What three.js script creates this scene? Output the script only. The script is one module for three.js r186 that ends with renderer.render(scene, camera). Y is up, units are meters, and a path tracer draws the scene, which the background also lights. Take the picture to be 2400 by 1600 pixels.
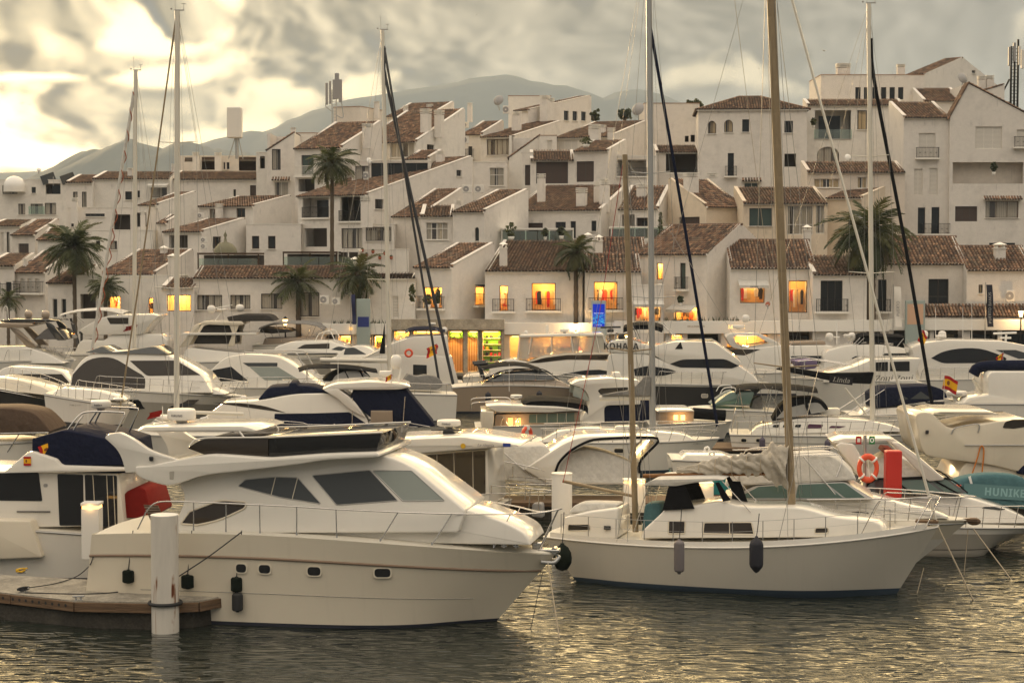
import * as THREE from 'three';
import { mergeGeometries, toCreasedNormals } from 'three/addons/utils/BufferGeometryUtils.js';
import { RoundedBoxGeometry } from 'three/addons/geometries/RoundedBoxGeometry.js';

// ---------- camera, sky, sun, exposure ----------
const scene = new THREE.Scene();
const F = 4250, EYE = 10.5, PITCH = Math.atan(200 / F), CP = Math.cos(PITCH), SP = Math.sin(PITCH);
const camera = new THREE.PerspectiveCamera(2 * Math.atan(800 / F) * 180 / Math.PI, 1.5, 0.5, 20000);
camera.position.set(0, EYE, 0);
camera.rotation.x = -PITCH;
const renderer = new THREE.WebGLRenderer({ antialias: true });
renderer.toneMapping = THREE.LinearToneMapping;
renderer.toneMappingExposure = 1.13;
renderer.shadowMap.enabled = true;

function rng(seed) { let s = seed >>> 0; return () => { s = (s + 0x6D2B79F5) | 0; let t = Math.imul(s ^ (s >>> 15), 1 | s); t = (t + Math.imul(t ^ (t >>> 7), 61 | t)) ^ t; return ((t ^ (t >>> 14)) >>> 0) / 4294967296; }; }
const R = rng(7);
const PERM = new Uint8Array(512); { const r = rng(3), p = [...Array(256).keys()]; for (let i = 255; i > 0; i--) { const j = Math.floor(r() * (i + 1)); [p[i], p[j]] = [p[j], p[i]]; } for (let i = 0; i < 512; i++) PERM[i] = p[i & 255]; }
function vnoise(x, y, per = 256) {
  const ix = Math.floor(x), iy = Math.floor(y), fx = x - ix, fy = y - iy, s = fx * fx * (3 - 2 * fx), t = fy * fy * (3 - 2 * fy);
  const w = (a) => ((a % per) + per) % per, h = (a, b) => PERM[(PERM[w(a) & 255] + w(b)) & 255] / 255;
  const a = h(ix, iy), b = h(ix + 1, iy), c = h(ix, iy + 1), d = h(ix + 1, iy + 1);
  return a + (b - a) * s + (c - a) * t + (a - b - c + d) * s * t;
}
function fbm(x, y, o = 5, per = 256) { let v = 0, a = 0.5, n = 0; for (let i = 0; i < o; i++) { v += a * vnoise(x, y, per); n += a; a *= 0.5; x *= 2; y *= 2; per = Math.min(256, per * 2); } return v / n; }
const sm = (a, b, x) => { const t = Math.min(1, Math.max(0, (x - a) / (b - a))); return t * t * (3 - 2 * t); };
const lerp = (a, b, t) => a + (b - a) * t;

// sky: a broken evening cloud deck, sun low on the left behind it
const SUN_AZ = -19.5 * Math.PI / 180, SUN_EL = 9 * Math.PI / 180;
const sunDir = new THREE.Vector3(Math.sin(SUN_AZ) * Math.cos(SUN_EL), Math.sin(SUN_EL), -Math.cos(SUN_AZ) * Math.cos(SUN_EL));
{
  // openings in the cloud deck: azimuth, elevation, half widths (degrees), strength
  const GAPS = [[-12.0, 6.9, 2.2, 0.42, 1.1], [-11.4, 5.9, 1.6, 0.42, 1.0], [-15.6, 5.75, 1.6, 0.25, 1.0], [-9.2, 7.9, 0.7, 0.5, 0.8], [-15.0, 3.1, 2.4, 0.42, 1.1], [-18.0, 3.2, 1.8, 1.0, 0.9], [-9.4, 3.6, 1.6, 0.3, 0.7], [15.6, 7.0, 1.6, 0.7, 0.7], [13.6, 5.6, 2.4, 0.55, 0.6], [8.5, 4.8, 4.2, 0.5, 0.45], [-6.5, 4.7, 2.6, 0.6, 0.35]];
  const W = 4096, Hh = 2048, data = new Float32Array(W * Hh * 4);
  for (let row = 0; row < Hh; row++) {
    const el = ((row + 0.5) / Hh - 0.5) * Math.PI;
    for (let col = 0; col < W; col++) {
      const k = (row * W + col) * 4;
      data[k + 3] = 1;
      if (el < -0.02) { data[k] = 0.13; data[k + 1] = 0.12; data[k + 2] = 0.1; continue; }
      let az = ((col + 0.5) / W - 0.25) * 2 * Math.PI; if (az > Math.PI) az -= 2 * Math.PI;   // 0 straight ahead, + to the right
      const e = el * 57.2958, a = az * 57.2958, near = e < 34 && Math.abs(a) < 64;
      if (!near && (col & 7 || row & 3) && col && row) { const q = (col & 7 ? k - 4 : k - W * 4); data[k] = data[q]; data[k + 1] = data[q + 1]; data[k + 2] = data[q + 2]; continue; }
      const  kx = near ? 0.33 : 0.06, ky = near ? 0.62 : 0.12, o = near ? 7 : 3;
      const w1 = fbm(a * 0.13 + 11.3, e * 0.3 + 4.1, 3) - 0.5, w2 = fbm(a * 0.11 + 71.3, e * 0.34 + 44.1, 3) - 0.5;
      const nx = (a + 64) * kx + w1 * 1.5 + 3, ny = e * ky + w2 * 1.5 + 7, n = fbm(nx, ny, o), nl = near ? fbm(nx - 0.14, ny - 0.05, 4) : n;
      const aw = a + 4.2 * w1 + 1.6 * (n - 0.5), ew = e + 1.7 * w2 + 1.5 * (n - 0.5);
      let G = 0; for (const [ga, ge, sx, sy, k] of GAPS) { const x = (aw - ga) / sx, y = (ew - ge) / sy; G += k * Math.exp(-x * x - y * y); }
      const ds = Math.hypot((a + 16) * 0.62, e - 4.2), wide = Math.exp(-ds / 9.5), broad = Math.exp(-ds / 15), glow = Math.exp(-(((a + 17.5) * 0.7) ** 2 + (e - 2.9) ** 2) / 7);
      const gap = 1 - sm(0.28, 0.46, n + 0.03 + 0.13 * sm(-10, 1, a) - 0.46 * G);
      const relief = Math.max(-0.12, Math.min(0.12, nl - n)) * (1.2 + 2.5 * broad);
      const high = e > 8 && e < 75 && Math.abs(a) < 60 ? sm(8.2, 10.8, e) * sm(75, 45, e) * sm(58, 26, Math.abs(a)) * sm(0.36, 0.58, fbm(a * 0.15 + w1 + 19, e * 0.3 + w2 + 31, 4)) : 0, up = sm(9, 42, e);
      const body = [lerp(0.205, 1.08, wide), lerp(0.205, 0.84, wide), lerp(0.198, 0.46, wide)];
      for (let c = 0; c < 3; c++) {
        const openC = [0.60, 0.53, 0.40][c] + wide * [2.9, 2.2, 1.1][c] + G * [0.25, 0.21, 0.14][c];
        let v = lerp(body[c] * (lerp(0.86, 0.66, broad) + lerp(0.3, 0.66, broad) * n + relief * lerp(1.3, 3.4, broad)), openC, gap * (0.3 + 0.7 * Math.min(1, G + broad)));
        v += glow * [2.2, 1.6, 0.8][c];
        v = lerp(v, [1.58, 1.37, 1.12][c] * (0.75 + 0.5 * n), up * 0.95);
        v = lerp(v, [11, 7.7, 3.4][c] * lerp(1, 0.18, sm(14, 34, e)), high * 0.85);
        data[k + c] = v;
      }
    }
  }
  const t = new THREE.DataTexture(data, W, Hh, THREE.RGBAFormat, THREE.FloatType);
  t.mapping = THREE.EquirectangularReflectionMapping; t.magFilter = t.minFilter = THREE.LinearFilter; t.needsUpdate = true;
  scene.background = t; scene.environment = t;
}
const sun = new THREE.DirectionalLight(new THREE.Color().setRGB(1, 0.68, 0.34), 3);
sun.position.copy(sunDir).multiplyScalar(400).add(new THREE.Vector3(0, 0, -90)); sun.target.position.set(0, 0, -90);
sun.castShadow = true; sun.shadow.radius = 12; sun.shadow.mapSize.set(2048, 2048);
Object.assign(sun.shadow.camera, { left: -120, right: 120, top: 60, bottom: -60, near: 10, far: 900 });
scene.add(sun, sun.target);

// ---------- picture measurements to places: px,py measured on the 2400 x 1600 photograph, d metres ahead ----------
function at(px, py, d) { const cx = (px - 1200) / F, cy = -(py - 800) / F, k = d / (cy * SP + CP); return new THREE.Vector3(cx * k, EYE + (cy * CP - SP) * k, -d); }
function ground(px, py, y = 0) { const cy = -(py - 800) / F; return at(px, py, (y - EYE) * (cy * SP + CP) / (cy * CP - SP)); }
const depthOf = (py, y = 0) => -ground(1200, py, y).z;

// ---------- naming ----------
const taken = {};
function numbered(n) { const k = taken[n] = (taken[n] ?? -1) + 1; return k ? n + '_' + String(k).padStart(3, '0') : n; }
function tag(o, label, category, group, kind) { Object.assign(o.userData, { label, category }); if (group) o.userData.group = group; if (kind) o.userData.kind = kind; return o; }
function thing(name, label, category, pos = [0, 0, 0], turn = 0, group) {
  const o = new THREE.Group(); o.name = numbered(name); scene.add(o);
  if (pos.isVector3) o.position.copy(pos); else o.position.set(...pos); o.rotation.y = turn;
  return tag(o, label, category, group);
}
function mk(name, geo, mat, parent, kind) {
  const m = new THREE.Mesh(geo, mat); m.castShadow = m.receiveShadow = true;
  m.name = parent ? name : numbered(name); (parent || scene).add(m); if (kind) m.userData.kind = kind; return m;
}
function structure(name, geo, mat) { const m = mk(name, geo, mat); m.userData.kind = 'structure'; return m; }

// ---------- textures ----------
function tex(n, fn, srgb = true, m = n) {
  const d = new Uint8Array(n * m * 4);
  for (let y = 0; y < m; y++) for (let x = 0; x < n; x++) { const c = fn(x / n, y / m), k = (y * n + x) * 4; for (let i = 0; i < 3; i++) d[k + i] = Math.max(0, Math.min(255, (c.length ? c[i] : c) * 255)); d[k + 3] = 255; }
  const t = new THREE.DataTexture(d, n, m); t.wrapS = t.wrapT = THREE.RepeatWrapping; t.magFilter = THREE.LinearFilter; t.minFilter = THREE.LinearMipmapLinearFilter; t.generateMipmaps = true;
  if (srgb) t.colorSpace = THREE.SRGBColorSpace; t.needsUpdate = true; return t;
}
const tNoise = tex(256, (u, v) => fbm(u * 16, v * 16, 6, 16), false);
const tStucco = tex(1024, (u, v) => {           // 8 m across: trowelled render, rain streaks and stains
  const a = fbm(u * 8, v * 8, 6, 8), b = fbm(u * 32 + 5, v * 32, 4, 32), streak = fbm(u * 64 + 9, v * 4, 4, 64), patch = fbm(u * 4 + 40, v * 4 + 8, 3, 4);
  const s = 0.99 - 0.05 * sm(0.45, 0.85, a) - 0.05 * b - 0.10 * sm(0.58, 0.82, streak) * sm(0.46, 0.68, patch);
  return [s, s * 0.99, s * 0.972];
});
const tStuccoB = tex(512, (u, v) => 0.5 * fbm(u * 32, v * 32, 4, 32) + 0.5 * fbm(u * 128, v * 128, 2, 128), false);
const tGel = tex(512, (u, v) => { const a = fbm(u * 4, v * 4, 5, 4), st = fbm(u * 40, v * 3, 4, 40); const s = 0.985 - 0.05 * a - 0.015 * sm(0.6, 0.85, st); return [s, s * 0.99, s * 0.965]; });
const tCloth = tex(256, (u, v) => { const w = 0.5 + 0.5 * Math.sin(u * 402) * Math.sin(v * 402), a = fbm(u * 8, v * 8, 5, 8); const s = 0.8 + 0.08 * w + 0.12 * (a - 0.35); return [s, s, s]; });
const tClothB = tex(256, (u, v) => fbm(u * 6, v * 6, 5, 6), false);
const RIP = (() => { const r = rng(77), o = []; for (let i = 0; i < 22; i++) { const a = Math.round((r() - 0.5) * 16), b = Math.round(6 + r() * 34), k = Math.hypot(a, b); o.push([a, b, r() * 6.28, 0.9 / k * (0.4 + r() * 0.8)]); } return o; })();
const tConc = tex(512, (u, v) => { const a = fbm(u * 8, v * 8, 6, 8), b = fbm(u * 64, v * 64, 3, 64); const s = 0.72 + 0.35 * (a - 0.4) + 0.18 * (b - 0.5); return [s, s * 0.985, s * 0.95]; });
const tWood = tex(512, (u, v) => { const g = fbm(u * 4 + 0.6 * fbm(u * 4, v * 16, 3, 4), v * 64, 5, 64); const s = 0.62 + 0.5 * (g - 0.35); return [s, s * 0.9, s * 0.78]; });
// ---------- materials ----------
const lin = (r, g, b) => new THREE.Color().setRGB(r, g, b);
function M(r, g, b, rough = 0.6, x = {}) { const { uvm, ...rest } = x; return new THREE.MeshPhysicalMaterial({ color: lin(r, g, b), roughness: rough, ...rest }); }
function rep(t, s) { const c = t.clone(); c.repeat.set(s, s); c.needsUpdate = true; return c; }
const tNo2 = tex(128, (u, v) => { const q = 0.86 + 0.28 * (fbm(u * 6, v * 2, 5, 6) - 0.4); return [q, q, q]; }), tStucco8 = rep(tStucco, 1 / 8), tStB = rep(tStuccoB, 1 / 2), tGel6 = rep(tGel, 1 / 6), tCl = rep(tCloth, 1 / 0.8), tClB = rep(tClothB, 1 / 1.6), tCo = rep(tConc, 1 / 3), tWo = rep(tWood, 1 / 1.5), tNo = rep(tNoise, 1 / 2);
const MAT = {
  stucco: [[0.83, 0.80, 0.76], [0.80, 0.76, 0.71], [0.85, 0.83, 0.79], [0.80, 0.73, 0.65]].map(c => M(...c, 0.92, { map: tStucco8, bumpMap: tStB, bumpScale: 0.035 })),
  cream: M(0.76, 0.66, 0.53, 0.9, { map: tStucco8, bumpMap: tStB, bumpScale: 0.02 }),
  trim: M(0.8, 0.77, 0.7, 0.7), coping: M(0.30, 0.16, 0.09, 0.85),
  tile: new THREE.MeshStandardMaterial({ color: 0xffffff, roughness: 0.88, vertexColors: true, bumpMap: tNo, bumpScale: 0.015 }),
  underTile: M(0.05, 0.03, 0.022, 0.95),  // near-black sheet colour paints in the shadow between tile rows
  frameDark: M(0.05, 0.04, 0.035, 0.5), frameWood: M(0.10, 0.055, 0.03, 0.6), frameWhite: M(0.75, 0.72, 0.66, 0.5), frameGreen: M(0.04, 0.08, 0.07, 0.5),
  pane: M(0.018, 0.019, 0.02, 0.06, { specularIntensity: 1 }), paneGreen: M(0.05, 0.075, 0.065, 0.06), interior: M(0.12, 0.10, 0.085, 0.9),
  paneClear: M(1, 1, 1, 0.02, { transmission: 1, thickness: 0, ior: 1.45 }),
  curtain: M(0.52, 0.47, 0.38, 0.9), curtainWarm: M(0.60, 0.46, 0.26, 0.9), blindBrown: M(0.075, 0.05, 0.04, 0.7), blindWhite: M(0.70, 0.66, 0.59, 0.6),
  iron: M(0.025, 0.023, 0.022, 0.5, { metalness: 0.6 }), steel: M(0.62, 0.60, 0.57, 0.22, { metalness: 1 }), steelDull: M(0.45, 0.44, 0.42, 0.42, { metalness: 0.9 }), galv: M(0.42, 0.42, 0.41, 0.5, { metalness: 0.7 }),
  alu: M(0.66, 0.65, 0.62, 0.42, { metalness: 0.55 }), mastWhite: M(0.74, 0.71, 0.64, 0.35, { map: tGel6 }), mastTan: M(0.36, 0.27, 0.155, 0.5, { map: tNo2 }), mastGrey: M(0.40, 0.40, 0.39, 0.4, { metalness: 0.5 }),
  gel: M(0.82, 0.80, 0.76, 0.16, { map: tGel6, clearcoat: 0.5, clearcoatRoughness: 0.06 }), gelCream: M(0.77, 0.71, 0.60, 0.2, { map: tGel6, clearcoat: 0.4, clearcoatRoughness: 0.08 }),
  gelGrey: M(0.42, 0.40, 0.36, 0.2, { map: tGel6, clearcoat: 0.4, clearcoatRoughness: 0.08 }), gelDark: M(0.045, 0.042, 0.04, 0.15, { clearcoat: 0.6, clearcoatRoughness: 0.05 }), gelNavy: M(0.02, 0.027, 0.06, 0.15, { clearcoat: 0.6 }), gelTan: M(0.33, 0.26, 0.19, 0.2, { clearcoat: 0.5, clearcoatRoughness: 0.08 }),
  deck: M(0.70, 0.68, 0.62, 0.55, { map: tGel6 }), teak: M(0.40, 0.29, 0.18, 0.75, { map: tWo }), antifoul: M(0.02, 0.022, 0.035, 0.7), antifoulBlue: M(0.03, 0.05, 0.075, 0.7),
  glass: M(0.014, 0.014, 0.015, 0.045), glassGrey: M(0.055, 0.06, 0.062, 0.05), glassBrown: M(0.035, 0.027, 0.02, 0.05),
  glassGreen: M(0.22, 0.34, 0.29, 0.04, { transmission: 0.6, thickness: 0 }), vinyl: M(0.82, 0.80, 0.74, 0.16, { transmission: 0.62, thickness: 0 }),
  navy: M(0.016, 0.02, 0.045, 0.9, { specularIntensity: 0.15, map: tCl, bumpMap: tClB, bumpScale: 0.05 }), black: M(0.016, 0.016, 0.018, 0.8, { specularIntensity: 0.15, map: tCl, bumpMap: tClB, bumpScale: 0.05 }), charcoal: M(0.075, 0.068, 0.062, 0.9, { specularIntensity: 0.15, map: tCl, bumpMap: tClB, bumpScale: 0.05 }),
  greyCloth: M(0.30, 0.29, 0.27, 0.9, { specularIntensity: 0.15, map: tCl, bumpMap: tClB, bumpScale: 0.06 }), whiteCloth: M(0.78, 0.75, 0.68, 0.85, { map: tCl, bumpMap: tClB, bumpScale: 0.05 }), sail: M(0.62, 0.56, 0.46, 0.9, { map: tCl, bumpMap: tClB, bumpScale: 0.1 }), tealCloth: M(0.10, 0.21, 0.23, 0.75, { specularIntensity: 0.15, map: tCl, bumpMap: tClB, bumpScale: 0.04 }), brownCloth: M(0.13, 0.09, 0.065, 0.9, { specularIntensity: 0.15, map: tCl, bumpMap: tClB, bumpScale: 0.05 }), redCloth: M(0.26, 0.02, 0.016, 0.8, { specularIntensity: 0.15, map: tCl }), blueCloth: M(0.05, 0.10, 0.2, 0.85, { specularIntensity: 0.15, map: tCl }),
  fenderGreen: M(0.008, 0.012, 0.008, 0.9, { specularIntensity: 0.3 }), fenderGrey: M(0.16, 0.14, 0.14, 0.65), fenderNavy: M(0.018, 0.018, 0.026, 0.75), fenderBlue: M(0.05, 0.10, 0.15, 0.6), fenderPurple: M(0.09, 0.075, 0.105, 0.7),
  rubber: M(0.02, 0.02, 0.02, 0.7), rope: M(0.03, 0.03, 0.032, 0.95), ropeTan: M(0.42, 0.35, 0.25, 0.95), ropeRed: M(0.35, 0.06, 0.05, 0.95), ropeOrange: M(0.6, 0.2, 0.03, 0.9), wire: M(0.34, 0.33, 0.31, 0.35, { metalness: 0.9 }), wireDark: M(0.03, 0.03, 0.035, 0.6),
  red: M(0.55, 0.03, 0.02, 0.45), orange: M(0.75, 0.09, 0.03, 0.45), white: M(0.8, 0.78, 0.73, 0.4), plastic: M(0.72, 0.69, 0.63, 0.45), greyPlastic: M(0.3, 0.29, 0.28, 0.5), blackPlastic: M(0.018, 0.018, 0.02, 0.4), yellow: M(0.7, 0.42, 0.02, 0.6), green: M(0.02, 0.28, 0.07, 0.5), blue: M(0.03, 0.06, 0.3, 0.5), teal: M(0.03, 0.25, 0.24, 0.5), terracotta: M(0.34, 0.10, 0.05, 0.9),
  concrete: M(0.52, 0.49, 0.43, 0.9, { map: tCo, bumpMap: tNo, bumpScale: 0.02 }), concreteDark: M(0.11, 0.10, 0.085, 0.92, { map: tCo, bumpMap: tNo, bumpScale: 0.04 }), timber: M(0.30, 0.23, 0.17, 0.85, { map: tWo }), stoneFascia: M(0.72, 0.65, 0.54, 0.9, { map: tCo }), paving: M(0.34, 0.30, 0.25, 0.9, { map: tCo }),
  leaf: [[0.07, 0.085, 0.022], [0.095, 0.11, 0.03], [0.05, 0.068, 0.02], [0.13, 0.13, 0.04]].map(c => M(...c, 0.75, { side: THREE.DoubleSide, transmission: 0.35, thickness: 0 })), trunk: M(0.10, 0.075, 0.05, 0.95, { bumpMap: tNo, bumpScale: 0.03 }),
  shopWall: M(0.74, 0.54, 0.27, 0.9), shopWallPale: M(0.78, 0.66, 0.42, 0.9),
};
function glow(r, g, b, k = 1) { return new THREE.MeshStandardMaterial({ color: 0x000000, emissive: lin(r, g, b), emissiveIntensity: k, roughness: 1 }); }

// ---------- geometry collector ----------
const V = (x, y, z) => new THREE.Vector3(x, y, z);
function clean(g) { if (g.index) g = g.toNonIndexed(); for (const k of Object.keys(g.attributes)) if (!['position', 'normal', 'uv', 'color'].includes(k)) g.deleteAttribute(k); return g; }
function boxUV(g, keep) {                       // uv in metres, from the side each face points to
  if (g.index) g = g.toNonIndexed();
  const p = g.attributes.position, n = p.count, uv = new Float32Array(n * 2), a = V(), b = V(), c = V();
  for (let i = 0; i < n; i += 3) {
    a.fromBufferAttribute(p, i); b.fromBufferAttribute(p, i + 1); c.fromBufferAttribute(p, i + 2);
    const nx = Math.abs((b.y - a.y) * (c.z - a.z) - (b.z - a.z) * (c.y - a.y)), ny = Math.abs((b.z - a.z) * (c.x - a.x) - (b.x - a.x) * (c.z - a.z)), nz = Math.abs((b.x - a.x) * (c.y - a.y) - (b.y - a.y) * (c.x - a.x));
    [a, b, c].forEach((q, k) => { const [u, v] = nx >= ny && nx >= nz ? [q.z + 3.3, q.y] : ny >= nz ? [q.x, q.z] : [q.x, q.y]; uv[(i + k) * 2] = u; uv[(i + k) * 2 + 1] = v; });
  }
  g.setAttribute('uv', new THREE.BufferAttribute(uv, 2)); return g;
}
class GB {
  constructor() { this.g = []; }
  add(g, m) { g = clean(g); if (m) g.applyMatrix4(m); this.g.push(g); return this; }
  box(w, h, d, x, y, z, ry = 0, rz = 0, rx = 0) { const g = new THREE.BoxGeometry(w, h, d); if (rx) g.rotateX(rx); if (rz) g.rotateZ(rz); if (ry) g.rotateY(ry); g.translate(x, y, z); return this.add(g); }
  rbox(w, h, d, x, y, z, r = 0.04, ry = 0, rz = 0, s = 2) { const g = new RoundedBoxGeometry(w, h, d, s, Math.min(r, w / 2.01, h / 2.01, d / 2.01)); if (rz) g.rotateZ(rz); if (ry) g.rotateY(ry); g.translate(x, y, z); return this.add(g); }
  cyl(a, b, r0, r1 = r0, n = 8, open = false) {
    const A = a.isVector3 ? a : V(...a), B = b.isVector3 ? b : V(...b), L = A.distanceTo(B); if (L < 1e-6) return this;
    const g = new THREE.CylinderGeometry(r1, r0, L, n, 1, open); g.translate(0, L / 2, 0);
    g.applyQuaternion(new THREE.Quaternion().setFromUnitVectors(V(0, 1, 0), B.clone().sub(A).normalize())); g.translate(A.x, A.y, A.z); return this.add(g);
  }
  tube(pts, r, n = 6, seg, closed = false) { const c = new THREE.CatmullRomCurve3(pts.map(p => p.isVector3 ? p : V(...p)), closed, 'catmullrom', 0.4); return this.add(new THREE.TubeGeometry(c, seg || Math.max(6, pts.length * 5), r, n, closed)); }
  line(pts, r, n = 5) { for (let i = 0; i + 1 < pts.length; i++) this.cyl(pts[i], pts[i + 1], r, r, n); return this; }
  sph(r, x, y, z, sx = 1, sy = 1, sz = 1, n = 14) { const g = new THREE.SphereGeometry(r, n, Math.ceil(n * 0.7)); g.scale(sx, sy, sz); g.translate(x, y, z); return this.add(g); }
  lathe(prof, x, y, z, n = 16) { const g = new THREE.LatheGeometry(prof.map(p => new THREE.Vector2(...p)), n); g.translate(x, y, z); return this.add(g); }
  ext(pts, depth, x = 0, y = 0, z = 0, holes) { const s = new THREE.Shape(pts.map(p => new THREE.Vector2(...p))); for (const h of holes || []) s.holes.push(new THREE.Path(h.map(p => new THREE.Vector2(...p)))); const g = new THREE.ExtrudeGeometry(s, { depth, bevelEnabled: false }); g.translate(x, y, z); return this.add(g); }
  quad(a, b, c, d) { const g = new THREE.BufferGeometry(), P = [a, b, c, a, c, d].flatMap(p => p.isVector3 ? [p.x, p.y, p.z] : p); g.setAttribute('position', new THREE.Float32BufferAttribute(P, 3)); g.setAttribute('uv', new THREE.Float32BufferAttribute([0, 0, 1, 0, 1, 1, 0, 0, 1, 1, 0, 1], 2)); g.computeVertexNormals(); return this.add(g); }
  geo(uv = true) { let g = this.g.length > 1 ? mergeGeometries(this.g) : this.g[0]; return uv ? boxUV(g) : g; }
  build(name, mat, parent, kind, uv = true) { return this.g.length ? mk(name, this.geo(uv), mat, parent, kind) : null; }
}
function flagGeo(w, h, wave = 0.12, seg = 10) { const g = new THREE.PlaneGeometry(w, h, seg, 4), p = g.attributes.position; for (let i = 0; i < p.count; i++) { const x = p.getX(i) / w + 0.5; p.setZ(i, Math.sin(x * 7) * wave * w * x); p.setY(i, p.getY(i) - x * x * h * 0.25 + Math.sin(x * 5) * 0.04 * h); } g.translate(w / 2, 0, 0); g.computeVertexNormals(); return g; }
function letters(text, w, h, font, fg, bg, emissive) {     // flat print on its own small plate
  const W = 512, Hh = Math.max(32, Math.round(512 * h / w)), c = document.createElement('canvas'); c.width = W; c.height = Hh; const x = c.getContext('2d');
  if (!/^#[cd]/.test(bg)) { x.fillStyle = bg; x.fillRect(0, 0, W, Hh); } x.fillStyle = fg; x.textAlign = 'center'; x.textBaseline = 'middle'; let s = Hh * 0.8; x.font = font.replace('#', s); while (x.measureText(text).width > W * 0.95 && s > 6) { s *= 0.93; x.font = font.replace('#', s); } x.fillText(text, W / 2, Hh / 2);
  const t = new THREE.CanvasTexture(c); t.colorSpace = THREE.SRGBColorSpace; return t;
}
// ---------- the setting: water, quay, hillside, mountains ----------
const terrain = (d) => d < 152 ? 1.3 : d < 212 ? 1.3 + (d - 152) * 0.19 : lerp(12.7, 2, sm(212, 340, d));
{
  const xs = [-2500, -600, -200, -80, -45], zs = [];
  for (let x = -25; x <= 25.001; x += 0.2) xs.push(x); xs.push(45, 80, 200, 600, 2500);
  zs.push(200, 40, 0, -20, -32); for (let z = -40; z >= -70; z -= 0.14) zs.push(z); for (let z = -71; z >= -141; z -= 1.4) zs.push(z); zs.push(-142);
  const rw = rng(21), waves = []; for (let i = 0; i < 26; i++) { const L = 0.55 * Math.pow(1.13, i), th = (rw() - 0.5) * 1.7 + Math.PI / 2; waves.push([Math.cos(th) * 6.283 / L, Math.sin(th) * 6.283 / L, rw() * 6.28, 0.0021 * L * (0.5 + rw())]); }
  const nx = xs.length, pos = [], uv = [], idx = [];
  for (const z of zs) for (const x of xs) {
    let y = 0; const f = sm(25.5, 22, Math.abs(x)) * sm(-70.5, -66, z) * sm(-39.5, -41, z);
    if (f > 0) { const gust = 0.35 + 1.1 * fbm(x * 0.16 + 40, z * 0.3 + 90, 3); for (const [a, b, p, A] of waves) y += A * Math.sin(a * x + b * z + p + Math.sin(x * 0.31 + z * 0.17) * 0.8); y *= f * gust; }
    pos.push(x, y, z); uv.push(x, z);
  }
  for (let j = 0; j + 1 < zs.length; j++) for (let i = 0; i + 1 < nx; i++) { const a = j * nx + i; idx.push(a, a + 1, a + nx, a + 1, a + nx + 1, a + nx); }
  const g = new THREE.BufferGeometry(); g.setAttribute('position', new THREE.Float32BufferAttribute(pos, 3)); g.setAttribute('uv', new THREE.Float32BufferAttribute(uv, 2)); g.setIndex(idx); g.computeVertexNormals();
  const ripple = tex(1024, (u, v) => { let h = 0; for (const [a, b, p, s] of RIP) h += s * Math.sin(6.2832 * (a * u + b * v) + p + 1.4 * Math.sin(6.2832 * (u * 2 + v) + p)); return 0.5 + h + 0.16 * (fbm(u * 24, v * 48, 4, 24) - 0.5); }, false);
  const rp = rep(ripple, 1 / 7);
  const water = new THREE.MeshPhysicalMaterial({ color: lin(0.018, 0.022, 0.017), roughness: 0.05, ior: 1.36, specularIntensity: 1, bumpMap: rp, bumpScale: 0.085 });
  structure('water', g, water);
}
function slab(name, x0, x1, z0, z1, y0, y1, m) { return structure(name, new GB().box(x1 - x0, y1 - y0, z1 - z0, (x0 + x1) / 2, (y0 + y1) / 2, (z0 + z1) / 2).geo(), m); }
{ // quay with its edge, and the hillside the town climbs
  const quay = slab('promenade', -300, 300, -153, -141.5, -2.5, 1.3, MAT.paving);
  const edge = new GB().box(600, 0.22, 0.5, 0, 1.27, -141.4); mk('kerb', edge.geo(), MAT.concrete, quay);
  const P = []; for (let i = 0; i <= 60; i++) for (let j = 0; j <= 60; j++) { const d = 152.9 + Math.pow(j / 60, 2.2) * 6000, x = (i / 30 - 1) * (400 + d * 1.2); P.push(x, terrain(d), -d); }
  const I = []; for (let i = 0; i < 60; i++) for (let j = 0; j < 60; j++) { const a = i * 61 + j; I.push(a, a + 61, a + 1, a + 1, a + 61, a + 62); }
  const g = new THREE.BufferGeometry(); g.setAttribute('position', new THREE.Float32BufferAttribute(P, 3)); g.setIndex(I); g.computeVertexNormals(); g.setAttribute('uv', new THREE.Float32BufferAttribute(new Float32Array(P.length / 3 * 2), 2));
  structure('hillside', boxUV(g), M(0.14, 0.12, 0.085, 0.95, { map: tCo }));
}
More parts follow.
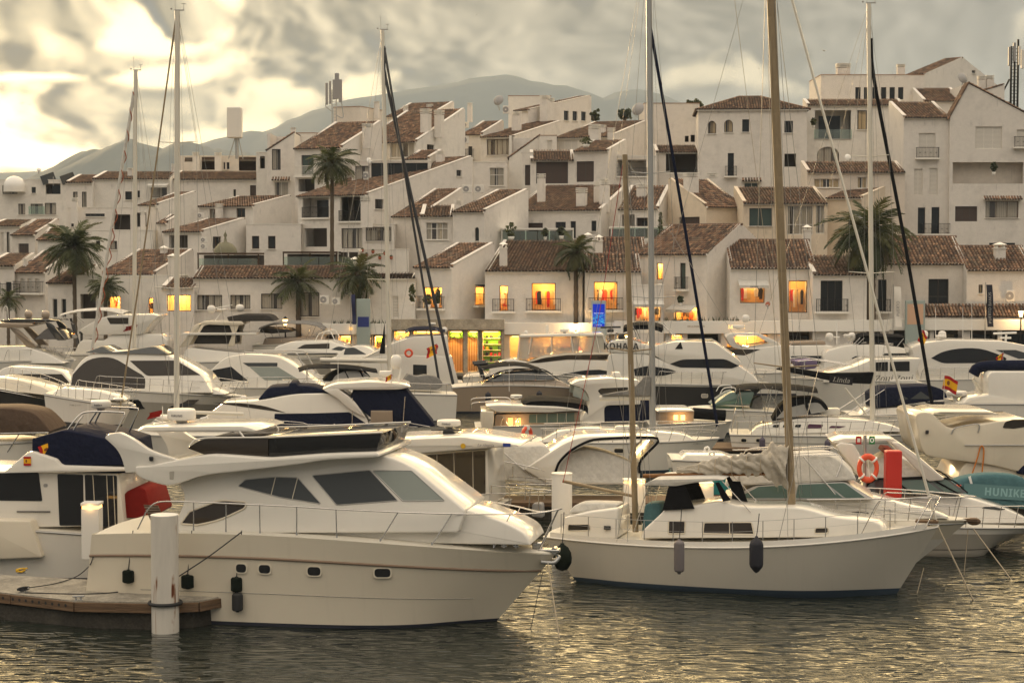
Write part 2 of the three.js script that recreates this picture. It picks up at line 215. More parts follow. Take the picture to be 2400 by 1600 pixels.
function mountain(name, d, ridge, seed, col, back) {
  const n = 260, rows = 26, x0 = ridge[0][0], x1 = ridge[ridge.length - 1][0], P = [], I = [];
  for (let i = 0; i <= n; i++) {
    const px = lerp(x0, x1, i / n); let k = 0; while (k < ridge.length - 2 && ridge[k + 1][0] < px) k++;
    const t = (px - ridge[k][0]) / (ridge[k + 1][0] - ridge[k][0]), s = t * t * (3 - 2 * t), py = lerp(lerp(ridge[k][1], ridge[k + 1][1], t), lerp(ridge[k][1], ridge[k + 1][1], s), 0.5) - 5 * (fbm(px * 0.05 + seed, 3.1, 4) - 0.5) - 3 * (vnoise(px * 0.35, seed) - 0.5);
    const top = at(px, py, d);
    for (let j = 0; j <= rows; j++) { const v = j / rows, dd = d - (1 - v) * d * 0.42, h = top.y * Math.pow(v, 1.25), gul = (fbm(px * 0.02 + seed, v * 5 + seed, 5) - 0.5) * 0.32 * top.y * v * (1 - v) * 2.2; P.push(top.x * (1 + (1 - v) * 0.02 * Math.sin(i * 0.35 + seed)), Math.max(2, h + gul), -dd); }
    P.push(top.x, -20, -d - back);
  }
  const m = rows + 2; for (let i = 0; i < n; i++) for (let j = 0; j <= rows; j++) { const a = i * m + j; I.push(a, a + m, a + 1, a + 1, a + m, a + m + 1); }
  const g = new THREE.BufferGeometry(); g.setAttribute('position', new THREE.Float32BufferAttribute(P, 3)); g.setIndex(I); g.computeVertexNormals(); g.setAttribute('uv', new THREE.Float32BufferAttribute(new Float32Array(P.length / 3 * 2).map((_, q) => P[(q >> 1) * 3 + (q & 1 ? 2 : 0)] / 400), 2));
  structure(name, g, M(...col, 0.95, { map: tConc }));
}
mountain('mountain', 6200, [[-2600, 470], [-1500, 440], [-600, 420], [200, 400], [430, 345], [540, 318], [584, 304], [622, 308], [683, 279], [737, 260], [799, 237], [865, 225], [973, 208], [1040, 196], [1118, 181], [1191, 176], [1245, 190], [1332, 202], [1370, 214], [1412, 229], [1457, 212], [1498, 208], [1540, 216], [1589, 236], [1640, 258], [1760, 285], [2000, 300], [2300, 330], [2700, 380], [3600, 440], [4800, 470]], 11.3, [0.06, 0.07, 0.05], 900);
mountain('mountain_ridge', 4300, [[-1500, 480], [-500, 470], [60, 430], [133, 394], [160, 376], [195, 353], [226, 348], [233, 352], [262, 338], [286, 328], [307, 326], [330, 334], [348, 342], [381, 348], [414, 334], [440, 330], [480, 345], [540, 352], [640, 372], [760, 400], [900, 440], [1100, 470]], 27.9, [0.07, 0.075, 0.05], 500);
scene.fog = new THREE.FogExp2(lin(0.66, 0.82, 1.0), 0.00013);
// ---------- houses ----------
const ZONE = { 0: [1, 0, 0], 1: [0.4144, 0, 150], 2: [0.4147, 600, 150], 3: [0.4147, 1100, 150], 4: [0.4782, 1600, 50], 5: [0.2976, 750, 720] };
const tileShades = [[0.115, 0.066, 0.042], [0.16, 0.092, 0.058], [0.085, 0.052, 0.036], [0.15, 0.10, 0.068], [0.06, 0.040, 0.03], [0.22, 0.135, 0.085], [0.12, 0.088, 0.064]];
function tiles(O, eU, eV, width, lenAt, seed) {      // rows of barrel tiles laid on one slope; lenAt(u) = [from, to] along the slope
  const r = rng(seed), eN = V().crossVectors(eU, eV).normalize(); if (eN.y < 0) eN.negate();
  const pos = [], nor = [], col = [], n = Math.max(2, Math.round(width / 0.27)), pitch = width / n, seg = 4, T = 0.43;
  const put = (p, q, c) => { pos.push(p.x, p.y, p.z); nor.push(q.x, q.y, q.z); col.push(...c); };
  for (let i = 0; i < n; i++) {
    const u = (i + 0.5) * pitch, [v0, v1] = lenAt(u); if (v1 - v0 < 0.1) continue;
    const k = Math.max(1, Math.round((v1 - v0) / T)), dv = (v1 - v0) / k, wob = (r() - 0.5) * 0.03;
    for (let j = 0; j < k; j++) {
      const base = tileShades[Math.floor(Math.pow(r(), 1.25) * tileShades.length)], b = 0.8 + r() * 0.5, c = [base[0] * b * 1.22, base[1] * b * 1.2, base[2] * b * 1.14], lift = 0.035 + r() * 0.022, side = (r() - 0.5) * 0.022, rr = pitch * 0.4;
      const ring = (v, h, rad) => { const o = []; for (let s = 0; s <= seg; s++) { const th = Math.PI * (s / seg), ca = Math.cos(th), sa = Math.sin(th); o.push([O.clone().addScaledVector(eU, u + side + wob - ca * rad).addScaledVector(eV, v).addScaledVector(eN, h + sa * rad * 1.05), V().addScaledVector(eU, -ca).addScaledVector(eN, sa + 0.2).normalize()]); } return o; };
      const A = ring(v0 + j * dv - 0.03, lift, rr * 1.06), B = ring(v0 + (j + 1) * dv, 0.012, rr * 0.9);
      for (let s = 0; s < seg; s++) for (const [p, q] of [[A, s], [A, s + 1], [B, s + 1], [A, s], [B, s + 1], [B, s]]) put(p[q][0], p[q][1], c);
      const mid = O.clone().addScaledVector(eU, u + side + wob).addScaledVector(eV, v0 + j * dv - 0.03).addScaledVector(eN, 0), nn = eV.clone().negate(), dk = [0.03, 0.02, 0.014];
      if (j === 0) for (let s = 0; s < seg; s++) { put(A[s][0], nn, dk); put(mid, nn, dk); put(A[s + 1][0], nn, dk); }
    }
  }
  const g = new THREE.BufferGeometry(); g.setAttribute('position', new THREE.Float32BufferAttribute(pos, 3)); g.setAttribute('normal', new THREE.Float32BufferAttribute(nor, 3)); g.setAttribute('color', new THREE.Float32BufferAttribute(col, 3));
  g.setAttribute('uv', new THREE.Float32BufferAttribute(new Float32Array(pos.length / 3 * 2).map((_, q) => pos[(q >> 1) * 3 + (q & 1)]), 2)); return g;
}
let roofSeed = 1;
function roofOf(root, planes, caps, extra) {          // planes: [O, eU, eV, width, lenAt, len]
  const s = new GB();
  for (const [O, eU, eV, w, lenAt, len] of planes) { const N = V().crossVectors(eU, eV).normalize(); if (N.y < 0) N.negate(); const nn = 12; for (let i = 0; i < nn; i++) { const a = w * i / nn, b = w * (i + 1) / nn, la = lenAt(Math.min(w - 1e-3, Math.max(1e-3, a))), lb = lenAt(Math.min(w - 1e-3, Math.max(1e-3, b))); if (la[1] - la[0] + lb[1] - lb[0] < 0.05) continue; const q = (u, v) => O.clone().addScaledVector(eU, u).addScaledVector(eV, v); s.quad(q(a, la[0]), q(b, lb[0]), q(b, lb[1]), q(a, la[1])); } }
  const roof = s.build('roof', MAT.underTile, root);
  const tg = planes.map(p => tiles(p[0], p[1], p[2], p[3], p[4], roofSeed++));
  mk('tile_covering', tg.length > 1 ? mergeGeometries(tg) : tg[0], MAT.tile, roof, 'stuff');
  if (caps.length) { const c = new GB(); for (const [a, b] of caps) { const L = a.distanceTo(b), n = Math.max(1, Math.round(L / 0.42)); for (let i = 0; i < n; i++) c.cyl(a.clone().lerp(b, i / n), a.clone().lerp(b, (i + 1) / n + 0.02), 0.12, 0.10, 7); } c.build('ridge_cap', MAT.ridge ||= M(0.13, 0.08, 0.055, 0.9), roof); }
  return roof;
}
function ironBalcony(root, x0, x1, y0, y1, z, mat = MAT.iron, out = 0.55, plain) {
  const b = new GB().box(x1 - x0 + 0.2, 0.14, out + 0.08, (x0 + x1) / 2, y0 - 0.07, z + out / 2).build('balcony_slab', MAT.trim, root), g = new GB(), n = Math.max(4, Math.round((x1 - x0) / 0.13)), zo = z + out - 0.05;
  for (let i = 0; i <= n; i++) { const x = lerp(x0, x1, i / n); g.box(0.022, y1 - y0, 0.022, x, (y0 + y1) / 2, zo); if (!plain && i % 4 === 2) g.add(new THREE.TorusGeometry(0.055, 0.012, 4, 8).translate(x, (y0 + y1) / 2, zo)); }
  for (const x of [x0, x1]) for (const k of [0.3, 0.65]) g.box(0.022, y1 - y0, 0.022, x, (y0 + y1) / 2, z + out * k);
  g.box(x1 - x0 + 0.03, 0.04, 0.05, (x0 + x1) / 2, y1, zo).box(x1 - x0, 0.03, 0.03, (x0 + x1) / 2, y0 + 0.1, zo); for (const x of [x0, x1]) g.box(0.04, 0.04, out, x, y1, z + out / 2);
  g.build('railing', mat, b); return b;
}
function glassBalustrade(root, x0, x1, y0, y1, z) {
  const n = Math.max(1, Math.round((x1 - x0) / 1.6)), r = new GB().box(x1 - x0, 0.05, 0.06, (x0 + x1) / 2, y0, z).build('balustrade', MAT.steelDull, root);
  for (let i = 0; i < n; i++) mk('glass_panel', new GB().box((x1 - x0) / n - 0.05, y1 - y0, 0.015, lerp(x0, x1, (i + 0.5) / n), (y0 + y1) / 2 + 0.03, z).geo(), MAT.balGlass ||= M(0.82, 0.9, 0.86, 0.04, { transmission: 0.92, thickness: 0 }), r);
}
const lightsOn = [];
function litRoom(root, x0, x1, y0, y1, z, depth, o = {}) {   // a lit room behind an opening: walls, floor, a lamp on the ceiling, goods
  const w = x1 - x0, h = y1 - y0, cx = (x0 + x1) / 2, m = o.wall || MAT.shopWall, t = 0.08, zb = z - depth;
  const room = new GB().box(w + 0.5, h + 0.3, t, cx, (y0 + y1) / 2, zb - t / 2).box(t, h + 0.3, depth, x0 - 0.2, (y0 + y1) / 2, z - depth / 2).box(t, h + 0.3, depth, x1 + 0.2, (y0 + y1) / 2, z - depth / 2).box(w + 0.5, t, depth, cx, y1 + 0.12, z - depth / 2).box(w + 0.5, t, depth, cx, y0 - 0.06, z - depth / 2).build('shop_interior', m, root);
  const rr = rng(Math.floor((root.position.x + x0) * 97) + 900);
  const kind = o.goods || 'clothes';
  if (kind === 'clothes') {
    const yr = y0 + h * 0.72; new GB().cyl([x0, yr, zb + 0.5], [x1, yr, zb + 0.5], 0.02).build('rail', MAT.steelDull, room);
    const cols = [MAT.red, MAT.white, MAT.blackPlastic, MAT.yellow, MAT.brownCloth, MAT.curtainWarm, MAT.orange]; const n = Math.max(3, Math.round(w / 0.2));
    for (let i = 0; i < n; i++) { const x = lerp(x0 + 0.1, x1 - 0.1, (i + 0.5) / n) + (rr() - 0.5) * 0.1, L = h * (0.3 + rr() * 0.3), ww = 0.1 + rr() * 0.13; if (rr() < 0.25) continue; mk('garment', new GB().ext([[x - ww * 0.4, 0], [x + ww * 0.4, 0], [x + ww, -0.16], [x + ww * 0.7, -L], [x - ww * 0.7, -L], [x - ww, -0.16]], 0.07, 0, yr - 0.05, zb + 0.45 + rr() * 0.1).geo(), cols[Math.floor(rr() * cols.length)], room); }
  } else if (kind === 'shelves') {
    const n = Math.max(2, Math.round(h / 0.5)); new GB().box(w * 0.98, h, 0.04, cx, (y0 + y1) / 2, zb + 0.04).build('back_panel', o.panel || MAT.green, room);
    for (let i = 0; i < n; i++) { const y = y0 + 0.25 + i * (h - 0.3) / n; mk('shelf', new GB().box(w * 0.96, 0.04, 0.3, cx, y, zb + 0.22).geo(), MAT.white, room); const k = Math.round(w / 0.32); for (let q = 0; q < k; q++) if (rr() < 0.72) { const hh = 0.12 + rr() * 0.18; mk('bag', new GB().rbox(0.16 + rr() * 0.1, hh, 0.12, x0 + (q + 0.5) * w / k, y + 0.02 + hh / 2, zb + 0.24, 0.03).geo(), [MAT.blackPlastic, MAT.brownCloth, MAT.white, MAT.yellow, MAT.red, MAT.tealCloth][Math.floor(rr() * 6)], room); } }
  } else if (kind === 'slats') { const n = Math.round(w / 0.2); for (let i = 0; i < n; i++) mk('slat', new GB().box(0.07, h, 0.06, x0 + (i + 0.5) * w / n, (y0 + y1) / 2, zb + 0.1).geo(), MAT.slatWood ||= M(0.5, 0.26, 0.07, 0.7), room); const gr = new GB(); for (let i = 0; i < 14; i++) gr.sph(0.16 + rr() * 0.12, x0 + rr() * w, y1 - rr() * 0.4, zb + 0.25 + rr() * 0.3, 1, 0.8, 0.7, 7); gr.build('hanging_foliage', MAT.leafBright ||= M(0.10, 0.28, 0.03, 0.8), room); }
  const lw = Math.max(0.3, w * 0.7), lamp = mk('ceiling_lamp', new GB().box(lw, 0.05, 0.3, cx, y1 + 0.03, z - depth * 0.45).geo(), glow(1, 0.62, 0.22, o.glow || 5), room);
  const L = new THREE.PointLight(lin(1, 0.56, 0.17), (o.power || 9) * Math.max(1, w * 0.5)); L.position.set(cx, y1 - 0.15, z - depth * 0.45); L.castShadow = true; L.shadow.radius = 6; L.name = 'shop_lamp'; room.add(L);
  return room;
}
function house(s) {
  const [zk, zx, zy] = ZONE[s.z || 0], X = (x) => x * zk + zx, Y = (y) => y * zk + zy, d = s.d * 1.107, th = (s.yaw || 0) * Math.PI / 180, c = Math.cos(th), sn = Math.sin(th);
  const pyM = Y(s.ye), xa = (px, dd) => at(px, pyM, dd).x / dd, a0 = xa(X(s.x0), d), a1 = xa(X(s.x1), d);
  // the corner nearest the camera stands at depth d: front right for a front turned left (yaw < 0), else front left
  const eX = V(c, 0, -sn), eZ = V(sn, 0, c), near = th < 0 ? V(a1 * d, 0, -d) : V(a0 * d, 0, -d); let w, FL;
  { let lo = 0.1, hi = 70; const sg = th < 0 ? -1 : 1, goal = th < 0 ? a0 : a1; for (let i = 0; i < 50; i++) { const m = (lo + hi) / 2, p = near.clone().addScaledVector(eX, sg * m); if (sg * (p.x / -p.z - goal) < 0) lo = m; else hi = m; } w = (lo + hi) / 2; FL = th < 0 ? near.clone().addScaledVector(eX, -w) : near.clone(); }
  const corner = th < 0 ? FL.clone().addScaledVector(eX, w) : FL.clone();
  let dep = s.dep || 7;
  if (s.x2 !== undefined) { const a2 = xa(X(s.x2), d); let lo = 0.2, hi = 40; const pr = (q) => { const p = corner.clone().addScaledVector(eZ, -q); return p.x / -p.z; }; for (let i = 0; i < 50; i++) { const m = (lo + hi) / 2; if ((th < 0) === (pr(m) < a2)) lo = m; else hi = m; } dep = Math.max(2.2, Math.min(22, (lo + hi) / 2)); }
  const yAt = (py, p) => at(1200, py, -p.z).y;
  const ye = yAt(Y(s.ye), corner), base = s.yb !== undefined ? yAt(Y(s.yb), corner) : terrain(-corner.z) - 0.3, H = ye - base;
  const root = thing(s.name || 'white_house', s.label, s.cat || 'house', [FL.x, base, FL.z], th, s.group);
  const wallM = s.mat || MAT.stucco[s.m || 0], T = 0.28, type = s.roof || 'shed';
  const backP = corner.clone().addScaledVector(eZ, type === 'gable' || type === 'hip' ? -dep / 2 : -dep);
  let rise = s.rise !== undefined ? s.rise : s.yr !== undefined ? Math.max(0.2, yAt(Y(s.yr), backP) - ye) : 1.5;
  const local = (px, py, plane) => { const o = V(0, EYE, 0), dir = at(X(px), Y(py), 1).sub(o), n = plane === 's' ? eX : eZ, P0 = plane === 's' ? (th < 0 ? FL.clone().addScaledVector(eX, w) : FL) : FL; const t = (n.dot(P0) - n.dot(o)) / n.dot(dir), q = o.addScaledVector(dir, t).sub(FL); return [plane === 's' ? -eZ.dot(q) : eX.dot(q), q.y - base]; };
  // wall outlines
  const hk = s.dl !== undefined ? yAt(Y(s.dl), FL) - base : null;      // height of the left end of a sloped front
  const frontTop = type === 'shedR' ? [[w, H], [0, hk ?? H - rise]] : type === 'shedL' ? [[w, hk ?? H - rise], [0, H]] : type === 'gableF' ? [[w, H], [w * (s.pk ?? 0.5), H + rise], [0, H]] : [[w, H], [0, H]];
  const sideTop = type === 'shed' ? [[dep, H + rise], [0, H]] : type === 'gable' ? [[dep, H], [dep / 2, H + rise], [0, H]] : [[dep, H], [0, H]];
  const holes = { f: [], s: [] }, wins = (s.wins || []).map(q => ({ p: q[4]?.includes('s') ? 's' : 'f', a: local(q[0], q[1], q[4]?.includes('s') ? 's' : 'f'), b: local(q[2], q[3], q[4]?.includes('s') ? 's' : 'f'), k: q[4] || 'D', o: q[5] || {} }));
  for (const q of wins) {
    const maxU = (q.p === 's' ? dep : w) - 0.25; let x0 = Math.max(0.3, Math.min(q.a[0], q.b[0])), x1 = Math.min(maxU, Math.max(q.a[0], q.b[0])), y1 = q.a[1], y0 = Math.max(0.05, q.b[1]);
    Object.assign(q, { x0, x1, y0, y1, ok: x1 - x0 > 0.12 && y1 - y0 > 0.12 }); if (!q.ok || q.k.includes('F')) continue;
    if (q.k.includes('a')) { const r = Math.min((x1 - x0) / 2, (y1 - y0) * 0.35), P = [[x0, y0], [x1, y0]]; for (let i = 0; i <= 10; i++) { const t = Math.PI * i / 10; P.push([(x0 + x1) / 2 + Math.cos(t) * (x1 - x0) / 2, y1 - r + Math.sin(t) * r]); } holes[q.p].push(P); }
    else holes[q.p].push([[x0, y0], [x1, y0], [x1, y1], [x0, y1]]);
  }
  const par = s.par ?? (type === 'shed' || type === 'gable' ? 0.14 : 0), up = (t) => t.map(([x, y]) => [x, y + par]);
  mk('front_wall', new GB().ext([[0, 0], [w, 0], ...frontTop], T, 0, 0, -T, holes.f).geo(), wallM, root);
  const sideG = (x, hs) => { const g = new GB().ext([[T, 0], [dep - T, 0], ...up(sideTop).map(([u, y]) => [Math.min(dep - T, Math.max(T, u)), y])], T, 0, 0, 0, hs).geo(); g.applyMatrix4(new THREE.Matrix4().makeBasis(V(0, 0, -1), V(0, 1, 0), V(1, 0, 0)).setPosition(x, 0, 0)); return boxUV(g); };
  mk('side_wall', sideG(w - T, th < 0 ? holes.s : []), wallM, root); mk('side_wall', sideG(0, th >= 0 ? holes.s : []), wallM, root);
  const bh = type === 'shed' ? H + rise : H; mk('back_wall', new GB().box(w, bh, T, w / 2, bh / 2, -dep + T / 2).geo(), wallM, root);
  // roof
  const ov = s.ov ?? 0.28, all = (L) => () => [0, L];
  if (type === 'shed') { const L = Math.hypot(dep, rise), eV = V(0, rise / L, -dep / L); roofOf(root, [[V(0, H + 0.03, 0).addScaledVector(eV, -ov), V(1, 0, 0), eV, w, all(L + ov - 0.05)]], []); new GB().box(w, 0.16, 0.16, w / 2, H - 0.04, 0.09).build('eave', MAT.trim, root); if (par) new GB().add(new GB().box(Math.hypot(dep - 2 * T, rise * (dep - 2 * T) / dep), 0.07, T + 0.06, 0, 0, 0).geo(), new THREE.Matrix4().makeBasis(eV, V(0, dep / L, rise / L), V(1, 0, 0)).setPosition(th < 0 ? w - T / 2 : T / 2, H + rise / 2 + par + 0.02, -dep / 2)).build('coping', wallM, root); }
  else if (type === 'gable') { const L = Math.hypot(dep / 2, rise), a = V(0, rise / L, -dep / 2 / L), b = V(0, rise / L, dep / 2 / L); roofOf(root, [[V(0, H + 0.03, 0).addScaledVector(a, -ov), V(1, 0, 0), a, w, all(L + ov)], [V(w, H + 0.03, -dep).addScaledVector(b, -ov), V(-1, 0, 0), b, w, all(L + ov)]], [[V(0, H + rise + 0.06, -dep / 2), V(w, H + rise + 0.06, -dep / 2)]]); new GB().box(w, 0.16, 0.16, w / 2, H - 0.04, 0.09).build('eave', MAT.trim, root); }
  else if (type === 'hip') { const run = Math.min(dep / 2, w / 2), L = Math.hypot(run, rise), W = w + 2 * ov, D2 = dep + 2 * ov, k = L / run, RN = run + ov; const tr = (wd) => (u) => [0, k * Math.min(RN, u, wd - u)]; const v = (x, z) => V(x * run / L, rise / L, z * run / L), y = H - ov * rise / run + 0.05; roofOf(root, [[V(-ov, y, ov), V(1, 0, 0), v(0, -1), W, tr(W)], [V(w + ov, y, ov), V(0, 0, -1), v(-1, 0), D2, tr(D2)], [V(-ov, y, -dep - ov), V(0, 0, 1), v(1, 0), D2, tr(D2)], [V(w + ov, y, -dep - ov), V(-1, 0, 0), v(0, 1), W, tr(W)]], [[V(-ov, y, ov), V(run, H + rise, -run)], [V(w + ov, y, ov), V(w - run, H + rise, -run)], [V(run, H + rise, -dep / 2), V(w - run, H + rise, -dep / 2)]]); new GB().box(w + 2 * ov - 0.1, 0.14, 0.12, w / 2, H - 0.09, ov - 0.1).build('eave', MAT.trim, root); }
  else if (type === 'gableF') { const pk = s.pk ?? 0.5, l = w * pk, r2 = w - l, L1 = Math.hypot(l, rise), L2 = Math.hypot(r2, rise), a = V(l / L1, rise / L1, 0), b = V(-r2 / L2, rise / L2, 0); roofOf(root, [[V(0, H + 0.05, -dep).addScaledVector(a, -ov), V(0, 0, 1), a, dep + 0.1, all(L1 + ov)], [V(w, H + 0.05, 0.1).addScaledVector(b, -ov), V(0, 0, -1), b, dep + 0.1, all(L2 + ov)]], [[V(l, H + rise + 0.08, 0.1), V(l, H + rise + 0.08, -dep)]]); }
  else if (type === 'shedR' || type === 'shedL') { const hl = hk ?? H - rise, L = Math.hypot(w, H - hl), a = type === 'shedR' ? V(w / L, (H - hl) / L, 0) : V(-w / L, (H - hl) / L, 0); roofOf(root, [[(type === 'shedR' ? V(0, hl + 0.05, -dep) : V(w, hl + 0.05, 0.06)).addScaledVector(a, -0.1), V(0, 0, type === 'shedR' ? 1 : -1), a, dep + 0.06, all(L + 0.1)]], []); }
  else { const pa = s.pa ?? 0.45; const rf = new GB().box(w - 2 * T, 0.2, dep - 2 * T, w / 2, H - pa, -dep / 2).build('roof', MAT.paving, root); const cg = new GB().box(w + 0.08, 0.06, T + 0.08, w / 2, H + 0.03, -T / 2).box(T + 0.08, 0.06, dep - T, T / 2, H + 0.032, -dep / 2 - T / 2 - 0.04).box(T + 0.08, 0.06, dep - T, w - T / 2, H + 0.032, -dep / 2 - T / 2 - 0.04); cg.build('coping', s.cop ? MAT.coping : MAT.trim, root); }
  // windows
  for (const q of wins) if (q.ok) opening(root, q, q.p === 'f' ? null : th < 0 ? w : 0, th, dep);
  for (const [px, y0, y1, wp, back, kind] of s.chim || []) chimney(root, local, px, y0, y1, wp * zk * d / F, back ?? 2, eZ, d, kind);
  return { root, w, dep, H, base, rise, local, eX, eZ, FL, th };
}
function opening(root, q, side, th, dep) {
  if (side === 0) { const t = q.x0; q.x0 = -q.x1; q.x1 = -t; }
  const { x0, x1, y0, y1, k, o } = q, w = x1 - x0, h = y1 - y0, cx = (x0 + x1) / 2, cy = (y0 + y1) / 2, fz = -0.17;
  const fm = k.includes('S') ? MAT.blindWhite : k.includes('w') ? MAT.frameWhite : k.includes('W') ? MAT.frameWood : MAT.frameDark, t = o.t || 0.06, g = new GB();
  g.box(w, t, 0.06, cx, y0 + t / 2, fz).box(w, t, 0.06, cx, y1 - t / 2, fz).box(t, h - 2 * t, 0.058, x0 + t / 2, cy, fz).box(t, h - 2 * t, 0.058, x1 - t / 2, cy, fz);
  const m = o.m || (w > 1.3 ? Math.round(w / 0.8) : w > 0.8 ? 2 : 1); if (!k.includes('O') && !k.includes('L')) for (let i = 1; i < m; i++) g.box(t * 0.9, h - 2 * t, 0.05, lerp(x0, x1, i / m), cy, fz); if (o.h) g.box(w - 2 * t, t, 0.048, cx, y0 + h * o.h, fz);
  const win = k.includes('O') ? null : g.build('window', fm, root), par = win || root;
  const add = [];
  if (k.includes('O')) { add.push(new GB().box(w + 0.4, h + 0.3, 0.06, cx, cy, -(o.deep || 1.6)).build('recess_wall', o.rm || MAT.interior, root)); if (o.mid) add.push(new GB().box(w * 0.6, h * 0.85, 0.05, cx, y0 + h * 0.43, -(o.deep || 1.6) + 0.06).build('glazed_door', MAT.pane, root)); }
  else if (k.includes('L')) { add.push(win, litRoom(root, x0, x1, y0, y1, -0.3, o.deep || 1.5, o)); mk('pane', new GB().box(w - 2 * t, h - 2 * t, 0.012, cx, cy, fz - 0.012).geo(), MAT.paneClear, win); }
  else if (k.includes('B') || k.includes('S')) { const n = Math.max(3, Math.round(h / 0.12)), b = new GB(); for (let i = 0; i < n; i++) b.box(w - 2 * t, h / n * 0.86, 0.03, cx, y0 + (i + 0.5) * h / n, fz + 0.02 - (k.includes('S') ? 0.0 : 0.02)); add.push(win); b.build('shutter', k.includes('B') ? MAT.blindBrown : MAT.blindWhite, win); mk('pane', new GB().box(w - 2 * t, h - 2 * t, 0.012, cx, cy, fz - 0.022).geo(), MAT.pane, win); }
  else {
    add.push(win);
    const curt = k.includes('C') ? MAT.curtain : k.includes('Y') ? MAT.curtainWarm : null;
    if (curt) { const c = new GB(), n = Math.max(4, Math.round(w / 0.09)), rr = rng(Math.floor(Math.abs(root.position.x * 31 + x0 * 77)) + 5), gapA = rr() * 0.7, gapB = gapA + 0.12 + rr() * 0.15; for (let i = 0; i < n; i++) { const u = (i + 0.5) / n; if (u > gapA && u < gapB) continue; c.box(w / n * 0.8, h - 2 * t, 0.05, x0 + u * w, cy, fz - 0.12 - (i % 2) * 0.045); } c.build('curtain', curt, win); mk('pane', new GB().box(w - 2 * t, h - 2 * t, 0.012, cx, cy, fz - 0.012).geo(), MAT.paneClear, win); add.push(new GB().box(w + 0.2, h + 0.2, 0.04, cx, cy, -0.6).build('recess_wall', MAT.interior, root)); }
    else mk('pane', new GB().box(w - 2 * t, h - 2 * t, 0.012, cx, cy, fz - 0.012).geo(), k.includes('G') ? MAT.paneGreen : MAT.pane, win);
    if (!o.nosill && h < 2) mk('sill', new GB().box(w + 0.14, 0.06, 0.2, cx, y0 - 0.025, 0.02).geo(), MAT.trim, win);
  }
  if (o.b) { const bx0 = o.bx ? q.bx0 : x0 - (o.e ?? 0.25), bx1 = x1 + (o.e ?? 0.25); const bal = o.b === 'g' ? glassBalustrade(root, bx0, bx1, y0, y0 + 0.95, 0.06) : ironBalcony(root, bx0, bx1, y0 - 0.03, y0 + (o.bh || 0.95), 0, o.b === 'w' ? MAT.trim : MAT.iron, o.out ?? 0.5); if (bal) add.push(bal); }
  if (o.hood) { const hw = w + 0.5; const hd = new GB().ext([[0, 0], [0, 0.32], [0.5, 0]], hw).geo(); hd.applyMatrix4(new THREE.Matrix4().makeBasis(V(0, 0, 1), V(0, 1, 0), V(-1, 0, 0)).setPosition(cx + hw / 2, y1 + 0.1, 0.005)); const hm = mk('hood', boxUV(hd), MAT.trim, root); const eV = V(0, 0.54, -0.84); mk('tile_covering', tiles(V(cx - hw / 2, y1 + 0.1, 0.54), V(1, 0, 0), eV, hw, () => [0, 0.62], roofSeed++), MAT.tile, hm, 'stuff'); add.push(hm); }
  if (o.awn) { const aw = w + 0.4, drop = o.awn; const a = new GB().ext([[0, 0], [0, 0.03], [1.0, -drop + 0.03], [1.0, -drop - 0.2], [0.98, -drop - 0.2], [0.98, -drop]], aw).geo(); a.applyMatrix4(new THREE.Matrix4().makeBasis(V(0, 0, 1), V(0, 1, 0), V(-1, 0, 0)).setPosition(cx + aw / 2, y1 + 0.12, 0.02)); const am = mk('awning', boxUV(a), o.awm || MAT.whiteCloth, root); add.push(am); if (o.text) { const tw = aw * 0.5; mk('lettering', new THREE.PlaneGeometry(tw, 0.16).translate(cx, y1 + 0.12 - drop - 0.1, 1.025), new THREE.MeshStandardMaterial({ transparent: true, map: letters(o.text, tw, 0.16, 'bold #px sans-serif', o.fg || '#333', o.bg || '#d8d0c4'), roughness: 0.9 }), am); } }
  if (side !== null) { const mt = side === 0 ? new THREE.Matrix4().makeBasis(V(0, 0, 1), V(0, 1, 0), V(-1, 0, 0)) : new THREE.Matrix4().makeBasis(V(0, 0, -1), V(0, 1, 0), V(1, 0, 0)).setPosition(side, 0, 0); for (const m2 of add) if (m2) m2.applyMatrix4(mt); }
}
function chimney(root, local, px, y0, y1, w, back, eZ, d, kind) {
  // back: metres behind the front; the picture position is carried back along the view
  const a = local(px, y1, 'f'), b = local(px, y0, 'f'), k = 1 + back / d, top = lerp(0, b[1], 1), base = a[1] - 0.6, h = (b[1] - a[1]) * k, x = a[0], g = new GB();
  const yb = a[1] + (a[1] + root.position.y - EYE) * (k - 1), yt = b[1] + (b[1] + root.position.y - EYE) * (k - 1), cap = Math.min(0.5, h * 0.3);
  g.box(w, yt - cap - yb + 1.2, w * 0.85, x, (yt - cap + yb - 1.2) / 2, -back);
  const ch = g.build('chimney', MAT.stucco[0], root);
  const c = new GB(); if (kind === 'hat') { c.box(w * 1.15, 0.08, w, x, yt - cap + 0.04, -back); for (const sx of [-1, 1]) for (const sz of [-1, 1]) c.box(w * 0.2, cap - 0.2, w * 0.2, x + sx * w * 0.35, yt - cap / 2 - 0.03, -back + sz * w * 0.3); c.add(new THREE.ConeGeometry(w * 0.85, 0.22, 4).rotateY(Math.PI / 4).translate(x, yt - 0.04, -back)); }
  else { const n = 3; c.box(w * 0.6, cap, w * 0.5, x, yt - cap / 2, -back); for (let i = 0; i < n; i++) c.box(w * 1.08, cap / n * 0.45, w * 0.95, x, yt - cap + (i + 0.75) * cap / n, -back); }
  c.build('chimney_cap', kind === 'hat' ? MAT.trim : MAT.trim, ch);
}
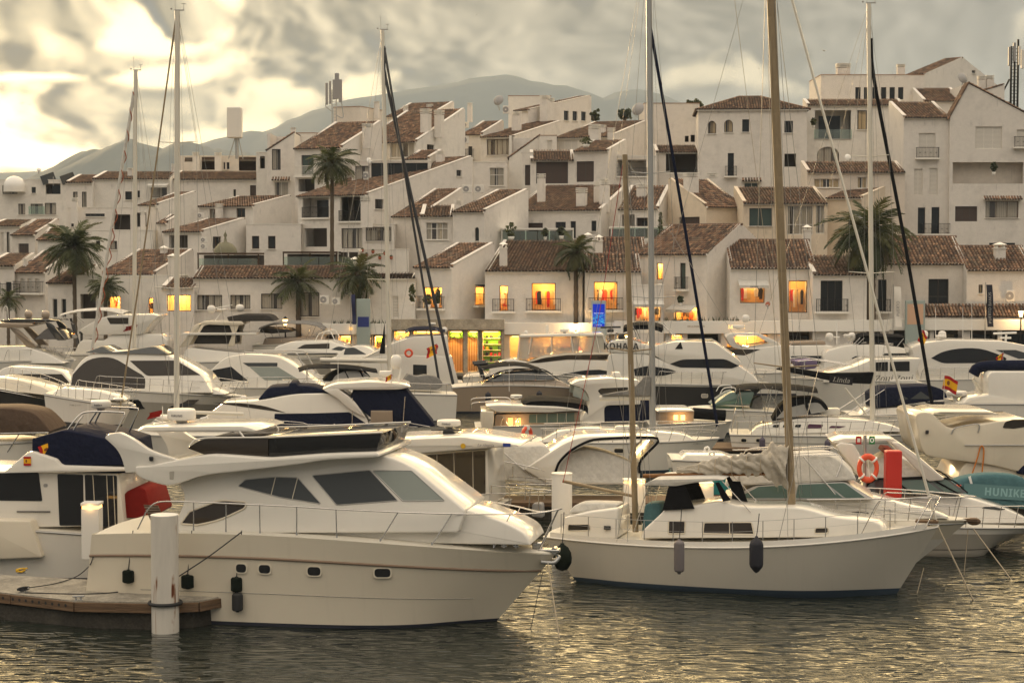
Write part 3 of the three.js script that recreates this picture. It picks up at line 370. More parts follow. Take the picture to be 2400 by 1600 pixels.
function acUnit(px, py, wpx, hpx, d, label, turn = 0) {
  const p = at(px, py, d), w = wpx * d / F, h = hpx * d / F, t = thing('air_conditioner', label, 'air conditioner', [p.x, p.y, p.z], turn, 'air conditioner units on the walls');
  new GB().rbox(w, h, 0.32, 0, h / 2, 0.16, 0.03).build('casing', MAT.plastic, t);
  const f = new GB().add(new THREE.RingGeometry(h * 0.1, h * 0.38, 18).translate(-w * 0.12, h / 2, 0.325)); f.build('fan_grille', MAT.greyPlastic, t);
  new GB().box(0.04, 0.04, 0.3, -w * 0.35, -0.02, 0.15).box(0.04, 0.04, 0.3, w * 0.35, -0.02, 0.15).build('bracket', MAT.galv, t);
}
// ---------- the town: shore row first, then terrace by terrace up the hill ----------
const I_ = { b: 'i' };
const HOUSES = [
  // right, zone 4
  { z: 4, x0: 78, x1: 612, ye: 428, yr: 368, d: 166, yaw: -4, dep: 9, roof: 'hip', m: 0, label: 'tall white house with hipped tile roof and two arched lit windows', wins: [[125, 487, 165, 550, 'aY'], [205, 482, 247, 543, 'aY'], [293, 480, 327, 542, 'D'], [500, 487, 542, 546, 'D'], [222, 645, 252, 757, 'D', { b: 'i' }], [500, 648, 557, 712, 'O'], [302, 790, 375, 850, 'Gw', { m: 2, hood: 1 }]], chim: [[140, 742, 825, 46, -3], [442, 745, 850, 34, -3]] },
  { z: 4, x0: 612, x1: 1090, ye: 412, yr: 384, dep: 3, d: 170, roof: 'shed', m: 2, label: 'white house with open upper terrace behind a yellow glass balustrade', wins: [[650, 435, 826, 576, 'O', { b: 'g', e: 0.1, mid: 1, deep: 2.2, rm: MAT.stucco[1] }], [858, 435, 905, 530, 'Y'], [660, 614, 768, 722, 'aCW', { m: 3 }]] },
  { z: 4, x0: 680, x1: 1185, ye: 262, d: 183, dep: 8, roof: 'flat', m: 0, cop: 1, label: 'white top storey with a row of six small windows and tile coping', wins: [0, 1, 2, 3, 4, 5].map(i => [848 + i * 42, 322, 874 + i * 42, 383, 'D', { m: 1 }]), chim: [[795, 207, 285, 62, 1], [1080, 210, 262, 36, 1]] },
  { z: 4, x0: 1100, x1: 1188, x2: 1545, ye: 258, yr: 180, d: 190, yaw: -40, m: 2, label: 'white gabled house on the skyline beside the antenna mast', roof: 'gable', wins: [[1420, 238, 1438, 256, 'sD']] },
  { z: 4, x0: 1183, x1: 1380, ye: 392, yr: 330, d: 178, dep: 6, label: 'low tiled house tucked under the skyline gable on the right' },
  { z: 4, x0: 1378, x1: 1580, ye: 310, d: 176, dep: 6, roof: 'shedR', dl: 370, label: 'white block with sloped top and paired chimneys near the antenna', chim: [[1490, 268, 330, 36, 2], [1530, 265, 330, 36, 2]] },
  { z: 4, x0: 1085, x1: 1312, ye: 472, yr: 398, d: 157, dep: 7, m: 0, label: 'tall white house with pale shutters and two iron balconies', wins: [[1160, 547, 1240, 668, 'S', { b: 'i' }], [1137, 722, 1177, 850, 'S', { nosill: 1 }], [1212, 718, 1251, 850, 'S', { nosill: 1 }], [1155, 912, 1190, 1040, 'D', { m: 1 }], [1222, 910, 1260, 1040, 'D', { m: 1, b: 'i', e: 0.9 }]] },
  { z: 4, x0: 1312, x1: 1400, x2: 1720, ye: 440, yr: 372, d: 158.5, yaw: -20, roof: 'gable', m: 2, label: 'tall white house at the right edge with brown blind and wide window', name: 'white_house' },
  { z: 4, x0: 1313, x1: 1720, ye: 470, d: 156.6, dep: 1.6, roof: 'gableF', pk: 0.22, yr: 385, rise: 3.2, m: 0, label: 'white facade at the right edge with recessed balcony and tile hoods', wins: [[1437, 515, 1567, 625, 'S'], [1640, 530, 1680, 615, 'S', { b: 'i' }], [1325, 690, 1672, 795, 'O', { deep: 1.2, rm: MAT.stucco[3] }], [1338, 906, 1446, 980, 'B'], [1487, 880, 1648, 963, 'CW', { m: 3, hood: 1 }], [1505, 1085, 1632, 1130, 'D']] },
  { z: 4, x0: 612, x1: 1092, ye: 740, yr: 690, dep: 4, d: 153, m: 3, label: 'cream house with low glazed attic under the terrace house', wins: [[645, 770, 770, 815, 'Yw', { m: 4 }], [858, 762, 905, 818, 'Yw', { m: 2 }]] },
  { z: 4, x0: 705, x1: 880, x2: 1092, ye: 866, yr: 775, d: 148, yaw: -30, m: 3, mat: MAT.cream, label: 'cream house with a small arched window and steep side wall', wins: [[812, 930, 847, 1003, 'aD']] },
  { z: 4, x0: 298, x1: 712, ye: 893, yr: 815, d: 145, dep: 7, mat: MAT.cream, label: 'cream house with wide white-framed windows and curtains', wins: [[328, 915, 440, 1003, 'G', { m: 2 }], [515, 903, 640, 1045, 'Cw', { m: 4, h: 0.35 }], [655, 900, 703, 1040, 'Cw', { m: 2, h: 0.35 }]] },
  { z: 0, x0: 1490, x1: 1658, x2: 1812, ye: 595, yr: 527, d: 131, yaw: -38, roof: 'gable', m: 1, label: 'gabled white shore house with iron balcony and bare side wall', wins: [[1539, 616, 1553, 655, 'L', { deep: 1.2 }], [1594, 616, 1607, 677, 'G', { b: 'i', m: 1 }], [1581, 718, 1633, 752, 'L', { awn: 0.35, text: 'TOM FORD', deep: 1.4 }]] },
  { z: 4, x0: 235, x1: 660, ye: 1208, yr: 1075, d: 130.5, dep: 9, roof: 'gable', m: 0, label: 'white shore house with white awning and a lit shop window', wins: [[283, 1275, 403, 1380, 'L', { awn: 0.42, text: 'TOM FORD', deep: 1.4, glow: 3, power: 4, goods: 'clothes' }], [520, 1270, 612, 1428, 'L', { deep: 1.8, power: 4, glow: 3 }]], chim: [[660, 1000, 1085, 40, 5, 'hat']] },
  { z: 4, x0: 640, x1: 905, ye: 1242, yr: 1150, d: 128.8, dep: 5, m: 0, label: 'white shore house with dark curtained door and iron balcony', wins: [[678, 1270, 785, 1420, 'D', { m: 3, b: 'i', e: 0.35 }]] },
  { z: 4, x0: 905, x1: 1400, ye: 1188, yr: 1058, d: 132, dep: 9, roof: 'gable', m: 1, label: 'long white shore house with a tall dark window behind the palm', wins: [[960, 1265, 1000, 1420, 'D', { b: 'i' }], [1207, 1262, 1305, 1385, 'D', { m: 2, h: 0.3 }]] },
  { z: 4, x0: 1395, x1: 1730, ye: 1218, yr: 1105, d: 130.8, dep: 8, roof: 'gable', m: 0, label: 'white shore house at the right edge with a lone roof chimney', wins: [[1453, 1290, 1473, 1332, 'Y', { m: 1 }]], chim: [[1588, 1085, 1182, 50, 2, 'hat']] },
  // centre, zone 3
  { z: 3, x0: 255, x1: 335, x2: 690, ye: 262, yr: 182, d: 192, yaw: -35, m: 0, label: 'white hilltop house with sloping roof and four small side windows', wins: [[408, 282, 452, 322, 'sY'], [535, 262, 562, 320, 'sD'], [584, 265, 611, 322, 'sD'], [633, 267, 660, 322, 'sD']], chim: [[360, 195, 262, 60, 3]] },
  { z: 3, x0: 220, x1: 462, ye: 180, d: 198, dep: 6, roof: 'flat', cop: 1, m: 2, label: 'small flat white block with coping on the hilltop' },
  { z: 3, x0: 64, x1: 250, x2: 520, ye: 412, yr: 325, d: 180, yaw: -22, m: 0, label: 'white house with wide brown window strip lit by spots', wins: [[98, 425, 245, 512, 'CW', { m: 5 }]] },
  { z: 3, x0: 225, x1: 402, ye: 402, d: 176, dep: 5, roof: 'shedR', dl: 530, m: 2, label: 'white wedge wall sloping down beside the brown window house' },
  { z: 3, x0: 398, x1: 495, ye: 404, d: 174.5, dep: 5, roof: 'flat', m: 0, cop: 1, label: 'white flat block with blind niche above the dark shutters', wins: [[440, 430, 468, 495, 'S']] },
  { z: 3, x0: 485, x1: 800, x2: 1010, ye: 412, yr: 322, d: 174, yaw: -22, m: 1, label: 'white house with three chimneys behind the tan mast', wins: [[500, 430, 612, 490, 'S']], chim: [[748, 340, 470, 52, -2], [820, 360, 440, 36, -1], [690, 345, 395, 50, 3], [674, 350, 400, 30, 1]] },
  { z: 3, x0: 345, x1: 592, ye: 545, yr: 490, d: 166, dep: 4, m: 0, label: 'white house front with a broad dark roller shutter', wins: [[302, 570, 352, 685, 'B'], [378, 550, 558, 675, 'B']] },
  { z: 3, x0: 298, x1: 362, ye: 500, d: 167, dep: 4, roof: 'flat', m: 0, label: 'narrow white bay with a single dark shutter', wins: [[304, 570, 352, 685, 'B']] },
  { z: 3, x0: 590, x1: 785, x2: 890, ye: 492, yr: 432, d: 165, yaw: -18, m: 0, label: 'white house with one dark shutter below a sloped eave', wins: [[606, 550, 704, 665, 'B']] },
  { z: 3, x0: 785, x1: 1060, ye: 520, d: 168, dep: 5, roof: 'flat', m: 2, label: 'white block with railed terrace left of the grey mast', wins: [[792, 530, 1000, 632, 'O', { deep: 1.6, rm: MAT.stucco[1], b: 'i', e: 0.1, bh: 0.8, out: 0.1 }]] },
  { z: 3, x0: 990, x1: 1302, ye: 222, d: 184, dep: 8, roof: 'flat', cop: 1, m: 1, label: 'blank white block with two tiny windows beside the hip-roofed house', wins: [[1219, 405, 1241, 440, 'O'], [1252, 400, 1276, 440, 'O']] },
  { z: 3, x0: 1055, x1: 1310, ye: 500, yr: 460, d: 169, dep: 4, m: 1, label: 'white terrace house with wide dark opening under a tile hood', wins: [[1112, 505, 1303, 612, 'O', { deep: 2.5, b: 'i', e: -0.1, out: 0.02, bh: 0.3 }]] },
  { z: 3, x0: 235, x1: 745, x2: 900, ye: 828, yr: 685, d: 150, yaw: -14, m: 0, label: 'long white terrace house with planted glass balcony and chimney row', wins: [[300, 898, 415, 985, 'B'], [487, 892, 545, 985, 'D'], [572, 888, 602, 985, 'D'], [690, 885, 718, 945, 'D']], chim: [[610, 700, 795, 56, 2], [676, 662, 765, 38, 4], [729, 655, 765, 54, 3], [660, 648, 720, 56, 8], [797, 655, 705, 48, 8]] },
  { z: 3, x0: 842, x1: 1070, x2: 1135, ye: 820, yr: 690, d: 149, yaw: -16, m: 0, label: 'white house with open loggia and potted cypress', wins: [[862, 850, 935, 985, 'O', { deep: 1.8, rm: MAT.stucco[1] }], [945, 868, 1022, 985, 'O', { deep: 1.5, mid: 1 }]], chim: [[938, 675, 770, 56, 3], [1100, 650, 765, 34, 5]] },
  { z: 0, x0: 1656, x1: 1748, x2: 1566, ye: 484, yr: 420, d: 147.5, yaw: 32, mat: MAT.cream, label: 'cream gabled house with dark garden window behind the navy rope', wins: [[1592, 509, 1640, 543, 'sB']], chim: [[1668, 405, 440, 28, 3]] },
  { z: 3, x0: 735, x1: 1005, ye: 1070, yr: 985, d: 141, dep: 7, roof: 'gable', m: 1, label: 'low tiled house behind the shore row left of the grey mast', chim: [[720, 968, 1080, 40, -4, 'hat']] },
  { z: 3, x0: 88, x1: 640, x2: 700, ye: 1172, yr: 1000, d: 130.5, yaw: -6, m: 0, label: 'broad white shore house with two lit balcony windows', wins: [[170, 1252, 218, 1395, 'L', { b: 'i', e: 0.5, deep: 1.2 }], [352, 1238, 488, 1392, 'L', { b: 'i', e: 0.4, deep: 1.6 }]], chim: [[177, 1008, 1135, 42, 2, 'hat'], [648, 955, 1030, 44, 5, 'hat']] },
  { z: 3, x0: 655, x1: 972, ye: 1172, yr: 1078, d: 129.6, dep: 6, roof: 'gable', m: 1, label: 'white shore house with a lit wide window behind the blue screen', wins: [[705, 1230, 838, 1388, 'L', { b: 'i', e: 0.4, deep: 1.6 }], [1000, 1300, 1010, 1310, 'D']] },
  { z: 3, x0: 915, x1: 1100, ye: 1250, d: 128.2, dep: 3, roof: 'flat', m: 0, label: 'low white shop front with awning and garments between the masts', wins: [[920, 1345, 1085, 1455, 'L', { awn: 0.3, deep: 1.5, glow: 3 }]] },
  // left centre, zone 2
  { z: 2, x0: 60, x1: 216, ye: 388, d: 166, dep: 6, roof: 'shedR', dl: 490, m: 0, label: 'white house with stepped sloping top and green loggia windows', wins: [[88, 480, 138, 598, 'C'], [103, 665, 182, 748, 'Cw', { hood: 1 }]], chim: [[203, 358, 392, 26, 1]] },
  { z: 2, x0: 0, x1: 62, ye: 500, d: 168, dep: 6, roof: 'flat', m: 2, label: 'narrow white block stepping down left of the loggia house', wins: [[20, 520, 55, 590, 'O']] },
  { z: 2, x0: 214, x1: 374, ye: 390, d: 171, dep: 5, roof: 'flat', cop: 1, m: 0, label: 'plain white block with tile coping behind the palm house' },
  { z: 2, x0: 216, x1: 482, x2: 712, ye: 472, yr: 325, d: 160, yaw: -24, m: 0, label: 'white house with railed balcony above the tall palm', wins: [[255, 515, 325, 630, 'G', { b: 'w', m: 2, e: 0.5 }], [366, 484, 478, 600, 'C', { m: 3 }], [238, 650, 330, 720, 'O']], chim: [[520, 338, 410, 50, 4]] },
  { z: 2, x0: 437, x1: 590, x2: 712, ye: 240, d: 181, yaw: -20, roof: 'flat', cop: 1, m: 1, label: 'white rooftop block carrying the antenna mast', chim: [[618, 212, 245, 26, 3]] },
  { z: 2, x0: 738, x1: 990, x2: 1120, ye: 290, yr: 216, d: 188, yaw: -22, m: 0, label: 'tiled hilltop house left of the satellite dish', chim: [[803, 236, 285, 24, 2], [900, 228, 290, 30, 4], [1130, 220, 270, 24, 4]] },
  { z: 2, x0: 567, x1: 905, x2: 1182, ye: 440, yr: 255, d: 168, yaw: -26, m: 2, label: 'white house with long tile roof and heavy twin chimney', wins: [[593, 465, 640, 560, 'D'], [757, 445, 900, 525, 'Cw', { m: 4 }], [966, 452, 1008, 490, 'sD']], chim: [[880, 255, 375, 50, 3], [930, 262, 350, 44, 4]] },
  { z: 2, x0: 1160, x1: 1275, x2: 1400, ye: 398, yr: 322, d: 182, yaw: -30, m: 0, label: 'white house with wall-mounted coolers left of the brown window strip', wins: [[1198, 465, 1222, 530, 'D', { b: 'i' }]], chim: [[1345, 270, 350, 44, 5], [1285, 185, 275, 46, 14], [1152, 295, 400, 26, -2]] },
  { z: 2, x0: 1228, x1: 1420, ye: 555, d: 172, dep: 4, roof: 'flat', m: 0, label: 'white block with white-framed curtained garden doors', wins: [[1320, 585, 1402, 688, 'Cw', { m: 2, h: 0.6 }]] },
  { z: 2, x0: 540, x1: 985, ye: 548, d: 158, dep: 5, roof: 'flat', m: 1, pa: 0.2, label: 'flat terrace house with long dark glazed veranda', wins: [[560, 575, 640, 660, 'C'], [650, 558, 978, 662, 'D', { m: 5 }]] },
  { z: 2, x0: 845, x1: 975, x2: 1055, ye: 536, yr: 488, d: 161, yaw: -25, m: 0, label: 'small tiled annexe above the dark veranda', chim: [[1015, 490, 560, 40, 1]] },
  { z: 2, x0: 235, x1: 622, x2: 1225, ye: 740, yr: 525, d: 150, yaw: -35, m: 0, label: 'large white house with two railed loggias and a long sloping side wall', wins: [[262, 752, 410, 865, 'O', { b: 'i', e: 0, out: 0.15, mid: 1, rm: MAT.stucco[1], deep: 1.4 }], [475, 750, 618, 885, 'O', { b: 'i', e: 0.1, out: 0.15, mid: 1, deep: 1.4 }], [272, 928, 400, 1032, 'O'], [480, 928, 600, 1042, 'C', { m: 4 }], [672, 762, 720, 820, 'sD'], [1133, 598, 1162, 635, 'sD']], chim: [[785, 745, 845, 50, -4], [1110, 625, 712, 38, 14]] },
  { z: 2, x0: 600, x1: 780, ye: 905, yr: 882, d: 146, dep: 3, roof: 'flat', m: 0, label: 'glazed conservatory with dark frame behind the pale mast', wins: [[606, 920, 775, 1000, 'C', { m: 5 }]] },
  { z: 2, x0: 770, x1: 928, x2: 1172, ye: 862, yr: 706, d: 147, yaw: -30, m: 1, label: 'white house with steep roof behind the crossed dark stays', chim: [[1080, 770, 850, 36, 2], [1155, 760, 850, 50, 5]] },
  { z: 2, x0: 930, x1: 1112, ye: 862, yr: 800, d: 145, dep: 5, m: 0, label: 'white house with a white-framed three-part window', wins: [[960, 895, 1085, 993, 'Cw', { m: 4, h: 0.65 }]] },
  { z: 2, x0: 1112, x1: 1290, x2: 1540, ye: 835, yr: 712, d: 143.5, yaw: -26, m: 0, label: 'bright white house with one narrow arched window', wins: [[1236, 922, 1260, 1000, 'aD', { m: 1 }]] },
  { z: 2, x0: 895, x1: 1105, x2: 1348, ye: 1150, yr: 1015, d: 131, yaw: -30, m: 0, label: 'white shore house with plant-hung balcony beside the black stays', wins: [[945, 1260, 1050, 1380, 'L', { b: 'i', e: 0.25, deep: 1.3 }], [1242, 1258, 1298, 1360, 'sL', { deep: 1.2, b: 'i', e: 0.3, awn: 0.1, awm: MAT.black }]] },
  { z: 2, x0: 575, x1: 845, ye: 1048, d: 138, dep: 5, roof: 'flat', m: 2, label: 'white wall house hung with terracotta pots', wins: [[1, 1, 2, 2]] },
  { z: 2, x0: 600, x1: 900, ye: 1212, yr: 1185, d: 132, dep: 4, m: 2, label: 'plain white house behind the second small palm', wins: [[770, 1310, 805, 1430, 'S']] },
  { z: 0, x0: 452, x1: 862, ye: 652, yr: 626, d: 131, dep: 7, m: 0, roof: 'gable', label: 'long low white house with three shuttered wide windows', wins: [[461, 691, 520, 726, 'C', { m: 3 }], [539, 691, 586, 724, 'C', { m: 4 }], [611, 688, 661, 724, 'C', { m: 2 }], [700, 685, 748, 742, 'C', { m: 2 }]], chim: [[827, 603, 642, 20, 2, 'hat']] },
  // left, zone 1
  { z: 1, x0: 1000, x1: 1500, ye: 520, d: 186, dep: 8, roof: 'flat', m: 1, label: 'flat rooftop terrace building with brown awnings by the sign panel', wins: [[1040, 528, 1096, 552, 'O'], [1137, 525, 1228, 598, 'O', { rm: MAT.brownCloth }], [1262, 555, 1272, 595, 'D'], [1280, 555, 1296, 595, 'D'], [1348, 525, 1447, 603, 'O', { rm: MAT.brownCloth }]], chim: [[1115, 498, 560, 34, -1], [1240, 500, 560, 34, -1]] },
  { z: 1, x0: 950, x1: 1490, ye: 655, yr: 610, d: 171, dep: 7, m: 0, label: 'long white house with straight tile roof under the terrace building', wins: [[1318, 708, 1333, 750, 'D', { m: 1 }], [1412, 685, 1447, 755, 'B']], chim: [[950, 565, 640, 22, 3]] },
  { z: 1, x0: 520, x1: 955, ye: 652, yr: 612, d: 169, dep: 6, m: 2, label: 'white house with awning window behind the leftmost mast', wins: [[705, 720, 745, 768, 'D'], [775, 715, 790, 755, 'D'], [850, 682, 945, 755, 'C', { awn: 0.25 }]], chim: [[712, 588, 630, 28, 2]] },
  { z: 1, x0: 370, x1: 520, ye: 672, yr: 630, d: 168, dep: 6, m: 0, label: 'white house with two tall shuttered doors at the hazy end', wins: [[410, 722, 437, 815, 'C', { m: 1 }], [460, 722, 488, 815, 'C', { m: 1 }]] },
  { z: 1, x0: -40, x1: 375, ye: 655, d: 196, dep: 10, roof: 'flat', m: 2, name: 'white_apartment_building', cat: 'building', label: 'hazy white flat-roofed apartment block with rooftop dome and solar panels', wins: [[10, 685, 95, 735, 'C'], [175, 695, 200, 730, 'D'], [255, 675, 340, 735, 'O', { mid: 1 }], [100, 790, 140, 850, 'C'], [170, 790, 240, 850, 'C', { b: 'g' }], [250, 785, 315, 850, 'C']] },
  { z: 1, x0: 1125, x1: 1430, x2: 1648, ye: 805, yr: 748, d: 155, yaw: -24, m: 0, label: 'white house with tile eaves over two brown windows and large blank side', wins: [[1183, 820, 1230, 887, 'CW', { m: 2 }], [1335, 815, 1385, 867, 'DW'], [1515, 972, 1557, 1045, 'sDW']], chim: [[1258, 790, 870, 34, -0.6]] },
  { z: 1, x0: 925, x1: 1140, x2: 1390, ye: 950, yr: 876, d: 149, yaw: -28, m: 0, label: 'white house with brown loggia and two stacked coolers', wins: [[955, 968, 1060, 1040, 'O', { deep: 1.2 }], [1202, 975, 1250, 1045, 'sDW']] },
  { z: 1, x0: 1390, x1: 1700, ye: 905, d: 153, dep: 5, roof: 'flat', m: 0, label: 'blank white wall block with a single brown window above the pavilion', wins: [[1423, 972, 1465, 1045, 'DW'], [1514, 972, 1557, 1045, 'DW']] },
  { z: 1, x0: 785, x1: 885, x2: 1110, ye: 798, yr: 725, d: 161, yaw: -32, m: 2, label: 'small white house with sloped side behind the tall pale mast' },
  { z: 1, x0: 380, x1: 840, ye: 812, d: 157, dep: 5, roof: 'flat', m: 0, label: 'white terrace house with pergola and urns', wins: [[395, 855, 415, 920, 'D'], [480, 845, 590, 862, 'D', { m: 4 }], [640, 850, 735, 940, 'O', { deep: 1.5 }], [770, 840, 850, 920, 'O']], chim: [[432, 755, 830, 34, -1], [830, 830, 900, 26, -2]] },
  { z: 1, x0: 890, x1: 940, x2: 1000, ye: 900, yr: 855, d: 152, yaw: -25, m: 1, label: 'sliver of tiled house between the two left masts' },
  { z: 1, x0: 520, x1: 860, ye: 940, d: 151, dep: 4, roof: 'flat', m: 2, label: 'white parapet wall house topped with small urns', wins: [[535, 1000, 565, 1050, 'D'], [620, 1000, 660, 1048, 'C']] },
  { z: 1, x0: -70, x1: 112, ye: 918, yr: 885, d: 163, dep: 6, m: 2, label: 'white house with tall shutters at the far left edge', wins: [[0, 950, 20, 1065, 'S'], [34, 950, 52, 1065, 'C']] },
  { z: 1, x0: 65, x1: 195, x2: 335, ye: 965, yr: 880, d: 160, yaw: -30, m: 1, label: 'pale tiled house with one wide window left of the big palm', wins: [[100, 1015, 160, 1072, 'B']] },
  { z: 1, x0: 210, x1: 385, x2: 465, ye: 992, yr: 922, d: 156, yaw: -18, m: 2, label: 'pale tiled house directly behind the big left palm' },
  { z: 1, x0: 78, x1: 252, x2: 425, ye: 1178, yr: 1060, d: 140, yaw: -28, m: 1, label: 'white house with three shuttered doors on an iron balcony', wins: [[112, 1212, 137, 1292, 'S'], [152, 1212, 178, 1292, 'S', { b: 'i', e: 1.3 }], [195, 1212, 222, 1292, 'S']], chim: [[165, 1030, 1110, 36, 3], [95, 1100, 1165, 24, 1]] },
  { z: 1, x0: -90, x1: 78, ye: 1145, yr: 1075, d: 141, dep: 7, m: 0, label: 'white house with iron balcony at the left edge of the quay', wins: [[30, 1232, 62, 1305, 'D', { b: 'i', e: 0.8 }], [-40, 1232, 0, 1305, 'D']] },
  { z: 1, x0: 268, x1: 430, x2: 575, ye: 1238, yr: 1140, d: 134, yaw: -28, m: 0, label: 'white house with two dark doorways under the big left palm', wins: [[295, 1328, 322, 1432, 'D', { m: 1 }], [345, 1328, 372, 1432, 'D', { m: 1 }]] },
  { z: 1, x0: 560, x1: 870, x2: 1095, ye: 1190, yr: 1052, d: 141, yaw: -24, m: 1, label: 'tiled house with skylights behind the left masts', chim: [[735, 1030, 1090, 34, 5, 'hat'], [938, 1075, 1150, 42, 1, 'hat']] },
  { z: 1, x0: 430, x1: 1000, ye: 1198, d: 133.5, dep: 5, roof: 'flat', m: 2, label: 'plain white quayside wall house with a yellow-lit doorway', wins: [[440, 1300, 540, 1440, 'O', { deep: 1.2 }], [612, 1312, 680, 1392, 'L', { deep: 1.2 }], [838, 1322, 865, 1412, 'L', { deep: 1, glow: 2, power: 3 }]] },
  { z: 1, x0: 912, x1: 1095, ye: 1268, yr: 1212, d: 130, dep: 4, m: 0, label: 'small white shop house with an amber lit window left of the tall mast', wins: [[942, 1305, 1082, 1398, 'L', { deep: 1.2, goods: 'none' }]] },
];
const built = HOUSES.map(house);
// ---------- boats ----------
Object.assign(ZONE, { A: [0.26786, 0, 680], B: [0.26786, 550, 680], C: [0.26786, 1100, 680], D: [0.31888, 1650, 680], E: [0.38272, 0, 950], F: [0.38272, 650, 950], G: [0.33167, 1250, 980], H: [0.35078, 1750, 950] });
function roundPoly(P, r0 = 0.06, seg = 3) {
  const o = [], n = P.length;
  for (let i = 0; i < n; i++) {
    const a = P[(i + n - 1) % n], b = P[i], c = P[(i + 1) % n], r = b[2] ?? r0, la = Math.hypot(a[0] - b[0], a[1] - b[1]), lc = Math.hypot(c[0] - b[0], c[1] - b[1]), ra = Math.min(r, la * 0.48), rc = Math.min(r, lc * 0.48);
    if (ra < 0.004) { o.push([b[0], b[1]]); continue; }
    const p = [b[0] + (a[0] - b[0]) / la * ra, b[1] + (a[1] - b[1]) / la * ra], q = [b[0] + (c[0] - b[0]) / lc * rc, b[1] + (c[1] - b[1]) / lc * rc];
    for (let k = 0; k <= seg; k++) { const t = k / seg; o.push([(1 - t) ** 2 * p[0] + 2 * t * (1 - t) * b[0] + t * t * q[0], (1 - t) ** 2 * p[1] + 2 * t * (1 - t) * b[1] + t * t * q[1]]); }
  }
  return o;
}
class Boat {
  constructor(name, label, cat, o) {
    Object.assign(this, { z: o.z ?? 0, d: o.d, psi: (o.psi || 0) * Math.PI / 180, B: o.B || 3.6 });
    const c = at(this.X(o.c), 1000, o.d); this.root = thing(name, label, cat, [c.x, 0, -o.d], this.psi, o.group);
    this.eX = V(Math.cos(this.psi), 0, -Math.sin(this.psi)); this.eZ = V(Math.sin(this.psi), 0, Math.cos(this.psi)); this.ns = this.eZ.z >= 0 ? 1 : -1;
  }
  X(px) { const q = ZONE[this.z]; return px * q[0] + q[1]; }
  Y(py) { const q = ZONE[this.z]; return py * q[0] + q[2]; }
  use(z) { this.z = z; return this; }
  lp(px, py, zo = 0) { const o = V(0, EYE, 0), dir = at(this.X(px), this.Y(py), 1).sub(o), P0 = this.root.position.clone().addScaledVector(this.eZ, zo * this.ns), t = (this.eZ.dot(P0) - this.eZ.dot(o)) / this.eZ.dot(dir), q = o.addScaledVector(dir, t).sub(this.root.position); return [this.eX.dot(q), q.y]; }
  p3(px, py, zo = 0) { const [x, y] = this.lp(px, py, zo); return V(x, y, zo * this.ns); }
  world(v) { return this.root.position.clone().addScaledVector(this.eX, v.x).addScaledVector(this.eZ, v.z).add(V(0, v.y, 0)); }
  // hull from the stern and bow columns and the height of the sheer at stern, middle and bow
  hull(o) {
    const B = this.B, hb = B / 2, st = this.lp(o.s, o.ys, hb * 0.9), bw = this.lp(o.b, o.yb, 0), mid = this.lp((o.s + o.b) / 2, o.ym ?? (o.ys + o.yb) / 2, hb);
    const x0 = st[0], L = bw[0] - st[0], ys = st[1], yb = bw[1], ym = mid[1], n = 30, rake = o.rake ?? L * 0.1, aft = o.aft ?? 0.25, boot = o.boot ?? 0.12, tr = o.tr ?? 0.88, fine = o.fine ?? 1, flare = o.flare ?? 0.5;
    const sheer = (t) => { const a = 2 * (ys - 2 * ym + yb), b = -3 * ys + 4 * ym - yb; return ys + b * t + a * t * t; };
    const half = (t) => { if (t < 0.5) return hb * lerp(tr, 1, Math.sin(t / 0.5 * Math.PI / 2)); const u = (t - 0.5) / 0.5; return hb * Math.pow(Math.max(0, 1 - Math.pow(u, 2.1 * fine)), 0.85) + 0.02; };
    const P = (t, y) => { const S = sheer(t), v = Math.max(0, Math.min(1, y / S)), rk = sm(0.45, 1, t), x = x0 + L * t - rake * (1 - v) * rk * rk - (y < 0 ? 0.3 * rk : 0) + (1 - rk) * 0 + aft * (1 - v) * (o.tumStern ? -1 : 1) * sm(0.25, 0, t); const h = half(t), w = h * (0.93 - flare * Math.pow(t, 2.5)) * (y < 0 ? 0.75 : 1); const z = lerp(w, h, Math.pow(v, o.curve ?? 1.1)); return [x, y, Math.max(0.015, z)]; };
    this.sheer = sheer; this.half = half; this.HP = P; this.x0 = x0; this.L = L;
    const strip = (rows) => { const g = new THREE.BufferGeometry(), pos = [], idx = [], m = rows.length; for (const sgn of [1, -1]) { const base = pos.length / 3; for (let i = 0; i <= n; i++) for (const f of rows) { const t = i / n, q = P(t, f(t)); pos.push(q[0], q[1], q[2] * sgn); } for (let i = 0; i < n; i++) for (let j = 0; j + 1 < m; j++) { const a = base + i * m + j; idx.push(a, a + m, a + 1, a + 1, a + m, a + m + 1); } } const b = 0, c2 = (n + 1) * m; for (let j = 0; j + 1 < m; j++) idx.push(b + j, b + j + 1, c2 + j, c2 + j, b + j + 1, c2 + j + 1); g.setAttribute('position', new THREE.Float32BufferAttribute(pos, 3)); g.setIndex(idx); g.computeVertexNormals(); return boxUV(toCreasedNormals(g, 0.7)); };
    const two = o.split, rows = [0, 0.12, 0.28, 0.45, 0.62, 0.8, 0.92, 1].map(k => (t) => lerp(boot, sheer(t), k));
    const hull = mk('hull', strip(two ? [0, 0.3, 0.6, 1].map(k => (t) => lerp(boot, lerp(boot, sheer(t), two), k)) : rows), o.mat || MAT.gel, this.root); this.hullMesh = hull;
    if (two) mk('topsides', strip([0, 0.5, 1].map(k => (t) => lerp(lerp(boot, sheer(t), two), sheer(t), k))), o.mat2 || MAT.gel, this.root);
    mk('bottom_paint', strip([(t) => -0.45, (t) => 0, (t) => boot]), o.paint || MAT.antifoul, this.root);
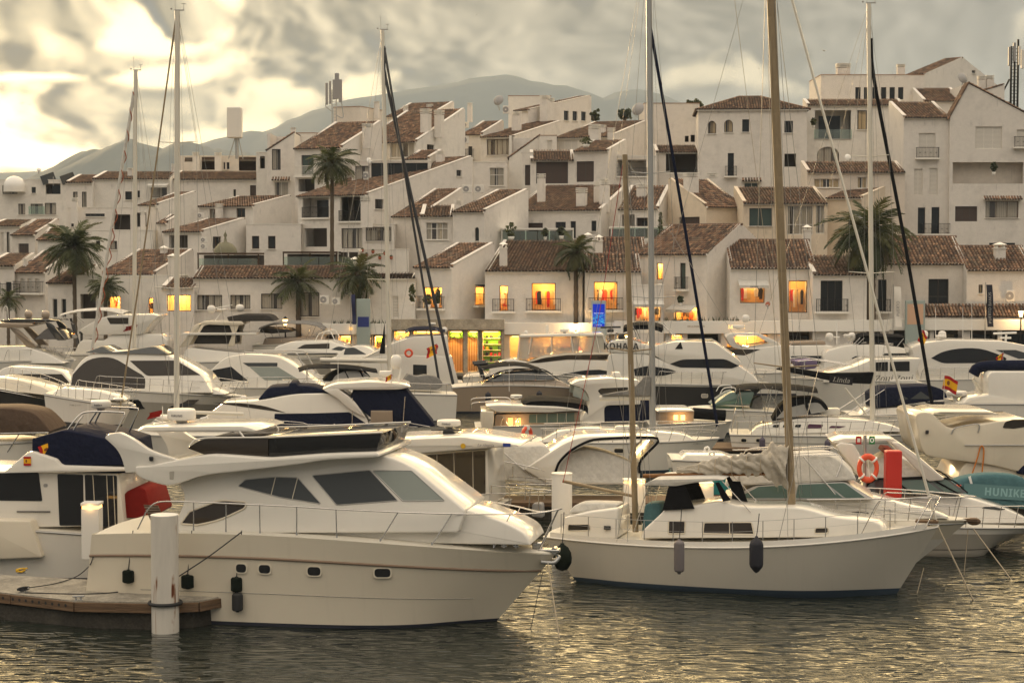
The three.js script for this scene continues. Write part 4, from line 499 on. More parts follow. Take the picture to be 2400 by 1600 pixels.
    const dg = new THREE.BufferGeometry(), dp = [], di = [], dk = o.dk ?? 0.03; for (let i = 0; i <= n; i++) { const t = i / n, q = P(t, sheer(t)); for (const k of [-1, -0.5, 0, 0.5, 1]) dp.push(q[0], q[1] - dk + (1 - k * k) * (o.camber ?? 0.07), q[2] * k * 0.995); } for (let i = 0; i < n; i++) for (let j = 0; j < 4; j++) { const a = i * 5 + j; di.push(a, a + 1, a + 5, a + 1, a + 6, a + 5); } dg.setAttribute('position', new THREE.Float32BufferAttribute(dp, 3)); dg.setIndex(di); dg.computeVertexNormals(); mk('deck', boxUV(dg), o.deck || MAT.deck, this.root);
    const rv = o.rub ?? 0.97, rr = o.rr ?? 0.035, g = new GB(); for (const sgn of [1, -1]) { const pts = []; for (let i = 0; i <= 16; i++) { const t = i / 16, q = P(t, sheer(t) * rv); pts.push([q[0], q[1], (q[2] + 0.005) * sgn]); } g.tube(pts, rr, 6, 40); } g.build('rub_rail', o.rubMat || MAT.steelDull, this.root);
    if (o.stripe) { const [k0, k1, m] = o.stripe; mk('stripe', strip([k0, k1].map(k => (t) => lerp(boot, sheer(t), k))).translate(0, 0, 0).scale(1.0006, 1, 1.004), m, this.root); }
    return this;
  }
  onHull(px, py) { const hb = this.B / 2; const [x, y] = this.lp(px, py, hb * 0.95); const t = Math.min(0.98, Math.max(0.02, (x - this.x0) / this.L)), q = this.HP(t, y), e = this.HP(Math.min(0.99, t + 0.03), y); return { x, y, z: q[2], ang: Math.atan2(e[2] - q[2], e[0] - q[0]) }; }
  port(px, py, w, h, mat = MAT.glass) { const q = this.onHull(px, py), k = this.d / F * ZONE[this.z][0], W = w * k, Hh = h * k; for (const s of [1, -1]) { const rr = (a, b2, r) => roundPoly([[-a / 2, -b2 / 2], [a / 2, -b2 / 2], [a / 2, b2 / 2], [-a / 2, b2 / 2]], r, 5), f = new GB().ext(rr(W + 0.07, Hh + 0.07, Hh * 0.5), 0.05, 0, 0, -0.025).geo(), m = mk('porthole', f, MAT.gelCream, this.root); m.position.set(q.x, q.y, (q.z + 0.005) * s); m.rotation.y = -q.ang * s; mk('pane', new GB().ext(rr(W, Hh, Hh * 0.45), 0.05, 0, 0, -0.025 + 0.008 * s).geo(), mat, m); } return this; }
  hullText(px, py, w, text, fg = '#333', bg = '#c9c3b5', font = '#px sans-serif', asp = 5) { const q = this.onHull(px, py), W = w * this.d / F * ZONE[this.z][0], m = mk('lettering', new THREE.PlaneGeometry(W, W / asp), new THREE.MeshStandardMaterial({ transparent: true, map: letters(text, W, W / asp, font, fg, bg), roughness: 0.4 }), this.root); m.position.set(q.x, q.y, (q.z + 0.012) * this.ns); m.rotation.y = this.ns > 0 ? -q.ang : Math.PI + q.ang; return this; }
  // a moulding from its side outline
  cab(name, mat, px, o = {}) {
    const w = o.w ?? this.B * 0.36, tum = o.tum ?? 0.12, tap = o.tap ?? 0, pl = px.map(p => { const q = this.lp(p[0], p[1], w); return p[2] !== undefined ? [...q, p[2]] : q; }), y0 = Math.min(...pl.map(p => p[1])), xm = Math.min(...pl.map(p => p[0])), bv = o.bv ?? 0.05, bt = bv / w;
    const zAt = (x, y) => Math.max(0.06, w - tum * (y - y0) - tap * (x - xm)), P = roundPoly(pl, o.r ?? 0.08), s = new THREE.Shape(P.map(p => new THREE.Vector2(...p)));
    for (const h of o.holes || []) s.holes.push(new THREE.Path(roundPoly(h.map(p => this.lp(p[0], p[1], w)), o.hr ?? 0.1).map(p => new THREE.Vector2(...p))));
    let g = new THREE.ExtrudeGeometry(s, { depth: 2 - 2 * bt, bevelEnabled: bv > 0, bevelThickness: bt, bevelSize: bv, bevelOffset: -bv, bevelSegments: 2, steps: 1 }); g.translate(0, 0, -(1 - bt)); g = clean(g); const p = g.attributes.position;
    for (let i = 0; i < p.count; i++) p.setZ(i, p.getZ(i) * zAt(p.getX(i), p.getY(i)));
    g = toCreasedNormals(g, 0.75); const m = mk(name, boxUV(g), mat, o.parent || this.root); return { m, zAt, pl, w };
  }
  // a thin raised panel (window) on both sides of a moulding
  win(c, px, mat = MAT.glass, o = {}) {
    const pl = roundPoly(px.map(p => { const q = this.lp(p[0], p[1], c.w); return p[2] !== undefined ? [...q, p[2]] : q; }), o.r ?? 0.05), nm = o.name || 'window';
    for (const s of o.one ? [this.ns] : [1, -1]) { const mkp = (P, off, th) => { const g = clean(new THREE.ExtrudeGeometry(new THREE.Shape(P.map(p => new THREE.Vector2(...p))), { depth: th, bevelEnabled: false })), a = g.attributes.position; for (let i = 0; i < a.count; i++) a.setZ(i, s * (c.zAt(a.getX(i), a.getY(i)) + off + a.getZ(i))); g.computeVertexNormals(); return boxUV(g); }; const m = mk(nm, mkp(pl, -0.02, 0.034), mat, c.m);
      if (o.bars) for (const [ax, ay, bx, by] of o.bars) { const A = this.lp(ax, ay, c.w), Bq = this.lp(bx, by, c.w); new GB().cyl([A[0], A[1], s * (c.zAt(...A) + 0.018)], [Bq[0], Bq[1], s * (c.zAt(...Bq) + 0.018)], 0.014, 0.014, 5).build('mullion', MAT.gelCream, m); }
      if (o.frame) { const g = new GB(); for (let i = 0; i < pl.length; i++) { const A = pl[i], Q = pl[(i + 1) % pl.length]; g.cyl([A[0], A[1], s * (c.zAt(...A) + 0.01)], [Q[0], Q[1], s * (c.zAt(...Q) + 0.01)], o.ft || 0.016, o.ft || 0.016, 4); } g.build('window_frame', o.frame, m); } }
    return this;
  }
  // glass across the boat along one edge of the outline
  front(c, a, b, mat = MAT.glass, o = {}) {
    const A = this.lp(...a, c.w), Q = this.lp(...b, c.w), dx = Q[0] - A[0], dy = Q[1] - A[1], L = Math.hypot(dx, dy), nx = -dy / L, ny = dx / L, sg = (ny >= 0 ? 1 : -1), off = o.off ?? 0.02, N = o.n || 2, fr = o.fr ?? 0.9;
    for (let i = 0; i < N; i++) { const k0 = -fr + 2 * fr * i / N + 0.02, k1 = -fr + 2 * fr * (i + 1) / N - 0.02, za = c.zAt(...A), zb = c.zAt(...Q), q = (p, zz, e) => V(p[0] + nx * sg * e, p[1] + ny * sg * e, zz); const g = new GB(); const e = off; g.quad(q(A, za * k0, e), q(A, za * k1, e), q(Q, zb * k1, e), q(Q, zb * k0, e)); g.build(o.name || 'windscreen', mat, c.m); }
    return this;
  }
  tubes(name, lines, r = 0.018, mat = MAT.steel, parent, both) { for (const l of lines) { const P = l.map(q => q.isVector3 ? q : this.p3(...q)); for (const s of both ? [1, -1] : [1]) { const Q = P.map(v => V(v.x, v.y, v.z * s)), g = new GB(); if (Q.length > 2) g.tube(Q, r, 6); else g.cyl(Q[0], Q[1], r, r, 6); g.build(name, mat, parent || this.root); } } }
  // pulpit and guard rail following the deck edge from t0 round the bow
  bowRail(t0, h, o = {}) {
    const g = new GB(), top = [], n = o.n || 7, out = o.out ?? 0.25, ins = o.ins ?? 0.94, h0 = o.h0 ?? h * 0.9;
    const pt = (t, hh, s, k = 0) => { const q = this.HP(t, this.sheer(t)); return V(q[0] + k, q[1] + hh, (q[2] * ins + 0.01) * s); };
    for (let i = 0; i <= 18; i++) { const t = lerp(t0, 0.985, i / 18); top.push(pt(t, lerp(h0, h, i / 18), 1, out * Math.pow(i / 18, 3))); }
    const near = top.slice(), tipX = top[top.length - 1]; const full = [pt(t0, 0.02, 1, -0.25), ...near, V(tipX.x + 0.22, tipX.y, 0), ...near.slice().reverse().map(v => V(v.x, v.y, -v.z)), pt(t0, 0.02, -1, -0.25)];
    if (o.open) full.shift(), full.pop(); g.tube(full, o.r || 0.02, 6, 110);
    for (const s of [1, -1]) for (let i = 0; i <= n; i++) { const t = lerp(t0 + 0.01, 0.95, i / n), lean = out * 1.6 * Math.pow(i / n, 2.2); g.cyl(pt(t, -0.02, s), pt(Math.min(0.985, t + 0.001), lerp(h0, h, i / n), s, lean), (o.r || 0.02) * 0.85, (o.r || 0.02) * 0.85, 5); }
    for (const mh of o.mid || []) { const P = []; for (const s of [1, -1]) { const L2 = []; for (let i = 0; i <= 12; i++) { const t = lerp(t0, 0.975, i / 12); L2.push(pt(t, lerp(h0, h, i / 12) * mh, s, out * 0.6 * Math.pow(i / 12, 3))); } g.tube(L2, (o.r || 0.02) * 0.5, 5, 40); } }
    g.build(o.name || 'guard_rail', o.mat || MAT.steel, this.root); return this;
  }
  dome(px, py0, py1, wpx, zo = 0, o = {}) { const k = this.d / F * ZONE[this.z][0], a = this.p3(px, py1, 0), hgt = (py1 - py0) * k, r = wpx * k / 2; a.z = zo; const g = new GB(); g.lathe([[0.001, hgt], [r * 0.55, hgt * 0.95], [r * 0.88, hgt * 0.8], [r, hgt * 0.55], [r * 0.97, hgt * 0.3], [r * 0.75, hgt * 0.12], [r * 0.5, 0], [0.001, 0]], a.x, a.y, a.z, 18); return g.build(o.name || 'satellite_dome', o.mat || MAT.plastic, o.parent || this.root); }
  radar(px, py0, py1, wpx, zo = 0, text, o = {}) { const k = this.d / F * ZONE[this.z][0], a = this.p3(px, py1, 0), h = (py1 - py0) * k, r = wpx * k / 2, m = new GB().lathe([[0.001, h], [r * 0.9, h * 0.96], [r, h * 0.82], [r, h * 0.35], [r * 0.8, h * 0.25], [r * 0.45, h * 0.2], [r * 0.3, 0], [0.001, 0]], a.x, a.y, zo, 24).build('radar', MAT.plastic, o.parent || this.root); if (text) { const seg = 8, wA = 0.9, g = new THREE.CylinderGeometry(r + 0.008, r + 0.008, h * 0.36, seg, 1, true, -wA / 2, wA); const l = mk('lettering', g, new THREE.MeshStandardMaterial({ transparent: true, map: letters(text, r * wA, h * 0.36, 'bold #px sans-serif', '#40424c', '#cfc8ba'), roughness: 0.5 }), m); l.position.set(a.x, a.y + h * 0.58, zo); if (this.ns < 0) l.rotation.y = Math.PI; } return m; }
  whip(px, py0, py1, zo = 0, r = 0.012, dx = 0) { const a = this.p3(px, py1, 0), b = this.p3(px + dx, py0, 0); a.z = b.z = zo; return new GB().cyl(a, b, r * 1.3, r * 0.6, 5).build('antenna', MAT.white, this.root); }
  // a bent sheet of cloth on hoops
  bimini(name, mat, px, w, o = {}) { const P = px.map(p => this.lp(p[0], p[1], w)), g = new THREE.BufferGeometry(), pos = [], idx = [], nz = 8; const c = new THREE.SplineCurve(P.map(p => new THREE.Vector2(...p))), nn = 14, pts = c.getPoints(nn); const th = o.th || 0.03; for (const lay of [0, -th]) for (let i = 0; i <= nn; i++) for (let j = 0; j <= nz; j++) { const v = j / nz * 2 - 1; pos.push(pts[i].x, pts[i].y + lay - v * v * v * v * (o.droop ?? 0.16) + Math.sin(i * 2.2 + j) * 0.008, v * w); } const m = nz + 1, S = (nn + 1) * m; for (let i = 0; i < nn; i++) for (let j = 0; j < nz; j++) { const a = i * m + j; idx.push(a, a + 1, a + m, a + 1, a + m + 1, a + m, S + a, S + a + m, S + a + 1, S + a + 1, S + a + m, S + a + m + 1); } for (let i = 0; i < nn; i++) for (const j of [0, nz]) { const a = i * m + j; idx.push(a, a + m, S + a, S + a, a + m, S + a + m); } for (let j = 0; j < nz; j++) for (const i of [0, nn]) { const a = i * m + j; idx.push(a, S + a, a + 1, a + 1, S + a, S + a + 1); } g.setAttribute('position', new THREE.Float32BufferAttribute(pos, 3)); g.setIndex(idx); g.computeVertexNormals(); const mm = mk(name, boxUV(g), mat, this.root); if (o.feet) { const gg = new GB(); for (const [i, fx, fy] of o.feet) { const f = this.lp(fx, fy, w), t = pts[Math.round(i * nn)]; for (const s of [1, -1]) gg.cyl([f[0], f[1], s * w], [t.x, t.y - 0.06, s * w * 0.98], 0.018, 0.018, 5); } gg.build('hoop', MAT.steel, mm); } return mm; }
  // mast with spreaders and rigging; everything measured on the photograph
  mast(px0, py0, px1, py1, wpx, mat, o = {}) {
    const k = this.d / F, zz = o.zo ?? 0, a = this.p3(px0, py0, 0), b = this.p3(px1, py1, 0), r = wpx * k / 2 * ZONE[this.z][0]; a.z = b.z = zz;
    const m = new GB().cyl(a, b, r, r * (o.tip ?? 0.85), 12).build('mast', mat, this.root), on = (f) => a.clone().lerp(b, f);
    const g = new GB(), spread = []; for (const [f, half, up] of o.spread || []) { const c = on(f); for (const s of [1, -1]) { const e = V(c.x - 0.15, c.y + (up || 0.05), zz + s * half); const dirp = o.across ? V(c.x + s * half * 0.94, c.y + (up || 0.05), zz + s * half * 0.3) : e; g.cyl(c, dirp, 0.028, 0.02, 6); spread.push([s, dirp]); } } g.build('spreader', o.sm || mat, m);
    if (o.head) { const h = new GB(); h.box(0.5, 0.05, 0.06, b.x + 0.1, b.y + 0.03, b.z).cyl([b.x - 0.1, b.y, b.z], [b.x - 0.12, b.y + 0.9, b.z], 0.01).cyl([b.x + 0.3, b.y, b.z], [b.x + 0.32, b.y + 0.35, b.z], 0.012).box(0.22, 0.03, 0.02, b.x + 0.32, b.y + 0.36, b.z).sph(0.05, b.x - 0.3, b.y + 0.1, b.z); h.build('masthead_fitting', MAT.greyPlastic, m); }
    const rg = new GB(); for (const s of [1, -1]) { const foot = V(a.x - 0.2, this.sheer ? this.sheer(0.5) : a.y, s * (this.B / 2 - 0.08)); let prev = foot; for (const [q, e] of spread.filter(v => v[0] === s)) { rg.cyl(prev, e, o.wr || 0.009, o.wr || 0.009, 4); prev = e; } rg.cyl(prev, b.clone().add(V(0, -0.3, 0)), o.wr || 0.009, o.wr || 0.009, 4); if (spread.length) rg.cyl(foot.clone().add(V(0.35, 0, 0)), on(o.spread[0][0] - 0.01), 0.008, 0.008, 4); }
    for (const q of [0.22, -0.3, 0.42]) rg.cyl(V(a.x + q * 1.6, a.y + 0.4, zz + q), V(b.x + q * 0.3, b.y - 0.2, zz + q * 0.3), 0.007, 0.007, 4);
    rg.build('shroud', MAT.wire, m);
    for (const [n2, P, rad, mt] of o.stays || []) { const pts = P.map(q => q.isVector3 ? q : this.p3(...q)); const gg = new GB(); if (pts.length > 2) gg.tube(pts, rad, 6); else gg.cyl(pts[0], pts[1], rad, rad * 0.9, 7); gg.build(n2, mt, this.root); }
    return { m, a, b, on };
  }
}
function fender(kind, px, py0, py1, wpx, d, mat, label, ropeTo) {
  const k = d / F, p = at(px, py1, d), h = (py1 - py0) * k, r = wpx * k / 2, t = thing('fender', label, 'fender', [p.x, p.y, p.z]);
  const prof = kind === 'ball' ? [[0.001, 0], [r * 0.6, h * 0.08], [r * 0.95, h * 0.3], [r, h * 0.48], [r * 0.92, h * 0.66], [r * 0.6, h * 0.86], [r * 0.22, h * 0.95], [r * 0.2, h], [0.001, h]] : kind === 'bullet' ? [[0.001, 0], [r * 0.35, h * 0.04], [r * 0.9, h * 0.17], [r, h * 0.25], [r, h * 0.76], [r * 0.85, h * 0.86], [r * 0.25, h * 0.95], [r * 0.2, h], [0.001, h]] : [[0.001, 0], [r * 0.3, 0], [r * 0.35, h * 0.05], [r * 0.8, h * 0.07], [r, h * 0.13], [r, h * 0.86], [r * 0.8, h * 0.94], [r * 0.3, h * 0.96], [r * 0.25, h], [0.001, h]];
  new GB().lathe(prof, 0, 0, 0, 18).build('body', mat, t);
  if (ropeTo) { const q = at(ropeTo[0], ropeTo[1], d + (ropeTo[2] || 0)).sub(p); new GB().tube([[0, h - 0.02, 0], [q.x * 0.4 + 0.01, lerp(h, q.y, 0.45), q.z * 0.5], [q.x, q.y, q.z]], 0.014, 5).build('rope', MAT.rope, t); }
  return t;
}
const tFlag = tex(96, (u, v) => { const r = [0.68, 0.06, 0.05], y = [0.92, 0.68, 0.05]; if (v < 0.25 || v > 0.75) return r; const dx = (u - 0.36) / 0.11, dy = (v - 0.5) / 0.17; return dx * dx + dy * dy < 1 ? [0.5, 0.28, 0.1] : y; }, true, 64);
const flagMat = new THREE.MeshStandardMaterial({ map: tFlag, roughness: 0.8, side: THREE.DoubleSide });
function flag(px, py, wpx, hpx, d, turn, tilt, label, staff, mat = flagMat) { const k = d / F, p = at(px, py, d), t = thing('flag', label, 'flag', [p.x, p.y, p.z], turn); const c = mk('cloth', flagGeo(wpx * k, hpx * k, 0.1).translate(0, -hpx * k / 2, 0), mat, t); c.rotation.z = tilt; if (staff) new GB().cyl([0, 0.1, 0], [staff[0] * k, -staff[1] * k, 0], 0.014, 0.018, 6).build('staff', MAT.plastic, t); return t; }
// ---------- foreground: flybridge yacht ----------
{
  const b = new Boat('motor_yacht', 'large white flybridge yacht moored beside the near pontoon', 'yacht', { d: 52.8, psi: -11, B: 4.4, c: 740 });
  b.hull({ s: 214, b: 1304, ys: 1252, ym: 1262, yb: 1296, rake: 1.75, aft: -0.35, rub: 0.745, rr: 0.04, flare: 0.42, fine: 1.15, curve: 1.2, rubMat: MAT.rubStrip ||= M(0.22, 0.15, 0.10, 0.5), boot: 0.1, tr: 0.9, paint: MAT.antifoul, mat: MAT.gelCream });
  for (const s of [1, -1]) { const P = []; for (let i = 0; i <= 14; i++) { const t = 0.12 + 0.78 * i / 14, q = b.HP(t, b.sheer(t) * 0.36); P.push([q[0], q[1], (q[2] + 0.004) * s]); } new GB().tube(P, 0.012, 4, 40).build('knuckle_line', MAT.gelGrey, b.root); }
  for (const [x, y, w] of [[565, 1331, 24], [620, 1333, 27], [736, 1338, 30], [893, 1344, 36]]) b.port(x, y, w, 19);
  const trunk = b.cab('coachroof', MAT.gel, [[395, 1262], [395, 1222, 0.1], [640, 1212, 0.2], [900, 1212, 0.4], [1086, 1199, 0.3], [1180, 1232, 0.5], [1226, 1258, 0.2], [1236, 1284, 0.05]], { w: 1.62, tum: 0.12, tap: 0.045 });
  const sal = b.cab('saloon', MAT.gel, [[398, 1250], [430, 1168, 0.3], [405, 1130, 0.2], [560, 1096, 0.3], [700, 1070, 0.2], [870, 1066, 0.6], [950, 1092, 0.5], [1086, 1199, 0.1], [1070, 1250]], { w: 1.68, tum: 0.2, tap: 0.012 });
  b.win(sal, [[721, 1118], [857, 1106], [926, 1176], [783, 1186]], MAT.glassGrey, { frame: MAT.steelDull });
  b.win(sal, [[549, 1142], [566, 1127], [636, 1121], [688, 1123], [746, 1183], [650, 1168]], MAT.glassGrey, { frame: MAT.steelDull, bars: [[636, 1121, 628, 1164], [688, 1123, 678, 1173]] });
  b.win(sal, [[421, 1228], [440, 1200], [509, 1174, 0.2], [570, 1179, 0.05], [571, 1192, 0.1], [509, 1221, 0.3], [459, 1231]], MAT.glassBrown, { frame: MAT.gelCream, ft: 0.03 });
  b.win(sal, [[863, 1107], [955, 1107], [1036, 1176], [938, 1177]], MAT.glassPale ||= M(0.30, 0.33, 0.30, 0.08), { frame: MAT.steelDull }); b.front(sal, [882, 1074], [1060, 1184], MAT.glassGrey, { n: 3, fr: 0.86 });  // pale pane colour stands in for a reflection on the windscreen glass
  { const g = new GB(); for (const z of [0.5, -0.45]) { const a = b.p3(870, 1180, 0), q = b.p3(905, 1138, 0); g.cyl([a.x + 0.55, a.y + 0.12, z + 0.1], [q.x + 0.3, q.y + 0.16, z - 0.35], 0.012).cyl([q.x + 0.12, q.y + 0.32, z - 0.4], [q.x + 0.75, q.y - 0.12, z - 0.25], 0.02); } g.build('wiper', MAT.blackPlastic, b.root); }
  const wing = b.cab('flybridge_deck', MAT.gel, [[314, 1094, 0.04], [350, 1091], [486, 1064, 0.4], [628, 1074, 0.1], [760, 1064, 0.3], [884, 1060, 0.1], [888, 1072, 0.1], [760, 1078, 0.3], [700, 1088], [559, 1105, 0.6], [471, 1113, 0.6], [410, 1137, 0.5], [383, 1138, 0.3], [330, 1122, 0.2], [316, 1110, 0.05]], { w: 1.95, tum: 0.05 });
  b.win(wing, [[396, 1105], [407, 1104], [406, 1123], [397, 1123]], MAT.gelGrey, { name: 'emblem', r: 0.02 });
  for (const s of [1, -1]) { const f = b.cab('arch_fin', MAT.gel, [[299, 1013, 0.06], [306, 1004, 0.06], [333, 1000, 0.06], [367, 1016, 0.3], [398, 1040, 0.4], [436, 1053, 0.4], [486, 1068, 0.05], [465, 1088, 0.05], [346, 1092, 0.05], [341, 1065, 0.5], [329, 1040, 0.4], [312, 1024, 0.3]], { w: 0.11, tum: 0, bv: 0.03 }); f.m.position.z = s * 1.72; }
  const top = b.cab('hardtop', MAT.gel, [[318, 1010, 0.05], [337, 1000, 0.1], [575, 998, 0.3], [604, 1010, 0.1], [560, 1012], [368, 1013]], { w: 1.3, tum: 0, bv: 0.03 });
  { const leg = new GB(); for (const s of [1, -1]) leg.cyl(V(b.p3(560, 1011, 1.5).x, b.p3(560, 1011, 1.5).y, s * 1.5), V(b.p3(600, 1045, 1.5).x, b.p3(600, 1060, 1.5).y, s * 1.5), 0.03); leg.build('hardtop_leg', MAT.gel, b.root); }
  const wsA = b.cab('fly_screen', MAT.glassBrown, [[438, 1050], [471, 1029, 0.15], [628, 1026, 0.02], [628, 1077, 0.02], [486, 1068]], { w: 1.6, tum: -0.03, bv: 0.01 }), wsB = b.cab('fly_screen', MAT.glass, [[630, 1026, 0.02], [894, 1015, 0.02], [880, 1065, 0.02], [630, 1077, 0.02]], { w: 1.58, tum: -0.05, bv: 0.01 });
  b.tubes('screen_rim', [[[440, 1047, 1.62], [470, 1027, 1.62], [628, 1024, 1.62], [896, 1013, 1.62]]], 0.025, MAT.gel, null, true);
  b.radar(428, 955, 992, 68, 0.1, 'FURUNO'); b.dome(370, 974, 990, 40, -0.5); b.tubes('horn', [[[470, 982, 0.5], [486, 978, 0.5]]], 0.05, MAT.plastic);
  new GB().rbox(0.12, 0.14, 0.1, b.p3(353, 1075, 1.9).x, b.p3(353, 1075, 1.9).y, 1.88).build('speaker', MAT.blackPlastic, b.root);
  { const P = [[337, 1182], [371, 1184], [401, 1246], [372, 1258]].map(p => b.lp(p[0], p[1], 1.7)); const pm = mk('louvre_panel', new GB().ext(P, 0.04, 0, 0, 1.72).geo(), MAT.frameWood, b.root); const g = new GB(); for (let i = 1; i < 12; i++) { const t = i / 12; g.cyl([lerp(P[0][0], P[3][0], t), lerp(P[0][1], P[3][1], t), 1.77], [lerp(P[1][0], P[2][0], t), lerp(P[1][1], P[2][1], t), 1.77], 0.012, 0.012, 4); } g.build('louvre', MAT.gelTan, pm); }
  { // guard rail measured on the photograph, mirrored to the far side
    const zt = (px) => { const t = (b.lp(px, 1250, 1.8)[0] - b.x0) / b.L; return Math.max(0.05, b.half(Math.min(0.985, Math.max(0.03, t))) - 0.12); };
    const topR = [[322, 1240], [345, 1195], [372, 1176], [453, 1176], [608, 1183], [695, 1187], [787, 1193], [933, 1200], [1059, 1204], [1180, 1205], [1262, 1202]].map(([x, y]) => b.p3(x, y, zt(x))), tip = b.p3(1316, 1192, 0), g = new GB();
    g.tube([...topR, tip, ...topR.slice().reverse().map(v => V(v.x, v.y, -v.z))], 0.022, 6, 140);
    for (const [x, y, tx, ty] of [[453, 1243, 453, 1176], [529, 1246, 529, 1180], [609, 1249, 608, 1183], [695, 1254, 695, 1187], [789, 1260, 787, 1193], [891, 1268, 933, 1200], [1012, 1277, 1059, 1204], [1157, 1283, 1196, 1205]]) { const z = zt(x), a = b.p3(x, y, z), q = b.p3(tx, ty, zt(tx)); for (const s of [1, -1]) { g.cyl([a.x, a.y, a.z * s], [q.x, q.y, q.z * s], 0.018, 0.018, 6); g.cyl([a.x, a.y, a.z * s], [a.x, a.y + 0.08, a.z * s], 0.03, 0.02, 6); } }
    for (const s of [1, -1]) { const a = b.p3(1262, 1290, 0.2), q = b.p3(1306, 1196, 0.1); g.cyl([a.x, a.y, a.z * s], [q.x, q.y, q.z * s], 0.018); }
    g.build('guard_rail', MAT.steel, b.root);
  }
  { const p = b.p3(1268, 1290, 0), g = new GB().rbox(0.9, 0.1, 0.34, p.x + 0.1, p.y + 0.02, 0, 0.03).rbox(0.3, 0.22, 0.16, p.x - 0.1, p.y + 0.14, 0, 0.05).cyl([p.x + 0.4, p.y + 0.03, -0.16], [p.x + 0.4, p.y + 0.03, 0.16], 0.09, 0.09, 12); g.build('bow_roller', MAT.steel, b.root); const a = new GB().cyl([p.x - 0.2, p.y + 0.08, 0], [p.x + 0.5, p.y - 0.12, 0], 0.04).tube([[p.x + 0.05, p.y - 0.28, 0.3], [p.x + 0.4, p.y - 0.3, 0.2], [p.x + 0.52, p.y - 0.16, 0], [p.x + 0.4, p.y - 0.3, -0.2], [p.x + 0.05, p.y - 0.28, -0.3]], 0.06, 7); a.build('anchor', MAT.galv, b.root); const hb = b.p3(1090, 1222, 0.3); new GB().rbox(0.75, 0.06, 0.6, hb.x + 0.55, hb.y + 0.02, 0.1, 0.02, 0, -0.3).build('deck_hatch', MAT.gelCream, b.root); const c2 = new GB(); for (const px of [1070, 1100, 1182, 1210]) { const q = b.p3(px, 1279, 0.8); c2.rbox(0.16, 0.07, 0.06, q.x, q.y, 0.85, 0.02).cyl([q.x, q.y - 0.05, 0.85], [q.x, q.y + 0.1, 0.85], 0.03); } c2.build('deck_cleat', MAT.steel, b.root); }
  { const g = new GB(); const q = b.p3(890, 1245, 0.6); for (let i = 0; i < 7; i++) { const a = b.p3(870 + i * 4, 1216 + i * 3, 1.15 - i * 0.1), e = b.p3(1105 - i * 6, 1252 + i * 2, 0.95 - i * 0.06); g.cyl(a, e, 0.008, 0.008, 4); } g.build('deck_groove', MAT.gelGrey, b.root); }
}
fender('can', 300, 1334, 1367, 28, 51.8, MAT.fenderGreen, 'dark green fender left of the white pile on the flybridge yacht', [311, 1243, 0]);
fender('can', 439, 1345, 1380, 30, 51.4, MAT.fenderGreen, 'dark green fender just right of the white pile', [449, 1243, 0]);
fender('can', 554, 1350, 1388, 27, 51.1, MAT.fenderGreen, 'upper dark fender of the hanging pair on the flybridge yacht', [566, 1243, 0]);
fender('can', 556, 1387, 1434, 26, 51.0, MAT.rubber, 'lower black fender of the hanging pair at the pontoon corner', [554, 1352, 0]);
fender('ball', 1318, 1272, 1338, 46, 57.1, MAT.fenderGreen, 'large dark green ball fender at the stern of the grey-white ketch', [1322, 1200, 0]);
fender('can', 1592, 1262, 1345, 25, 54.9, MAT.fenderGrey, 'grey cylinder fender hanging amidships on the ketch', [1598, 1190, 0]);
fender('bullet', 1773, 1255, 1343, 33, 54.2, MAT.fenderNavy, 'navy pointed fender hanging amidships on the ketch', [1780, 1203, 0]);
